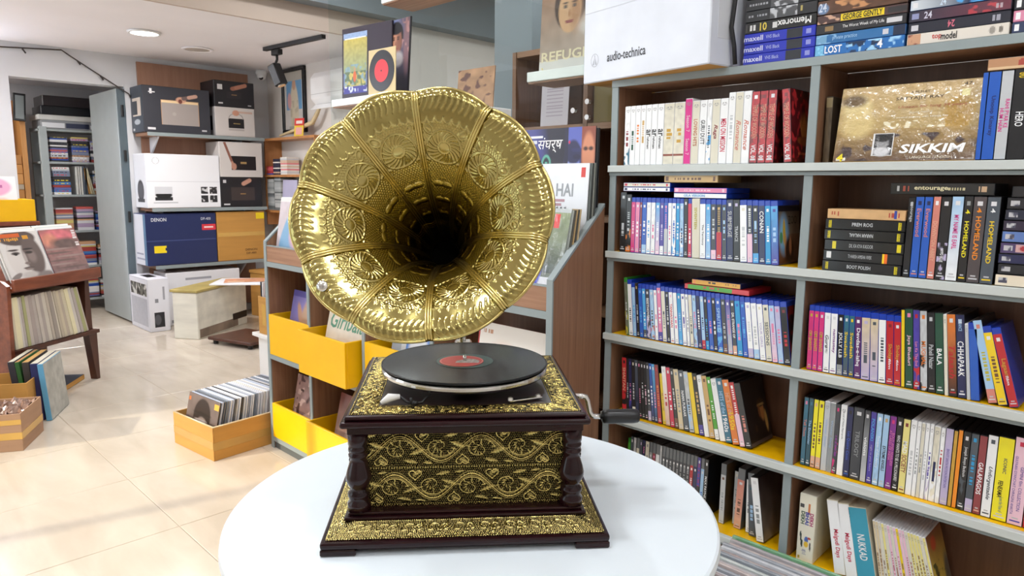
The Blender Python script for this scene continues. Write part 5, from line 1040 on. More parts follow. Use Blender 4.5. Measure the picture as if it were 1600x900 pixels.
flat(xa+.004, xb, Y0, zz, .025, .105, 'tan', 'tan box with red marks on top of the black tape boxes, right bay', 'box', 'tape_box', mcol('c39a6c'), A=Art(60, 8, 'd0a878').noise(.1, 4, 2).marks(.05, .3, .16, .75, 'b04a34', 4, False, 3).marks(.8, .2, .94, .85, 'b0483c', 5, False, 6).rect(.87, .1, .9, .95, '3a4a9a'))
items = [('s', 49, 'black', 'lightgrey', 'black', {'h': .187, 't': [('entourage', .82, .25, .5, 'lightgrey')]}), ('d', 60, 'blue', 'salmon', 'navy', {'h': .19, 't': [('Everwood', .68, .34, .5, 'salmon')]}), ('d', 58, 'blue', 'salmon', 'navy', {'h': .19, 't': [('Everwood', .68, .34, .5, 'salmon')]}), ('d', 52, 'salmon', 'white', 'salmon', {'h': .191, 't': [('DOWNTON ABBEY', .46, .48, .55, 'peach')]}), ('d', 70, 'black', 'white', 'lilac', {'st': 'photo', 't': [('NYPD BLUE', .3, .16, .3, 'white')]}), ('d', 78, 'paleblue', 'crimson', 'white', {'st': 'fade', 'h': .192, 't': [('MY NAME IS EARL', .58, .4, .42, 'hotpink')]}), ('s', 58, 'black', 'yellow', 'grey', {'t': [('HOMELAND', .5, .42, .5, 'lemon'), ('4', .82, .05, .5, 'lemon')]}), ('s', 84, 'greybrown', 'brightorange', 'palepink', {'t': [('HOMELAND', .52, .5, .42, 'brightorange'), ('4', .84, .06, .35, 'brightorange')]}), ('s', 84, 'slate', 'yellow', 'darkgrey', {'t': [('HOMELAND', .48, .48, .38, 'yellow'), ('4', .84, .05, .35, 'white')]})]
o = row(items, (1409.5, 430), (1551, 441), Y0, SH[2], G, 'standing cases on the right bay second shelf')
flat(PX(1391, 300, Y0), PX(1554, 300, Y0), Y0, SH[2]+.1942, .027, .135, 'black', 'long black boxed set lying flat above the standing cases, right bay', 'box', 'boxed_set', A=Art(80, 8, '1e1f20').rect(.06, .3, .09, .75, 'b0b0b0').marks(.12, .2, .2, .8, '9a4a3c', 4, False, 3).marks(.58, .35, .74, .65, 'c0b890', 6, False, 4).marks(.86, .2, .95, .8, 'c0a080', 4, False, 9), title=[('entourage', .41, .33, .42, 'd8d0a8')])
zz = SH[2]+.0006; x0 = PX(1553, 445, Y0)
for k, (c, s_, tc, h, dx, lab) in enumerate((('e6dac4', 'how i met your', 'c0504a', .026, 0, 'cream boxed set with red lettering'), ('1c1e24', 'Family', '1c9ae0', .023, .003, 'black boxed set with bright blue cartoon lettering'), ('20244c', 'THE BIG', 'f0f0f0', .0215, .002, 'dark navy boxed set with white capitals'), ('4a3c66', 'I M', 'e0d0e0', .0245, .003, 'purple boxed set with a red-white picture'), ('5a78b4', 'TV', 'd0d8e8', .0245, .004, 'mid-blue boxed set'), ('2a2038', 'ANGEL', 'e0e0e8', .023, .004, 'dark plum boxed set with white serif capitals'), ('1c2236', 'PRISON', 'f0f0f0', .023, .006, 'dark blue boxed set below the uppermost pair'), ('191a20', 'PRISON', 'f0f0f0', .0255, .007, 'black boxed set with a pale picture square'), ('d8d0c8', '4', '8a3a30', .024, .014, 'white and black boxed set, topmost'))):
    A = Art(70, 8, c); A.rect(.03, .2, .12, .8, 'b9b9bd').blotch('4a4a5c', 3, .6, k, (.03, .2, .12, .8))
    if k == 8: A.rect(0, 0, .13, 1, '1c1c20')
    if k == 3: A.rect(.15, .1, .32, .9, 'c8a0a0').ell(.24, .5, .06, .3, 'a8303a', .3)
    flat(x0+dx, x0+dx+.19, Y0+.002*(k % 2), zz, h, .135, c, lab+', right stack, right bay second shelf', 'box', 'boxed_set', A=A, title=[(s_, .6 if len(s_) > 8 else .42, .5 if len(s_) > 8 else min(.32, .055*len(s_)+.05), .55, tc)], group='boxed sets stacked flat at the right of the right bay'); zz += h
# ---- right bay, third shelf
G = 'right bay third shelf'; YR = D+.012
pk = ('b', 47, 'magenta', 'olive', 'magenta', {'t': [('OM SHANTI', .46, .3, .6, 'olive')], 'h': .172})
items = [pk, pk, pk, ('b', 56, 'white', 'darkgrey', 'white', {'t': [('Guru', .48, .2, .55, 'darkgrey'), ('GURU', .36, .12, .3, 'grey')], 'sh': .2}), ('b', 60, 'white', 'purple', 'green', {'t': [('namastey', .5, .36, .45, 'purple')]}), ('b', 52, 'black', 'white', 'grey', {'st': 'foot', 't': [('JOLLY LLB', .46, .38, .7, 'white')]}), ('b', 46, 'teal', 'yellow', 'slate', {'st': 'fade', 't': [('Swadesh', .48, .38, .55, 'yellow')]}), ('b', 46, 'teal', 'yellow', 'slate', {'st': 'fade', 't': [('Swadesh', .48, .38, .55, 'yellow')]}), ('b', 56, 'plum', 'white', 'purple', {'t': [('Devdas-e-ishq', .47, .56, .7, 'white')]}), ('b', 72, 'beige', 'slate', 'lilac', {'st': 'fade'}), ('b', 66, 'beige', 'slate', 'lilac', {'st': 'fade'}), ('b', 60, 'white', 'slate', 'white'), ('b', 60, 'red', 'ochre', 'maroon', {'t': [('Sholay', .48, .22, .6, 'ochre'), ('film', .3, .15, .3, 'white')]}), ('b', 56, 'red', 'ochre', 'maroon', {'t': [('Sholay', .48, .22, .6, 'ochre'), ('film', .3, .15, .3, 'white')]}), ('d', 28, 'yellow', 'ochre', 'yellow', {'st': 'plain'}), ('d', 62, 'darkgreen', 'pink', 'darkgreen', {'t': [('Jaya Bhaduri', .48, .38, .5, 'palepink')], 'h': .193}), ('d', 50, 'violet', 'pink', 'red', {'st': 'photo', 't': [('Luv Ka The End', .45, .3, .4, 'pink')], 'h': .193}), ('d', 54, 'lightgrey', 'orange', 'black', {'st': 'photo', 't': [('MUGHAL', .47, .3, .6, 'orange')], 'h': .193}), ('d', 56, 'black', 'lightgrey', 'greybrown', {'t': [('Paheli Nazar', .45, .3, .6, 'lightgrey')]}), ('d', 60, 'darkgreen', 'white', 'darkgreen', {'t': [('BALA', .46, .2, .6, 'white')], 'h': .192}), ('v', 26, 'cream', 'tan', 'cream', {'st': 'plain', 'h': .19}), ('d', 62, 'orange', 'red', 'black', {'st': 'fade', 't': [('Talaash', .42, .4, .7, 'red')], 'h': .193, 'sh': .2}), ('d', 62, 'navy', 'white', 'black', {'t': [('CHHAPAAK', .47, .42, .7, 'white'), ('RELIANCE', .87, .14, .4, 'paleblue')], 'h': .194}), ('v', 24, 'lightgrey', 'grey', 'lightgrey', {'st': 'plain', 'h': .175}), ('b', 60, 'blue', 'blue', 'blue', {'st': 'plain', 'h': .178, 'lab': 'plain deep blue empty disc case'}), ('_', 54, ''), ('d', 62, 'paleblue', 'olive', 'salmon', {'st': 'foot', 'lean': 14.5}), ('b', 62, 'yellow', 'brown', 'ochre', {'lean': 15.5, 'h': .178}), ('_', 4, ''), ('b', 62, 'red', 'ochre', 'red', {'lean': 16.5, 'h': .178, 't': [('Lagaan', .5, .22, .6, 'ochre'), ('film', .34, .12, .3, 'white')]})]
row(items, (1260, 576), (1594, 630), YR, SH[3], G, 'cases on the right bay third shelf', (1.2, 8))
# ---- right bay, fourth shelf
G = 'right bay fourth shelf'; YR = D+.022
items = [('d', 46, 'teal', 'pink', 'deepteal', {'t': [('Tell Them', .55, .25, .5, 'salmon')]}), ('d', 46, 'deepteal', 'white', 'teal', {'t': [('The Encounter', .5, .36, .5, 'paleblue')]}), ('d', 46, 'lemon', 'brown', 'peach', {'st': 'foot'}), ('d', 52, 'lemon', 'brown', 'peach', {'st': 'foot'}), ('v', 52, 'lightgrey', 'paleblue', 'lightgrey', {'h': .19, 't': [('Winter Sleep', .55, .4, .5, '9ab0d0')]}), ('v', 50, 'grey', 'paleblue', 'lightgrey', {'h': .19, 't': [('Winter Sleep', .55, .4, .5, '9ab0d0')]}), ('d', 44, 'darkgrey', 'purple', 'magenta', {'st': 'photo'}), ('v', 58, 'white', 'black', 'white', {'h': .19, 't': [('Sound of Noise Metropolis', .72, .4, .35, 'darkgrey')]}), ('d', 56, 'navy', 'blue', 'black', {'t': [('Les Quatre Cents', .45, .4, .5, '4a6ad0')]}), ('s', 96, 'darkgrey', 'violet', 'black', {'t': [('TRILOGY', .5, .36, .4, 'grey')]}), ('d', 52, 'darkgrey', 'lightgrey', 'lightgrey', {'st': 'fade', 't': [('visions', .5, .26, .5, 'white')]}), ('d', 50, 'violet', 'skyblue', 'violet', {'t': [('POLANSKI', .75, .3, .5, 'skyblue'), ('night to your future', .36, .36, .4, 'lilac')]}), ('d', 54, 'paleblue', 'white', 'paleblue', {'st': 'photo', 't': [('Troupes of the Amory', .47, .44, .5, 'white')]}), ('d', 54, 'paleblue', 'black', 'tan', {'t': [('EXTREME ANGELS', .4, .34, .5, 'black')]}), ('d', 56, 'purple', 'pink', 'magenta', {'t': [('AT LAKES OF INDIA', .6, .4, .35, 'pink', -.2), ('BOLD AND FEARLESS', .55, .44, .35, 'pink', .2)]}), ('d', 52, 'black', 'white', 'greybrown', {'t': [('WHO WANTS TO BE A MILLIONAIRE?', .45, .62, .5, 'white')]}), ('d', 58, 'paleyellow', 'maroon', 'paleyellow', {'t': [('MAD', .62, .16, .6, 'white'), ('SOCIETY', .4, .24, .7, 'wine')]})]
wt = [('v', 50, 'white', 'lightgrey', 'white', {'st': 'split' if False else '', 'h': .19}), ('v', 32, 'white', 'grey', 'white', {'h': .189}), ('v', 30, 'cream', 'grey', 'white', {'h': .189}), ('v', 32, 'white', 'lightgrey', 'lilac', {'h': .19}), ('v', 30, 'white', 'violet', 'lilac', {'h': .19, 'st': 'photo'}), ('v', 50, 'cream', 'navy', 'white', {'h': .188, 'st': 'photo'}), ('v', 34, 'white', 'red', 'white', {'h': .186, 'st': 'photo'})]
items += wt + [('d', 60, 'lilac', 'violet', 'lilac', {'t': [('BHOOT SANTA MOTION ENTERTAIN', .48, .5, .35, 'violet')]}), ('d', 30, 'ochre', 'brown', 'ochre', {'st': 'plain', 'h': .188}), ('d', 34, 'brightorange', 'orange', 'brightorange', {'st': 'plain', 'h': .192}), ('d', 56, 'black', 'white', 'slate', {'st': 'photo', 't': [('Joseph Beuys Bedouin', .62, .38, .5, 'white')]}), ('d', 58, 'slate', 'cyan', 'lilac', {'st': 'foot'}), ('d', 58, 'wine', 'peach', 'wine', {'t': [('GALAPAGOS', .46, .4, .6, 'white')]}), ('s', 72, 'white', 'slate', 'white', {'t': [('Unforgettable', .42, .4, .5, 'slate')], 'sh': .35, 'h': .196}), ('s', 112, 'lemon', 'black', 'lemon', {'h': .197, 't': [('FENEAMA', .38, .2, .3, 'black', -.1), ('Love the View of', .2, .18, .25, 'teal', .05), ('ICONIC', .66, .18, .22, 'slate', .05)]}), ('s', 108, 'palepink', 'violet', 'crimson', {'h': .205, 't': [('GULFAAN GYANCHAT CHRAGINI ANKITA', .45, .66, .18, 'violet', -.28), ('GEMINI film COLLECTION', .42, .5, .22, 'violet', .12), ('LET', .92, .06, .2, 'red', .1)]}), ('s', 70, 'red', 'white', 'maroon', {'h': .2})]
row(items, (1250, 723), (1611, 848), YR, SH[4], G, 'cases on the right bay fourth shelf', (0, 0))
# ---- right bay, fifth shelf
G = 'right bay fifth shelf'; YR = D+.018
o = obj('card_box', B(0, .045, 0, .13, 0, .193), mcol('dedac9', .5), None, .002, loc=(PX(1244, 860, YR), YR, SH[5]+.0006), rot=(0, 0, .02)); tag(o, 'thick cream card box with colourful dancing figures, leftmost on right bay fifth shelf', 'box')
A = Art(24, 90, 'e0dccb').rect(.05, .8, .3, .86, '4a4a4a').rect(.55, .72, .68, .88, 'c87a4a').ell(.55, .33, .12, .05, '4a6ab0', .2).ell(.55, .26, .14, .045, 'e0b83c', .2).ell(.72, .36, .1, .02, 'b0483c', .2).ell(.2, .36, .05, .09, '2a3a34', .2, .5).ell(.28, .26, .06, .06, '2a3a34', .2, -.5).ell(.8, .24, .05, .07, '4a4a4a', .2, .4).marks(.3, .08, .6, .2, 'a8a8b4', 6, True, 1).rect(.08, .02, .2, .07, 'b09a3c')
art_obj('spine_print', A, .043, .189, o, (.001, -.0005, .002)); 
text('DEKH', o, spine_M(.012, -.001, .125), .036, .010, '1c4a34', 'spine_title', bold=.03); text('BHAI', o, spine_M(.0235, -.001, .125), .036, .010, '2c3c9a', 'spine_title', bold=.03); text('DEKH', o, spine_M(.035, -.001, .125), .036, .010, 'a8286a', 'spine_title', bold=.03)
items = [('c', 30, 'white', 'crimson', 'lightgrey', {'h': .2, 'lab': 'white card box with red script', 't': [('Malgudi Days', .42, .38, .5, 'crimson')]}), ('c', 30, 'white', 'crimson', 'red', {'h': .2, 'lab': 'white card box with red script and red flag', 't': [('Malgudi Days', .42, .38, .5, 'crimson')]}), ('c', 46, 'cyan', 'white', 'cyan', {'h': .2, 'st': 'plain', 'lab': 'thick turquoise card box with white capitals', 't': [('NUKKAD', .48, .34, .42, 'white')]})]
NAMES['cyan5'] = '3f9ab4'; items[2] = ('c', 46, 'cyan5', 'white', 'cyan5', items[2][5])
row(items, (1304, 893), (1372, 916), YR, SH[5], 'right bay fifth shelf, beside cream box', 'tall card boxes on the right bay fifth shelf', (10, 12))
deer = Art(34, 48, '8a6a2c').grad('b8a848', '6a3a24', .2, 1).noise(.15, 5, 3); deer.ell(.35, .85, .16, .1, '9a3c24', .4).blotch('2a2016', 5, .55, 2, (.2, .1, .8, .45)).ell(.9, .3, .2, .3, '4a4a44', .6).blotch('3a3c1c', 4, .6, 6, (.1, .45, .5, .6))
th = [('v', 11, c, a, c, {'h': .183}) for c, a in (('beige', 'brown'), ('beige', 'brown'), ('cream', 'brown'), ('paleyellow', 'brown'), ('cream', 'palepink'), ('palepink', 'wine'), ('cream', 'wine'), ('palepink', 'wine'), ('yellow', 'brown'), ('palepink', 'wine'), ('palepink', 'wine'), ('cream', 'wine'), ('paleyellow', 'brown'), ('paleyellow', 'brown'), ('paleyellow', 'brown'), ('paleyellow', 'brown'), ('cream', 'brown'), ('paleyellow', 'brown'))]
th[-1] = ('v', 11, 'paleyellow', 'brown', 'cream', {'h': .183, 'cov': deer})
row(th, (1377, 918), (1474, 940), YR, SH[5], 'slim row, right bay fifth shelf', 'slim pale cases on the right bay fifth shelf', (11, 16))

# ---- white turntable box on top of the bookcase
ab = obj('turntable_box', B(0, .512, 0, .34, 0, .36), mcol('d6dbe5', .42), None, .003, loc=(-1.503, 1.827, SH[0]+.0006), rot=(0, 0, -.182)); tag(ab, 'big white turntable box with emblem on top of the bookcase', 'box')
text('audio-technica', ab, front_M(.195, -.0008, .070), .165, .028, '2a2a30', 'logo', bold=.012)
em = MB()
for k in range(24):
    a0, a1 = 2*math.pi*k/24, 2*math.pi*(k+1)/24
    em.add([(.055+r_*math.cos(a), -.0007, .068+r_*1.15*math.sin(a)) for a, r_ in ((a0, .0165), (a1, .0165), (a1, .0174), (a0, .0174))], [(0, 1, 2, 3)])
for sx in (-1, 1): em.add([(.055+sx*.009, -.0007, .054), (.055+sx*.0075, -.0007, .054), (.055-sx*.0002, -.0007, .084), (.055-sx*.001, -.0007, .084)], [(0, 1, 2, 3)]); em.add([(.055+sx*.004, -.0007, .054), (.055+sx*.005, -.0007, .054), (.055+sx*.0003, -.0007, .075)], [(0, 1, 2)])
obj('emblem', em, mcol('77777d'), ab)
obj('flap_line', B(.003, .509, -.0007, -.0002, .215, .2165), mcol('c4c8d0'), ab)
obj('tape_tab', B(.5122, .5129, .03, .085, .07, .36), mat('clear_tape', 'd5d8de', .12, coat=1), ab)
obj('bottom_flap', B(.004, .508, .004, .14, -.0004, -.0001), CARD, ab)
obj('strap', MB().tube([(.525, .085, .36), (.527, .08, .2), (.52, .075, .1), (.528, .08, .05), (.53, .085, .004)], .006, 6), BLACKP, ab, smooth=True)
# ---- tape stacks on top of the bookcase
zt = SH[0]+.0006
def vst(px0, px1, py, specs, what):
    zz = zt
    for k, (c, h, A, ttl, lab, kd) in enumerate(specs):
        flat(PX(px0, py, D+.004), PX(px1, py, D+.004), D+.004+.002*(k % 2), zz, h, .105 if kd == 'tape_box' else .135, c, lab+', '+what, 'box', kd, mcol(c, .3), A=A, title=ttl, group='boxes stacked on the bookcase top'); zz += h
def mx(): return Art(60, 8, '1c2cb0').rect(.62, 0, .84, 1, '23262e').marks(.88, .2, .97, .8, '8a90d0', 2, False, 3).rect(0, 0, 1, .06, '3a50d0')
def td(sd): return Art(70, 10, '222429').marks(.05, .35, .32, .65, '9a9ca2', 7, False, sd).rect(.36, 0, .74, 1, '4a4c50').blotch('b9bcc2', 4, .55, sd, (.36, 0, .74, 1)).marks(.78, .2, .84, .8, 'a89a5c', 1, False, 2)
mt_ = [('maxell', .14, .28, .5, 'c8cce8'), ('VHS Black', .42, .2, .35, '9aa4d8')]
hs = Art(60, 9, '191a1c').rect(.0, .1, .04, .9, '3a3a3c').marks(.06, .2, .17, .8, 'd8d8d8', 2, False, 4).rect(.4, .2, .46, .8, 'd0d0d0')
specs = [('1c2cb0', .0265, mx(), mt_, 'lowest blue tape box', 'tape_box'), ('1c2cb0', .0265, mx(), mt_, 'second blue tape box from the bottom', 'tape_box'), ('1c2cb0', .0265, mx(), mt_, 'third blue tape box, under the black ones', 'tape_box'), ('191a1c', .029, hs, [('Memorex', .7, .46, .6, 'e0e0e0', True), ('10', .27, .1, .7, 'd8c04a')], 'black tape box with upside-down white lettering', 'tape_box'), ('222429', .029, td(3), None, 'charcoal tape box with silver band', 'tape_box'), ('222429', .029, td(4), None, 'upper charcoal tape box with silver band', 'tape_box'), ('222429', .029, td(5), None, 'third charcoal tape box with silver band', 'tape_box'), ('1a1a1e', .029, td(8), None, 'topmost charcoal tape box, cut by the frame', 'tape_box')]
vst(1161, 1271, 95, specs, 'left stack on the bookcase top')
A1 = Art(80, 9, '1c6ab4').rect(.0, 0, .1, 1, '6fb4dc').blotch('8fd0f0', 3, .5, 3, (.02, 0, .14, 1)).blotch('0e2a4c', 4, .5, 5, (.36, 0, .8, 1)).blotch('a0d0f0', 4, .65, 6, (.36, 0, 1, 1))
A2 = Art(80, 9, '2a6aa4').rect(0, 0, .12, 1, '6fa0c4').blotch('8ab8dc', 3, .6, 8, (0, 0, .3, 1)).rect(.76, .2, .83, .8, 'c8c8d0').rect(.88, 0, 1, 1, '1c2a44')
A3 = Art(80, 9, '25262c').rect(.1, .2, .2, .8, '8a7048').rect(.8, .2, .96, .8, 'c8c8cc')
A4 = Art(80, 11, '4a3434').noise(.3, 4, 3).rect(.28, .1, .76, .95, 'e8cc1c').blotch('c8a088', 4, .6, 4, (0, 0, .26, 1)).rect(.8, .2, 1, .8, '2a2a2e')
A5 = Art(80, 16, '5a3c2c').noise(.3, 5, 6).blotch('c08a5c', 5, .55, 7, (.2, .1, .7, .9)).ell(.06, .4, .07, .4, '6a84a8', .3)
A6 = Art(80, 12, '1a1a1e').rect(.02, .2, .06, .8, 'd0d0d4').rect(.93, .1, 1, .9, '8a6a2c')
specs = [('1c5aa0', .0275, A1, [('LOST', .22, .2, .65, 'f0f0f4'), ('4', .74, .06, .7, 'f0f0f4')], 'blue boxed set with white block capitals', 'boxed_set'), ('2a5a94', .0245, A2, [('private practice', .34, .28, .45, 'a8d0ec')], 'mid-blue boxed set with pale script', 'boxed_set'), ('22242a', .0235, A3, [('The Worst Week of My Life', .54, .46, .4, 'e8e8e8')], 'black boxed set with white script', 'boxed_set'), ('3a2c2c', .0225, A4, [('GEORGE GENTLY', .52, .44, .6, '1c1c14')], 'boxed set with a yellow lettered strip', 'boxed_set'), ('4a3428', .034, A5, [('24', .065, .09, .6, 'c8d0e0')], 'brown boxed set with reclining figure', 'boxed_set'), ('17171b', .027, A6, [('THE FINAL SEASON', .42, .46, .4, 'f0f0f0')], 'black boxed set with white capitals', 'boxed_set'), ('2a2c34', .03, None, None, 'topmost dark boxed set, cut by the frame', 'boxed_set')]
vst(1273, 1412, 80, specs, 'middle stack on the bookcase top')
B1 = Art(80, 8, 'ddd6cc').rect(0, 0, .14, 1, 'c89878').blotch('8a5040', 3, .6, 3, (0, 0, .14, 1)).ell(.85, .5, .03, .35, '9a948c', .3).ell(.93, .5, .02, .3, '7a746c', .3)
B2 = Art(80, 9, '1c2030').rect(.03, .2, .1, .8, 'c8c8d0').marks(.84, .2, .96, .8, '9a9aa8', 3, False, 3)
B3 = Art(80, 9, '2a2440').grad('23283c', '6a3040', 0, 1, True).rect(.03, .2, .1, .8, '8a90b8').blotch('b03a44', 4, .6, 4, (.6, 0, .9, 1)).marks(.86, .2, .97, .8, 'b0a0a8', 3, False, 5)
B4 = Art(80, 9, '1c4a84').grad('d0d8e0', '0e2a50', 0, .6, True).blotch('4aa0e0', 4, .55, 3, (.45, 0, .85, 1)).rect(.02, .2, .08, .8, 'e0e0e4')
specs = [('cfc8be', .0255, B1, [('top', .31, .1, .5, 'c03a34'), ('model', .43, .16, .6, '1c1c20')], 'cream boxed set with red and black lettering', 'boxed_set'), ('1c2030', .025, B2, [('24', .44, .07, .6, 'd06a80', True)], 'dark navy boxed set with pink digits', 'boxed_set'), ('23243a', .025, B3, [('24', .2, .08, .6, 'c8c8d8')], 'plum-red boxed set with ringed digits', 'boxed_set'), ('1c3a6a', .024, B4, [('24', .34, .06, .6, 'c8d8e8')], 'white to blue boxed set with ringed digits', 'boxed_set'), ('20222c', .025, None, None, 'topmost dark boxed set, cut by the frame', 'boxed_set')]
vst(1417, 1575, 65, specs, 'third stack on the bookcase top')
specs = [('2c3a5c', .023, None, None, 'slate blue boxed set', 'boxed_set'), ('d88aa8', .024, None, None, 'pink boxed set', 'boxed_set'), ('23262e', .024, None, None, 'dark boxed set', 'boxed_set'), ('d8d4cc', .024, None, None, 'pale boxed set', 'boxed_set')]
vst(1580, 1710, 55, specs, 'rightmost stack on the bookcase top')

# ---- cling-wrapped sleeves standing in a low crate in front of the bookcase, lower right
t = empty('low_crate', 'low dark crate of cling-wrapped sleeves in front of the bookcase', 'crate', (0, 0, 0))
CX0, CX1 = -.900, -.545
obj('base', B(CX0, CX1, 1.38, 1.80, 0, .025), DGREY, t); obj('front_board', B(CX0, CX1, 1.366, 1.379, 0, .10), DGREY, t)
for x in (CX0-.012, CX1+.0005): obj('side_board', B(x, x+.0115, 1.366, 1.80, 0, .10), DGREY, t)
for q in range(22):
    c = ['c9d0ce', 'b9b4b8', 'c6b8b6', 'a8acb4', 'd2d4da', 'b0a4a4', '9aa0a8'][q % 7] if q else '7fae88'
    y = 1.788-.018*q
    o = obj('record_sleeve', B(-.157, .157, -.010, 0, 0, .318-.003*(q % 3)), mat('wrapped_'+c, c, .16, coat=1, bump=.5, scale=(30, 30, 30)), None, .0012, loc=(-.722+.004*(q % 3)-.003, y, .0256), rot=(-.03+.004*(q % 4), 0, 0))
    tag(o, 'green-edged wrapped sleeve at the back of the crate by the bookcase' if q == 0 else 'wrapped sleeve %s before the green-edged one in the low crate' % ORD[q-1], 'record', 'cling-wrapped sleeves by the bookcase')

# ================================================================== ROUND TABLE
TZ = .76
t = empty('round_table', 'round white table carrying the gramophone', 'table', (-.891, .804, 0))
obj('table_top', MB().lathe([(0, TZ-.028), (.418, TZ-.028), (.425, TZ-.024), (.427, TZ-.014), (.425, TZ-.003), (.421, TZ), (0, TZ)], 128), TABLEM, t, smooth=False)
obj('pedestal', MB().lathe([(0, .03), (.03, .03), (.03, TZ-.045), (0, TZ-.045)], 32), CHROME, t, smooth=True)
obj('mount_plate', MB().lathe([(0, TZ-.044), (.12, TZ-.044), (.13, TZ-.0285), (0, TZ-.0285)], 32), CHROME, t)
obj('foot', MB().lathe([(0, 0), (.24, 0), (.24, .008), (.05, .028), (0, .03)], 48), CHROME, t, smooth=True)

# ================================================================== GRAMOPHONE
GO = (-.771, .681, TZ+.0005); GA = math.radians(49.61)
gr = empty('gramophone', 'antique gramophone with big fluted brass horn and carved dark wood box', 'gramophone', GO, GA)
W2 = .226; GD = .452
# feet and base
for sx in (-1, 1):
    for y0 in (0, GD-.055): obj('foot', B(min(sx*W2, sx*(W2-.055)), max(sx*W2, sx*(W2-.055)), y0, y0+.055, 0, .0105), ROSE, gr, .002)
bs = obj('base_moulding', MB().box(-W2, W2, 0, GD, .0108, .0225), ROSE, gr, .004, seg=2)
obj('underframe', B(-W2+.012, W2-.012, .012, GD-.012, .004, .0107), ROSE, gr)
S1, S2 = .008, .049; ZB, ZT = .0226, .0325        # sloping embossed strip
obj('slope_core', MB().add([(-W2+S1, S1, ZB), (W2-S1, S1, ZB), (W2-S1, GD-S1, ZB), (-W2+S1, GD-S1, ZB), (-W2+S2, S2, ZT-.002), (W2-S2, S2, ZT-.002), (W2-S2, GD-S2, ZT-.002), (-W2+S2, GD-S2, ZT-.002)], [(3, 2, 1, 0), (4, 5, 6, 7), (0, 1, 5, 4), (1, 2, 6, 5), (2, 3, 7, 6), (3, 0, 4, 7)]), ROSE, gr)

class HMap:            # embossing height map in metres
    def __init__(s, w, h, res):
        s.w, s.h, s.res = w, h, res; s.nx, s.ny = int(w/res)+1, int(h/res)+1
        s.a = np.zeros((s.ny, s.nx)); s.x = np.linspace(0, w, s.nx); s.y = np.linspace(0, h, s.ny)
    def stamp(s, x, y, rx, ry, amp, rot=0, p=1.0):
        R = max(rx, ry)*1.05; i0, i1 = np.searchsorted(s.x, [x-R, x+R]); j0, j1 = np.searchsorted(s.y, [y-R, y+R])
        if i1 <= i0 or j1 <= j0: return
        X = s.x[None, i0:i1]-x; Y = s.y[j0:j1, None]-y; c, n = math.cos(rot), math.sin(rot)
        d2 = ((X*c+Y*n)/rx)**2+((-X*n+Y*c)/ry)**2
        v = amp*np.clip(1-d2, 0, 1)**p
        s.a[j0:j1, i0:i1] = np.maximum(s.a[j0:j1, i0:i1], v)
    def stroke(s, pts, r, amp, taper=False):
        n = len(pts)
        for k, (x, y) in enumerate(pts):
            rr = r*(1-.6*k/n) if taper else r; s.stamp(x, y, rr, rr, amp)
    def dots(s, step, r, amp, seed=0):
        g = np.random.default_rng(seed)
        for j in range(int(s.h/step)+1):
            for i in range(int(s.w/step)+1): s.stamp(i*step+(step/2 if j % 2 else 0)+g.normal(0, step*.08), j*step+g.normal(0, step*.08), r, r, amp)
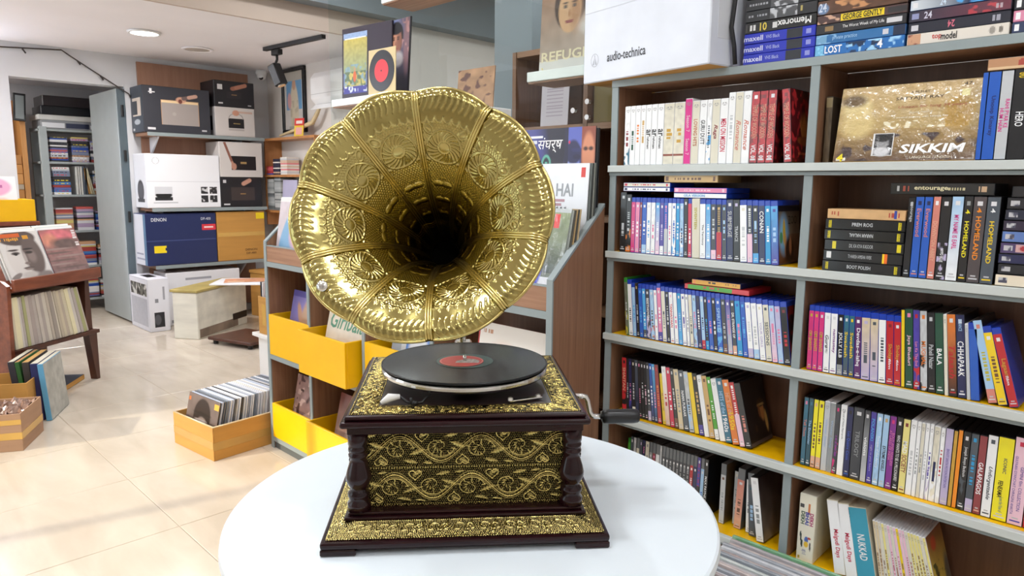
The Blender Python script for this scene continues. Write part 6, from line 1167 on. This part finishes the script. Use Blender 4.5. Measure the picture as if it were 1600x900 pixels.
def vine(hm, y0, hh, period, phase=0, flip=1, r=.00135):
    A_ = hh*.34; yc = y0+hh/2; k = 2*math.pi/period; n = int(hm.w/.0006)
    f = lambda x: yc+flip*A_*math.sin(k*(x-phase))
    for dx, rr, am in ((0, r, .0022), (.0042, r*.6, .0018), (-.0036, r*.6, .0018)): hm.stroke([(i*hm.w/n, f(i*hm.w/n)+dx) for i in range(n+1)], rr, am)
    def leaf(x, y, rot, ln):
        c, s_ = math.cos(rot), math.sin(rot)
        for u, wd in ((-.62, .20), (-.32, .32), (0, .38), (.32, .30), (.62, .17)): hm.stamp(x+ln*u*c, y+ln*u*s_, ln*.30, ln*wd, .0016, rot, .6)
        hm.stroke([(x+ln*u*c, y+ln*u*s_) for u in np.linspace(-.95, .95, 24)], ln*.07, .0023)
        for v in (-.5, -.15, .2, .5):
            for sd in (-1, 1): hm.stroke([(x+ln*(v+.22*f)*c-sd*ln*.30*f*(1-abs(v)*.6)*s_, y+ln*(v+.22*f)*s_+sd*ln*.30*f*(1-abs(v)*.6)*c) for f in np.linspace(0, 1, 8)], ln*.05, .0021)
    m0 = int(-phase/period)-1
    for q in range(m0*2, int(hm.w/period)*2+4):
        xm = phase+period*(q/2+.25); sg = flip*(1 if q % 2 == 0 else -1)
        if not -period < xm < hm.w+period: continue
        pts = []
        for i in range(100):                       # scroll inside each bend
            th = math.pi*(.05+2.3*i/100); rad = hh*.33*(1-i/125)
            pts.append((xm-period*.02+rad*1.25*math.cos(th), yc-sg*hh*.05+sg*rad*math.sin(th)))
        hm.stroke(pts, r*1.05, .0022, True)
        for b in range(7):
            th = 1.5+.55*b; hm.stamp(xm+hh*.17*math.cos(th), yc-sg*hh*.05+sg*hh*.13*math.sin(th), hh*.085, hh*.026, .0019, th*sg+.6)
        leaf(xm+period*.21, yc-sg*hh*.10, .35*sg, hh*.22); leaf(xm+period*.13, yc-sg*hh*.36, -.2*sg, hh*.19); leaf(xm-period*.16, yc+sg*hh*.40, .15*sg, hh*.13); leaf(xm-period*.20, yc-sg*hh*.37, -.5*sg, hh*.14)
        for b in range(5): leaf(xm+hh*.36*math.cos(.3+b*.62), yc-sg*hh*.05+sg*hh*.23*math.sin(.3+b*.62), (.3+b*.62)*sg, hh*.075)
        hx, hy = xm+period*.27, yc+sg*hh*.33       # heart between the bends
        hp = []
        for i in range(60):
            tt = 2*math.pi*i/60; hp.append((hx+hh*.0105*16*math.sin(tt)**3, hy+sg*hh*.0095*(13*math.cos(tt)-5*math.cos(2*tt)-2*math.cos(3*tt)-math.cos(4*tt))))
        hm.stroke(hp, r, .0022); hm.stroke([(hx+hh*.055*math.cos(a), hy+hh*.05*math.sin(a)) for a in np.linspace(0, 5, 20)], r*.7, .0018)
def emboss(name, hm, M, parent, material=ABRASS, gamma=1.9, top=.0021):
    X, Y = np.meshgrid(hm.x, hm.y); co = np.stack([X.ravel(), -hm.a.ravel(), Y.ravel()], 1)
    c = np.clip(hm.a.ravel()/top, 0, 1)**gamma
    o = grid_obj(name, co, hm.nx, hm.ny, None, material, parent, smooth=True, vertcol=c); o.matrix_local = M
    return o
PZ0, PZ1, PW = .0455, .1800, .322
PY = .074
obj('box_body', B(-.186, .186, PY+.003, GD-PY-.003, .0326, .1805), ROSE, gr)
hm = HMap(PW, PZ1-PZ0, .0007)
hm.dots(.0032, .0012, .0016, 2)
vine(hm, .0665, .062, .132, .02, 1); vine(hm, .002, .0605, .126, .075, -1)
for k in range(int(PW/.0042)): hm.stamp(k*.0042+.002, .0645, .0014, .0026, .0020); hm.stamp(k*.0042+.002, .0015, .0014, .002, .0018)
for k in range(int(PW/.0042)): hm.stamp(k*.0042+.002, PZ1-PZ0-.0012, .0014, .0016, .0016)
fpan = emboss('front_panel', hm, Matrix.Translation((-PW/2, PY+.0022, PZ0)), gr)
for a, x in ((-math.pi/2, -.1888), (math.pi/2, .1888)):        # side and back panels
    o = link('side_panel', fpan.data, gr); o.matrix_local = Matrix.Translation((x, GD/2+(.148 if a < 0 else -.148), PZ0)) @ Matrix.Rotation(a, 4, 'Z') @ Matrix.Scale(.296/PW, 4, (1, 0, 0))
obj('lower_step', MB().box(-.196, .196, S2+.001, GD-S2-.001, .0327, .0390).box(-.190, .190, S2+.007, GD-S2-.007, .0392, .0450), ROSE, gr, .0022, seg=2)
# sloping strips
L0, L1 = 2*(W2-S1), 2*(W2-S2); sl = math.hypot(S2-S1, ZT-ZB)
hm = HMap(L0, sl, .0008); hm.dots(.0034, .0015, .0011, 5)
for k in range(9):
    x = .022+k*.0455
    pts = [(x+.013*(1-i/70)*math.cos(.3+i*.09), sl*.5+.0135*(1-i/70)*math.sin(.3+i*.09)) for i in range(62)]; hm.stroke(pts, .0015, .0018)
    pts = [(x+.022+.011*(1-i/70)*math.cos(3.4-i*.09), sl*.5+.012*(1-i/70)*math.sin(3.4-i*.09)) for i in range(62)]; hm.stroke(pts, .0014, .0018)
    for j in range(4): hm.stamp(x+.012+.004*j, sl*(.25+.18*j), .0055, .0022, .0016, .7+.3*j)
for k in range(int(L0/.004)): hm.stamp(k*.004, .0013, .0013, .0014, .0016); hm.stamp(k*.004, sl-.0013, .0013, .0014, .0016)
shr = 1-(1-L1/L0)*(hm.y/sl)
X, Y = np.meshgrid(hm.x-L0/2, hm.y); X = X*shr[:, None]
dy, dz = (S2-S1)/sl, (ZT-ZB)/sl
co = np.stack([X.ravel(), (S1+Y*dy-hm.a*1.5*dz).ravel(), (ZB+.0004+Y*dz+hm.a*1.5*dy).ravel()], 1)
o0 = grid_obj('sloping_strip', co, hm.nx, hm.ny, None, brassmat('light_embossed_brass', 'e0d08c', '4a3c1c', .16, .3), gr, smooth=True, vertcol=np.clip(.12+hm.a.ravel()/.0018, 0, 1))
for k in (1, 2, 3):
    o = link('sloping_strip', o0.data, gr); o.matrix_local = Matrix.Translation((0, GD/2, 0)) @ Matrix.Rotation(k*math.pi/2, 4, 'Z') @ Matrix.Translation((0, -GD/2, 0))
# corner columns
prof = [(0, 0), (.0190, 0), (.0190, .012), (.0150, .017), (.0180, .024), (.0180, .029), (.0140, .033), (.0130, .036), (.0170, .041), (.0205, .050), (.0208, .057), (.0180, .068), (.0140, .080), (.0128, .087), (.0155, .090), (.0155, .0935), (.0132, .0955), (.0132, .0985), (.0155, .1005), (.0155, .104), (.0132, .106), (.0160, .110), (.0165, .1355), (0, .1355)]
for sx in (-1, 1):
    for y in (PY-.004, GD-PY+.004): obj('corner_column', MB().lathe(prof, 32), ROSE, gr, smooth=True, loc=(sx*.1735, y, .0452))
# lid
LW, LY0, LY1 = .196, .027, .425
obj('lid_fascia', B(-.186, .186, LY0+.011, LY1-.011, .1810, .1938), ROSE, gr, .001)
obj('lid_moulding', MB().box(-LW, LW, LY0, LY1, .1940, .2040).box(-LW+.006, LW-.006, LY0+.006, LY1-.006, .2041, .2120), ROSE, gr, .0038, seg=3)
obj('lid_board', B(-LW+.055, LW-.055, LY0+.055, LY1-.055, .2121, .2128), mat('dark_stained_board', '241418', .4, coat=.3), gr)
FI, FO = .055, .013; FL = 2*(LW-FO)
hm = HMap(FL, FI-FO, .0008); hm.dots(.0026, .0012, .0006, 9); r = random.Random(4)
for k in range(420):
    x, y, a = r.uniform(0, FL), r.uniform(.006, FI-FO-.006), r.uniform(0, 3.1)
    hm.stamp(x, y, r.uniform(.0028, .0055), r.uniform(.0011, .0018), r.uniform(.0011, .0021), a)
    if k % 3 == 0: hm.stroke([(x+.006*(1-i/40)*math.cos(a+i*.16), y+.006*(1-i/40)*math.sin(a+i*.16)) for i in range(34)], .0011, .0019)
for k in range(int(FL/.0034)): hm.stamp(k*.0034, .0012, .0012, .0013, .0017); hm.stamp(k*.0034, FI-FO-.0012, .0012, .0013, .0017); hm.stamp(k*.0034, FI-FO-.0045, .0019, .0008, .0013)
shr = 1-2*hm.y/FL
X, Y = np.meshgrid(hm.x-FL/2, hm.y); X = X*shr[:, None]
dd = (LY1-LY0)/2; cy = (LY0+LY1)/2
co = np.stack([X.ravel(), (-LW+FO+Y).ravel(), (.2122+hm.a).ravel()], 1)
c = np.clip(hm.a.ravel()/.0019, 0, 1)**1.2
o0 = grid_obj('lid_brass_strip', co, hm.nx, hm.ny, None, ABRASS, gr, smooth=True, vertcol=c)
for k in range(4):
    o = o0 if k == 0 else link('lid_brass_strip', o0.data, gr)
    o.matrix_local = Matrix.Translation((0, cy, 0)) @ Matrix.Rotation(k*math.pi/2, 4, 'Z')
# turntable platter on its spindle
RCY = .228
obj('platter', MB().lathe([(0, .2160), (.138, .2160), (.1455, .2175), (.1490, .2215), (.1490, .2255), (.1465, .2285), (.142, .2292), (0, .2292)], 96), CHROME, gr, smooth=False, loc=(0, RCY, .0135))
obj('felt_mat', MB().lathe([(0, .2293), (.140, .2293), (.1405, .2320), (0, .2320)], 96), mat('black_felt', '0c0c0e', .95), gr, loc=(0, RCY, .0135))
obj('spindle_boss', MB().lathe([(0, .2129), (.03, .2129), (.02, .2294), (0, .2294)], 24), BLACKM, gr, loc=(0, RCY, 0), smooth=True)
obj('spindle', MB().lathe([(0, .246), (.0035, .246), (.0035, .2585), (.002, .260), (0, .260)], 16), CHROME, gr, loc=(0, RCY, 0), smooth=True)
# brake lever and speed lever
lv = MB().tube([(-.138, .093, .2143), (-.125, .096, .2228), (-.108, .098, .2238)], [.004, .0075, .004], 8); obj('speed_lever', lv, WHITEP, gr, smooth=True)
obj('lever_bracket', MB().tube([(-.108, .098, .2238), (-.096, .090, .2168), (-.086, .088, .2153), (-.072, .092, .2153), (-.066, .098, .2213), (-.058, .105, .2238)], .0022, 6).lathe([(0, .2131), (.006, .2131), (.005, .2188), (0, .2188)], 10, (-.084, .088, 0)).lathe([(0, .2131), (.002, .2131), (.002, .2248), (0, .2248)], 8, (-.089, .087, 0)), BLACKM, gr, smooth=True)
br = obj('brake_lever', MB().box(-.03, .03, -.006, .006, 0, .003), CHROME, gr, .001, loc=(.098, .098, .2153), rot=(0, 0, .35)); obj('rivet', MB().lathe([(0, .0031), (.005, .0031), (.004, .006), (0, .0065)], 12), CHROME, br, loc=(.024, 0, 0)); obj('rivet', MB().lathe([(0, .0031), (.005, .0031), (.004, .008), (0, .0085)], 12), CHROME, br, loc=(-.028, -.003, 0))
# crank with black handle
ck = obj('crank', MB().tube([(.187, .205, .187), (.214, .205, .187), (.221, .205, .185), (.2245, .205, .178), (.229, .205, .157), (.233, .205, .150), (.240, .205, .1475), (.255, .205, .147)], .0048, 12), CHROME, gr, smooth=True)
obj('crank_handle', MB().lathe([(0, 0), (.009, 0), (.0125, .003), (.0135, .010), (.0135, .058), (.0125, .066), (.010, .069), (0, .069)], 24), BLACKP, ck, loc=(.252, .205, .147), rot=(0, math.pi/2, 0), smooth=True)
# the record lying on the platter is a thing of its own
rec = empty('vinyl_record', 'black vinyl record with a red label spinning disc on the gramophone', 'record', Matrix.Translation(GO) @ Matrix.Rotation(GA, 4, 'Z') @ Vector((0, RCY, .2458)), GA)
rec['label'] = 'black vinyl record with red centre label lying on the gramophone platter'
LABELS.pop('black vinyl record with a red label spinning disc on the gramophone'); LABELS[rec['label']] = [rec]
obj('disc', MB().lathe([(.0042, 0), (.149, .0), (.1505, .001), (.1505, .0028), (.149, .0042), (.147, .0036), (.055, .0034), (.0042, .0034)], 128), VINYL, rec, smooth=False)
obj('green_ring', MB().lathe([(.0042, .0035), (.0515, .0035), (.0515, .0039), (.0042, .0039)], 64), mcol('2d4f4a', .4), rec)
lb = obj('label', MB().lathe([(.0042, .004), (.040, .004), (.040, .0045), (.0042, .0045)], 64), mcol('c8322e', .4), rec, loc=(-.006, -.003, 0))
lg = MB(); lg.add([(-.012, -.014, .0047), (.030, -.016, .0047), (.033, -.002, .0047), (.026, .010, .0047), (.012, .016, .0047), (.004, .008, .0047), (-.008, .002, .0047)], [(0, 1, 2, 3, 4, 5, 6)]); obj('label_picture', lg, mat('grey_print', 'a8a09c', .4, var=.5, scale=(160, 160, 160)), lb)
obj('label_ring', MB().lathe([(.0375, .0046), (.0385, .0046), (.0385, .0047), (.0375, .0047)], 64), mcol('e8a89c', .4), lb)

# ---- the horn
RC = Vector((-.074, .135, .5275)); TH = Vector((-.038, .435, .428))
R0 = .2158; ax = (RC-TH).normalized(); LH = (RC-TH).length
NP, NT, NR = 10, 86, 270
ex_ = Vector((1, 0, 0)); ex_ = (ex_-ax*ex_.dot(ax)).normalized(); ey_ = ax.cross(ex_)
rt_ = .030
u = np.linspace(0, 1, NR)                      # 0 throat .. 1 rim
rad = rt_*np.exp(np.log(R0/rt_)*(u**1.02))     # radius along the profile
aflare = LH/(math.log(R0/rt_)**1.30)
dep = aflare*np.log(R0/rad)**1.30              # distance behind the rim plane
dep = dep+.012*np.clip((rad/R0-.90)/.10, 0, 1)**2   # rim rolls slightly back
# equalise arc length
sarc = np.concatenate([[0], np.cumsum(np.hypot(np.diff(rad), np.diff(dep)))]); sv = np.linspace(0, sarc[-1], NR)
rad = np.interp(sv, sarc, rad); dep = np.interp(sv, sarc, dep); q_ = rad/R0
phi = (np.arange(NT)+.5)/NT*2-1                 # position within one petal
XX = rad[:, None]*phi[None, :]*math.pi/NP; SS = sv[:, None]+0*phi[None, :]; SMAX = sv[-1]
hz = np.zeros((NR, NT))
def st(x0, s0, rx, ry, amp, rot=0, p=1.):
    c, n = math.cos(rot), math.sin(rot); X = XX-x0; Y = SS-s0
    d2 = ((X*c+Y*n)/rx)**2+((-X*n+Y*c)/ry)**2
    np.maximum(hz, amp*np.clip(1-d2, 0, 1)**p, out=hz)
s_at = lambda q: float(np.interp(q*R0, rad, sv))
S_line = s_at(.785); S_fl = s_at(.60); wl_ = lambda s: float(np.interp(s, sv, rad))*math.pi/NP
# pebbled ground
sp_ = .0050; j = 0; s0 = s_at(.20)
while s0 < S_line-.002:
    hw = wl_(s0)-.004; n = int(hw/sp_)
    for i in range(-n, n+1):
        x = i*sp_+(sp_/2 if j % 2 else 0)
        if abs(x) < hw: st(x, s0, .0020, .0020, .0009*min(1, max(.35, (float(np.interp(s0, sv, rad))/R0-.12)/.3)))
    s0 += sp_*.86; j += 1
def clear(x0, s0, rx, ry, rot=0):
    c, n = math.cos(rot), math.sin(rot); X = XX-x0; Y = SS-s0
    d2 = ((X*c+Y*n)/rx)**2+((-X*n+Y*c)/ry)**2; hz[d2 < 1] = 0
def ring(x0, s0, rx, ry, wd, amp, rot=0):
    c, n = math.cos(rot), math.sin(rot); X = XX-x0; Y = SS-s0
    d = np.sqrt(((X*c+Y*n)/rx)**2+((-X*n+Y*c)/ry)**2)
    np.maximum(hz, amp*np.clip(1-((d-1)*min(rx, ry)/wd)**2, 0, 1), out=hz)
# scalloped border below the smooth band
ns = 7; hw = wl_(S_line)-.003
hz[(SS > S_line-.001)] = 0
for i in range(ns):
    x = -hw+(i+.5)*2*hw/ns; clear(x, S_line, hw/ns, .0085)
    m_ = (SS < S_line+.001); X = (XX-x)/(hw/ns*1.04); Y = (SS-S_line)/.0088; d = np.sqrt(X*X+Y*Y)
    v = .0018*np.clip(1-((d-1)*.0075/.0013)**2, 0, 1)*m_; np.maximum(hz, v, out=hz)
# big rosette with leaves
FR = .0310
for lx, ls, rot in ((-.9, .95, .75), (.9, .95, -.75), (-.95, -.95, -.7), (.95, -.95, .7)):
    x, s = lx*FR*1.12, S_fl+ls*FR*1.12
    clear(x, s, .0125, .0068, rot+math.pi/2); ring(x, s, .0115, .0058, .0012, .0019, rot+math.pi/2); st(x, s, .008, .0035, .0012, rot+math.pi/2)
clear(0, S_fl, FR*1.1, FR*1.1); ring(0, S_fl, FR, FR, .0014, .0020); ring(0, S_fl, FR*.36, FR*.36, .0012, .0018); st(0, S_fl, FR*.33, FR*.33, .0012, 0, .4)
for k in range(19):
    a0 = 2*math.pi*k/19
    for i in range(14):
        f = i/13; a = a0+.42*f; rr = FR*(.42+.53*f); st(rr*math.cos(a), S_fl+rr*math.sin(a), .0013, .0013, .0017)
# bow-shaped lobes towards the throat
for qq, wdt in ((.395, .66), (.315, .64), (.250, .58)):
    s = s_at(qq); hw2 = wl_(s)*wdt
    for sx in (-.45, .45): clear(sx*hw2, s, hw2*.62, .0085)
    for sx in (-.45, .45): st(sx*hw2, s, hw2*.58, .0076, .0019, 0, .5)
    for sx in (-.0022, .0022):
        for i in range(8): st(sx, s+.008+.0011*i, .0011, .0012, .0016)
for k in range(3):
    s = s_at(.215)-.0085*k
    for i in range(-14, 15): st(wl_(s)*i/14*.92, s-.009*(1-abs(i)/14), .0013, .0015, .0014)
# crescents round the rim
nc = 11; S_c = s_at(.905)
for i in range(nc):
    x0 = (-1+(i+.5)*2/nc)*wl_(S_c)*.93
    for k in range(-12, 13):
        f = k/12; st(x0-.0055*(1-f*f)+.003, S_c+f*.0165, .0011*(1.15-abs(f)*.5), .0019, .0022*(1-.45*f*f))
theta = (np.arange(NP*NT)+.5)/NT*(2*math.pi/NP)
TH0 = math.radians(-14.4)
hfull = np.tile(hz, (1, NP)); ph = np.tile(phi, NP)[None, :]
lob = np.cos(ph*math.pi/2)
fade = np.clip((q_-.35)/.65, 0, 1)[:, None]
# scalloped petals: bulge between the seams, stronger at the rim
rfac = 1+.030*(lob**.8-.62)*fade**2.2
dofs = -.010*(lob-.6)*fade**1.6
R_ = rad[:, None]*rfac; Dp = dep[:, None]+dofs
# surface normal in the (radial, axial) plane, pointing to the inside of the bell
dr, dd_ = np.gradient(rad), np.gradient(dep); nl = np.hypot(dr, dd_); n_r = (dd_/nl)[:, None]; n_a = (dr/nl)[:, None]
dent = .0006*np.sin(theta*23+1)*fade+.0009*np.sin(theta*7+2)*fade
sign = .95
Rr = R_+n_r*hfull*sign; Aa = -Dp+n_a*hfull*sign+dent
ct, st_ = np.cos(theta+TH0)[None, :], np.sin(theta+TH0)[None, :]
P = np.array(RC)[None, None, :]+(Rr*ct)[..., None]*np.array(ex_)+(Rr*st_)[..., None]*np.array(ey_)+Aa[..., None]*np.array(ax)
grid_obj('horn_bell', P.reshape(-1, 3), NP*NT, NR, None, BRASS, gr, smooth=True, vertcol=np.clip(.55+np.tile(hz, (1, NP)).ravel()/.0022, 0, 1), wrap=True)
def bell_pt(thv, iu, off=0, roff=0):
    """point on the smooth bell at angle thv, profile index iu, raised by off towards the inside"""
    w_ = (thv % (2*math.pi/NP))/(2*math.pi/NP)*2-1; lb_ = math.cos(w_*math.pi/2); fd = min(1, max(0, (q_[iu]-.35)/.65))
    R = rad[iu]*(1+.030*(lb_**.8-.62)*fd**2.2)+n_r[iu, 0]*off+roff; A_ = -(dep[iu]-.010*(lb_-.6)*fd**1.6)+n_a[iu, 0]*off
    return RC+ex_*(R*math.cos(thv+TH0))+ey_*(R*math.sin(thv+TH0))+ax*A_
# outer skin, seams and rolled rim
idx = list(range(0, NR, 9))+[NR-1]; na = 120
co = np.array([[*bell_pt(2*math.pi*k/na+1e-6, i, -.0022)] for i in idx for k in range(na)])
grid_obj('horn_outer_skin', co, na, len(idx), None, BRASSP, gr, smooth=True, wrap=True, flip=True)
for k in range(NP):
    a = 2*math.pi*k/NP+1e-7; mb = MB()
    for da in (-1, 0, 1):
        pts = [bell_pt(a+da*.0042/max(rad[i], .045), i, .0020*min(1, max(.3, rad[i]/.11))) for i in range(8, NR, 6)]+[bell_pt(a+da*.0042/R0, NR-1, .0020)]
        k_ = [min(1, max(.3, rad[i]/.11)) for i in list(range(8, NR, 6))+[NR-1]]
        mb.tube(pts, [(.0021 if da else .0026)*q for q in k_], 8)
    obj('seam', mb, BRASSP, gr, smooth=True)
mb = MB(); pts = [bell_pt(2*math.pi*k/240+1e-6, NR-1, -.0008) for k in range(241)]; mb.tube(pts, .0030, 8); obj('rolled_rim', mb, BRASSP, gr, smooth=True)
rm = obj('rivet', MB().lathe([(0, 0), (.009, 0), (.009, .001), (.003, .0018), (0, .002)], 16), CHROME, gr, smooth=True); pb = bell_pt(math.radians(232.5), NR-14, .003)
rm.matrix_local = Matrix.Translation(pb) @ Vector((-ax.x, -ax.y, -ax.z)).to_track_quat('-Z', 'Y').to_matrix().to_4x4()
# throat tube, elbow and tone arm behind the platter
bk = TH-ax*.03
tb = [TH+ax*.002, TH-ax*.020, TH-ax*.042+Vector((0, 0, -.001)), TH-ax*.062+Vector((.001, 0, -.006)), TH-ax*.078+Vector((.003, 0, -.018)), TH-ax*.084+Vector((.005, 0, -.036))]
obj('throat_tube', MB().tube(tb, [.0305, .029, .028, .027, .026, .025], 28, False), BRASSP, gr, smooth=True)
obj('dark_bore', MB().tube(tb[1:], [.0280, .027, .026, .025, .024], 24, True), mat('painted_shade_bore', '0a0806', .9, var=.1, spec=.05), gr)  # near-black colour stands in for the shade inside the throat
obj('elbow', MB().tube([tb[-1]+Vector((0, 0, .004)), TH-ax*.080+Vector((.009, 0, -.065)), Vector((.0, .515, .33)), Vector((.0, .500, .305))], [.0255, .022, .016, .010], 20), BRASSP, gr, smooth=True)
obj('support_post', MB().tube([(0, .500, .306), (0, .480, .285), (0, .452, .26), (0, .445, .236)], .0055, 12), CHROME, gr, smooth=True)
obj('arm_bracket', MB().box(-.018, .018, .426, .456, .205, .240), CHROME, gr, .004)
obj('tone_arm', MB().tube([(0, .427, .228), (-.004, .418, .240), (-.006, .412, .262), (-.006, .410, .290)], [.005, .004, .0035, .003], 10), CHROME, gr, smooth=True)

flush_text()
# every label singles out one thing
for lab, os_ in LABELS.items():
    if len(os_) > 1:
        print('DUPLICATE LABEL', lab, len(os_))
bad = [l for l in LABELS if not 4 <= len(l.split()) <= 16]
print('LABEL LENGTH', bad[:20], len(bad)); print('THINGS', len(LABELS))
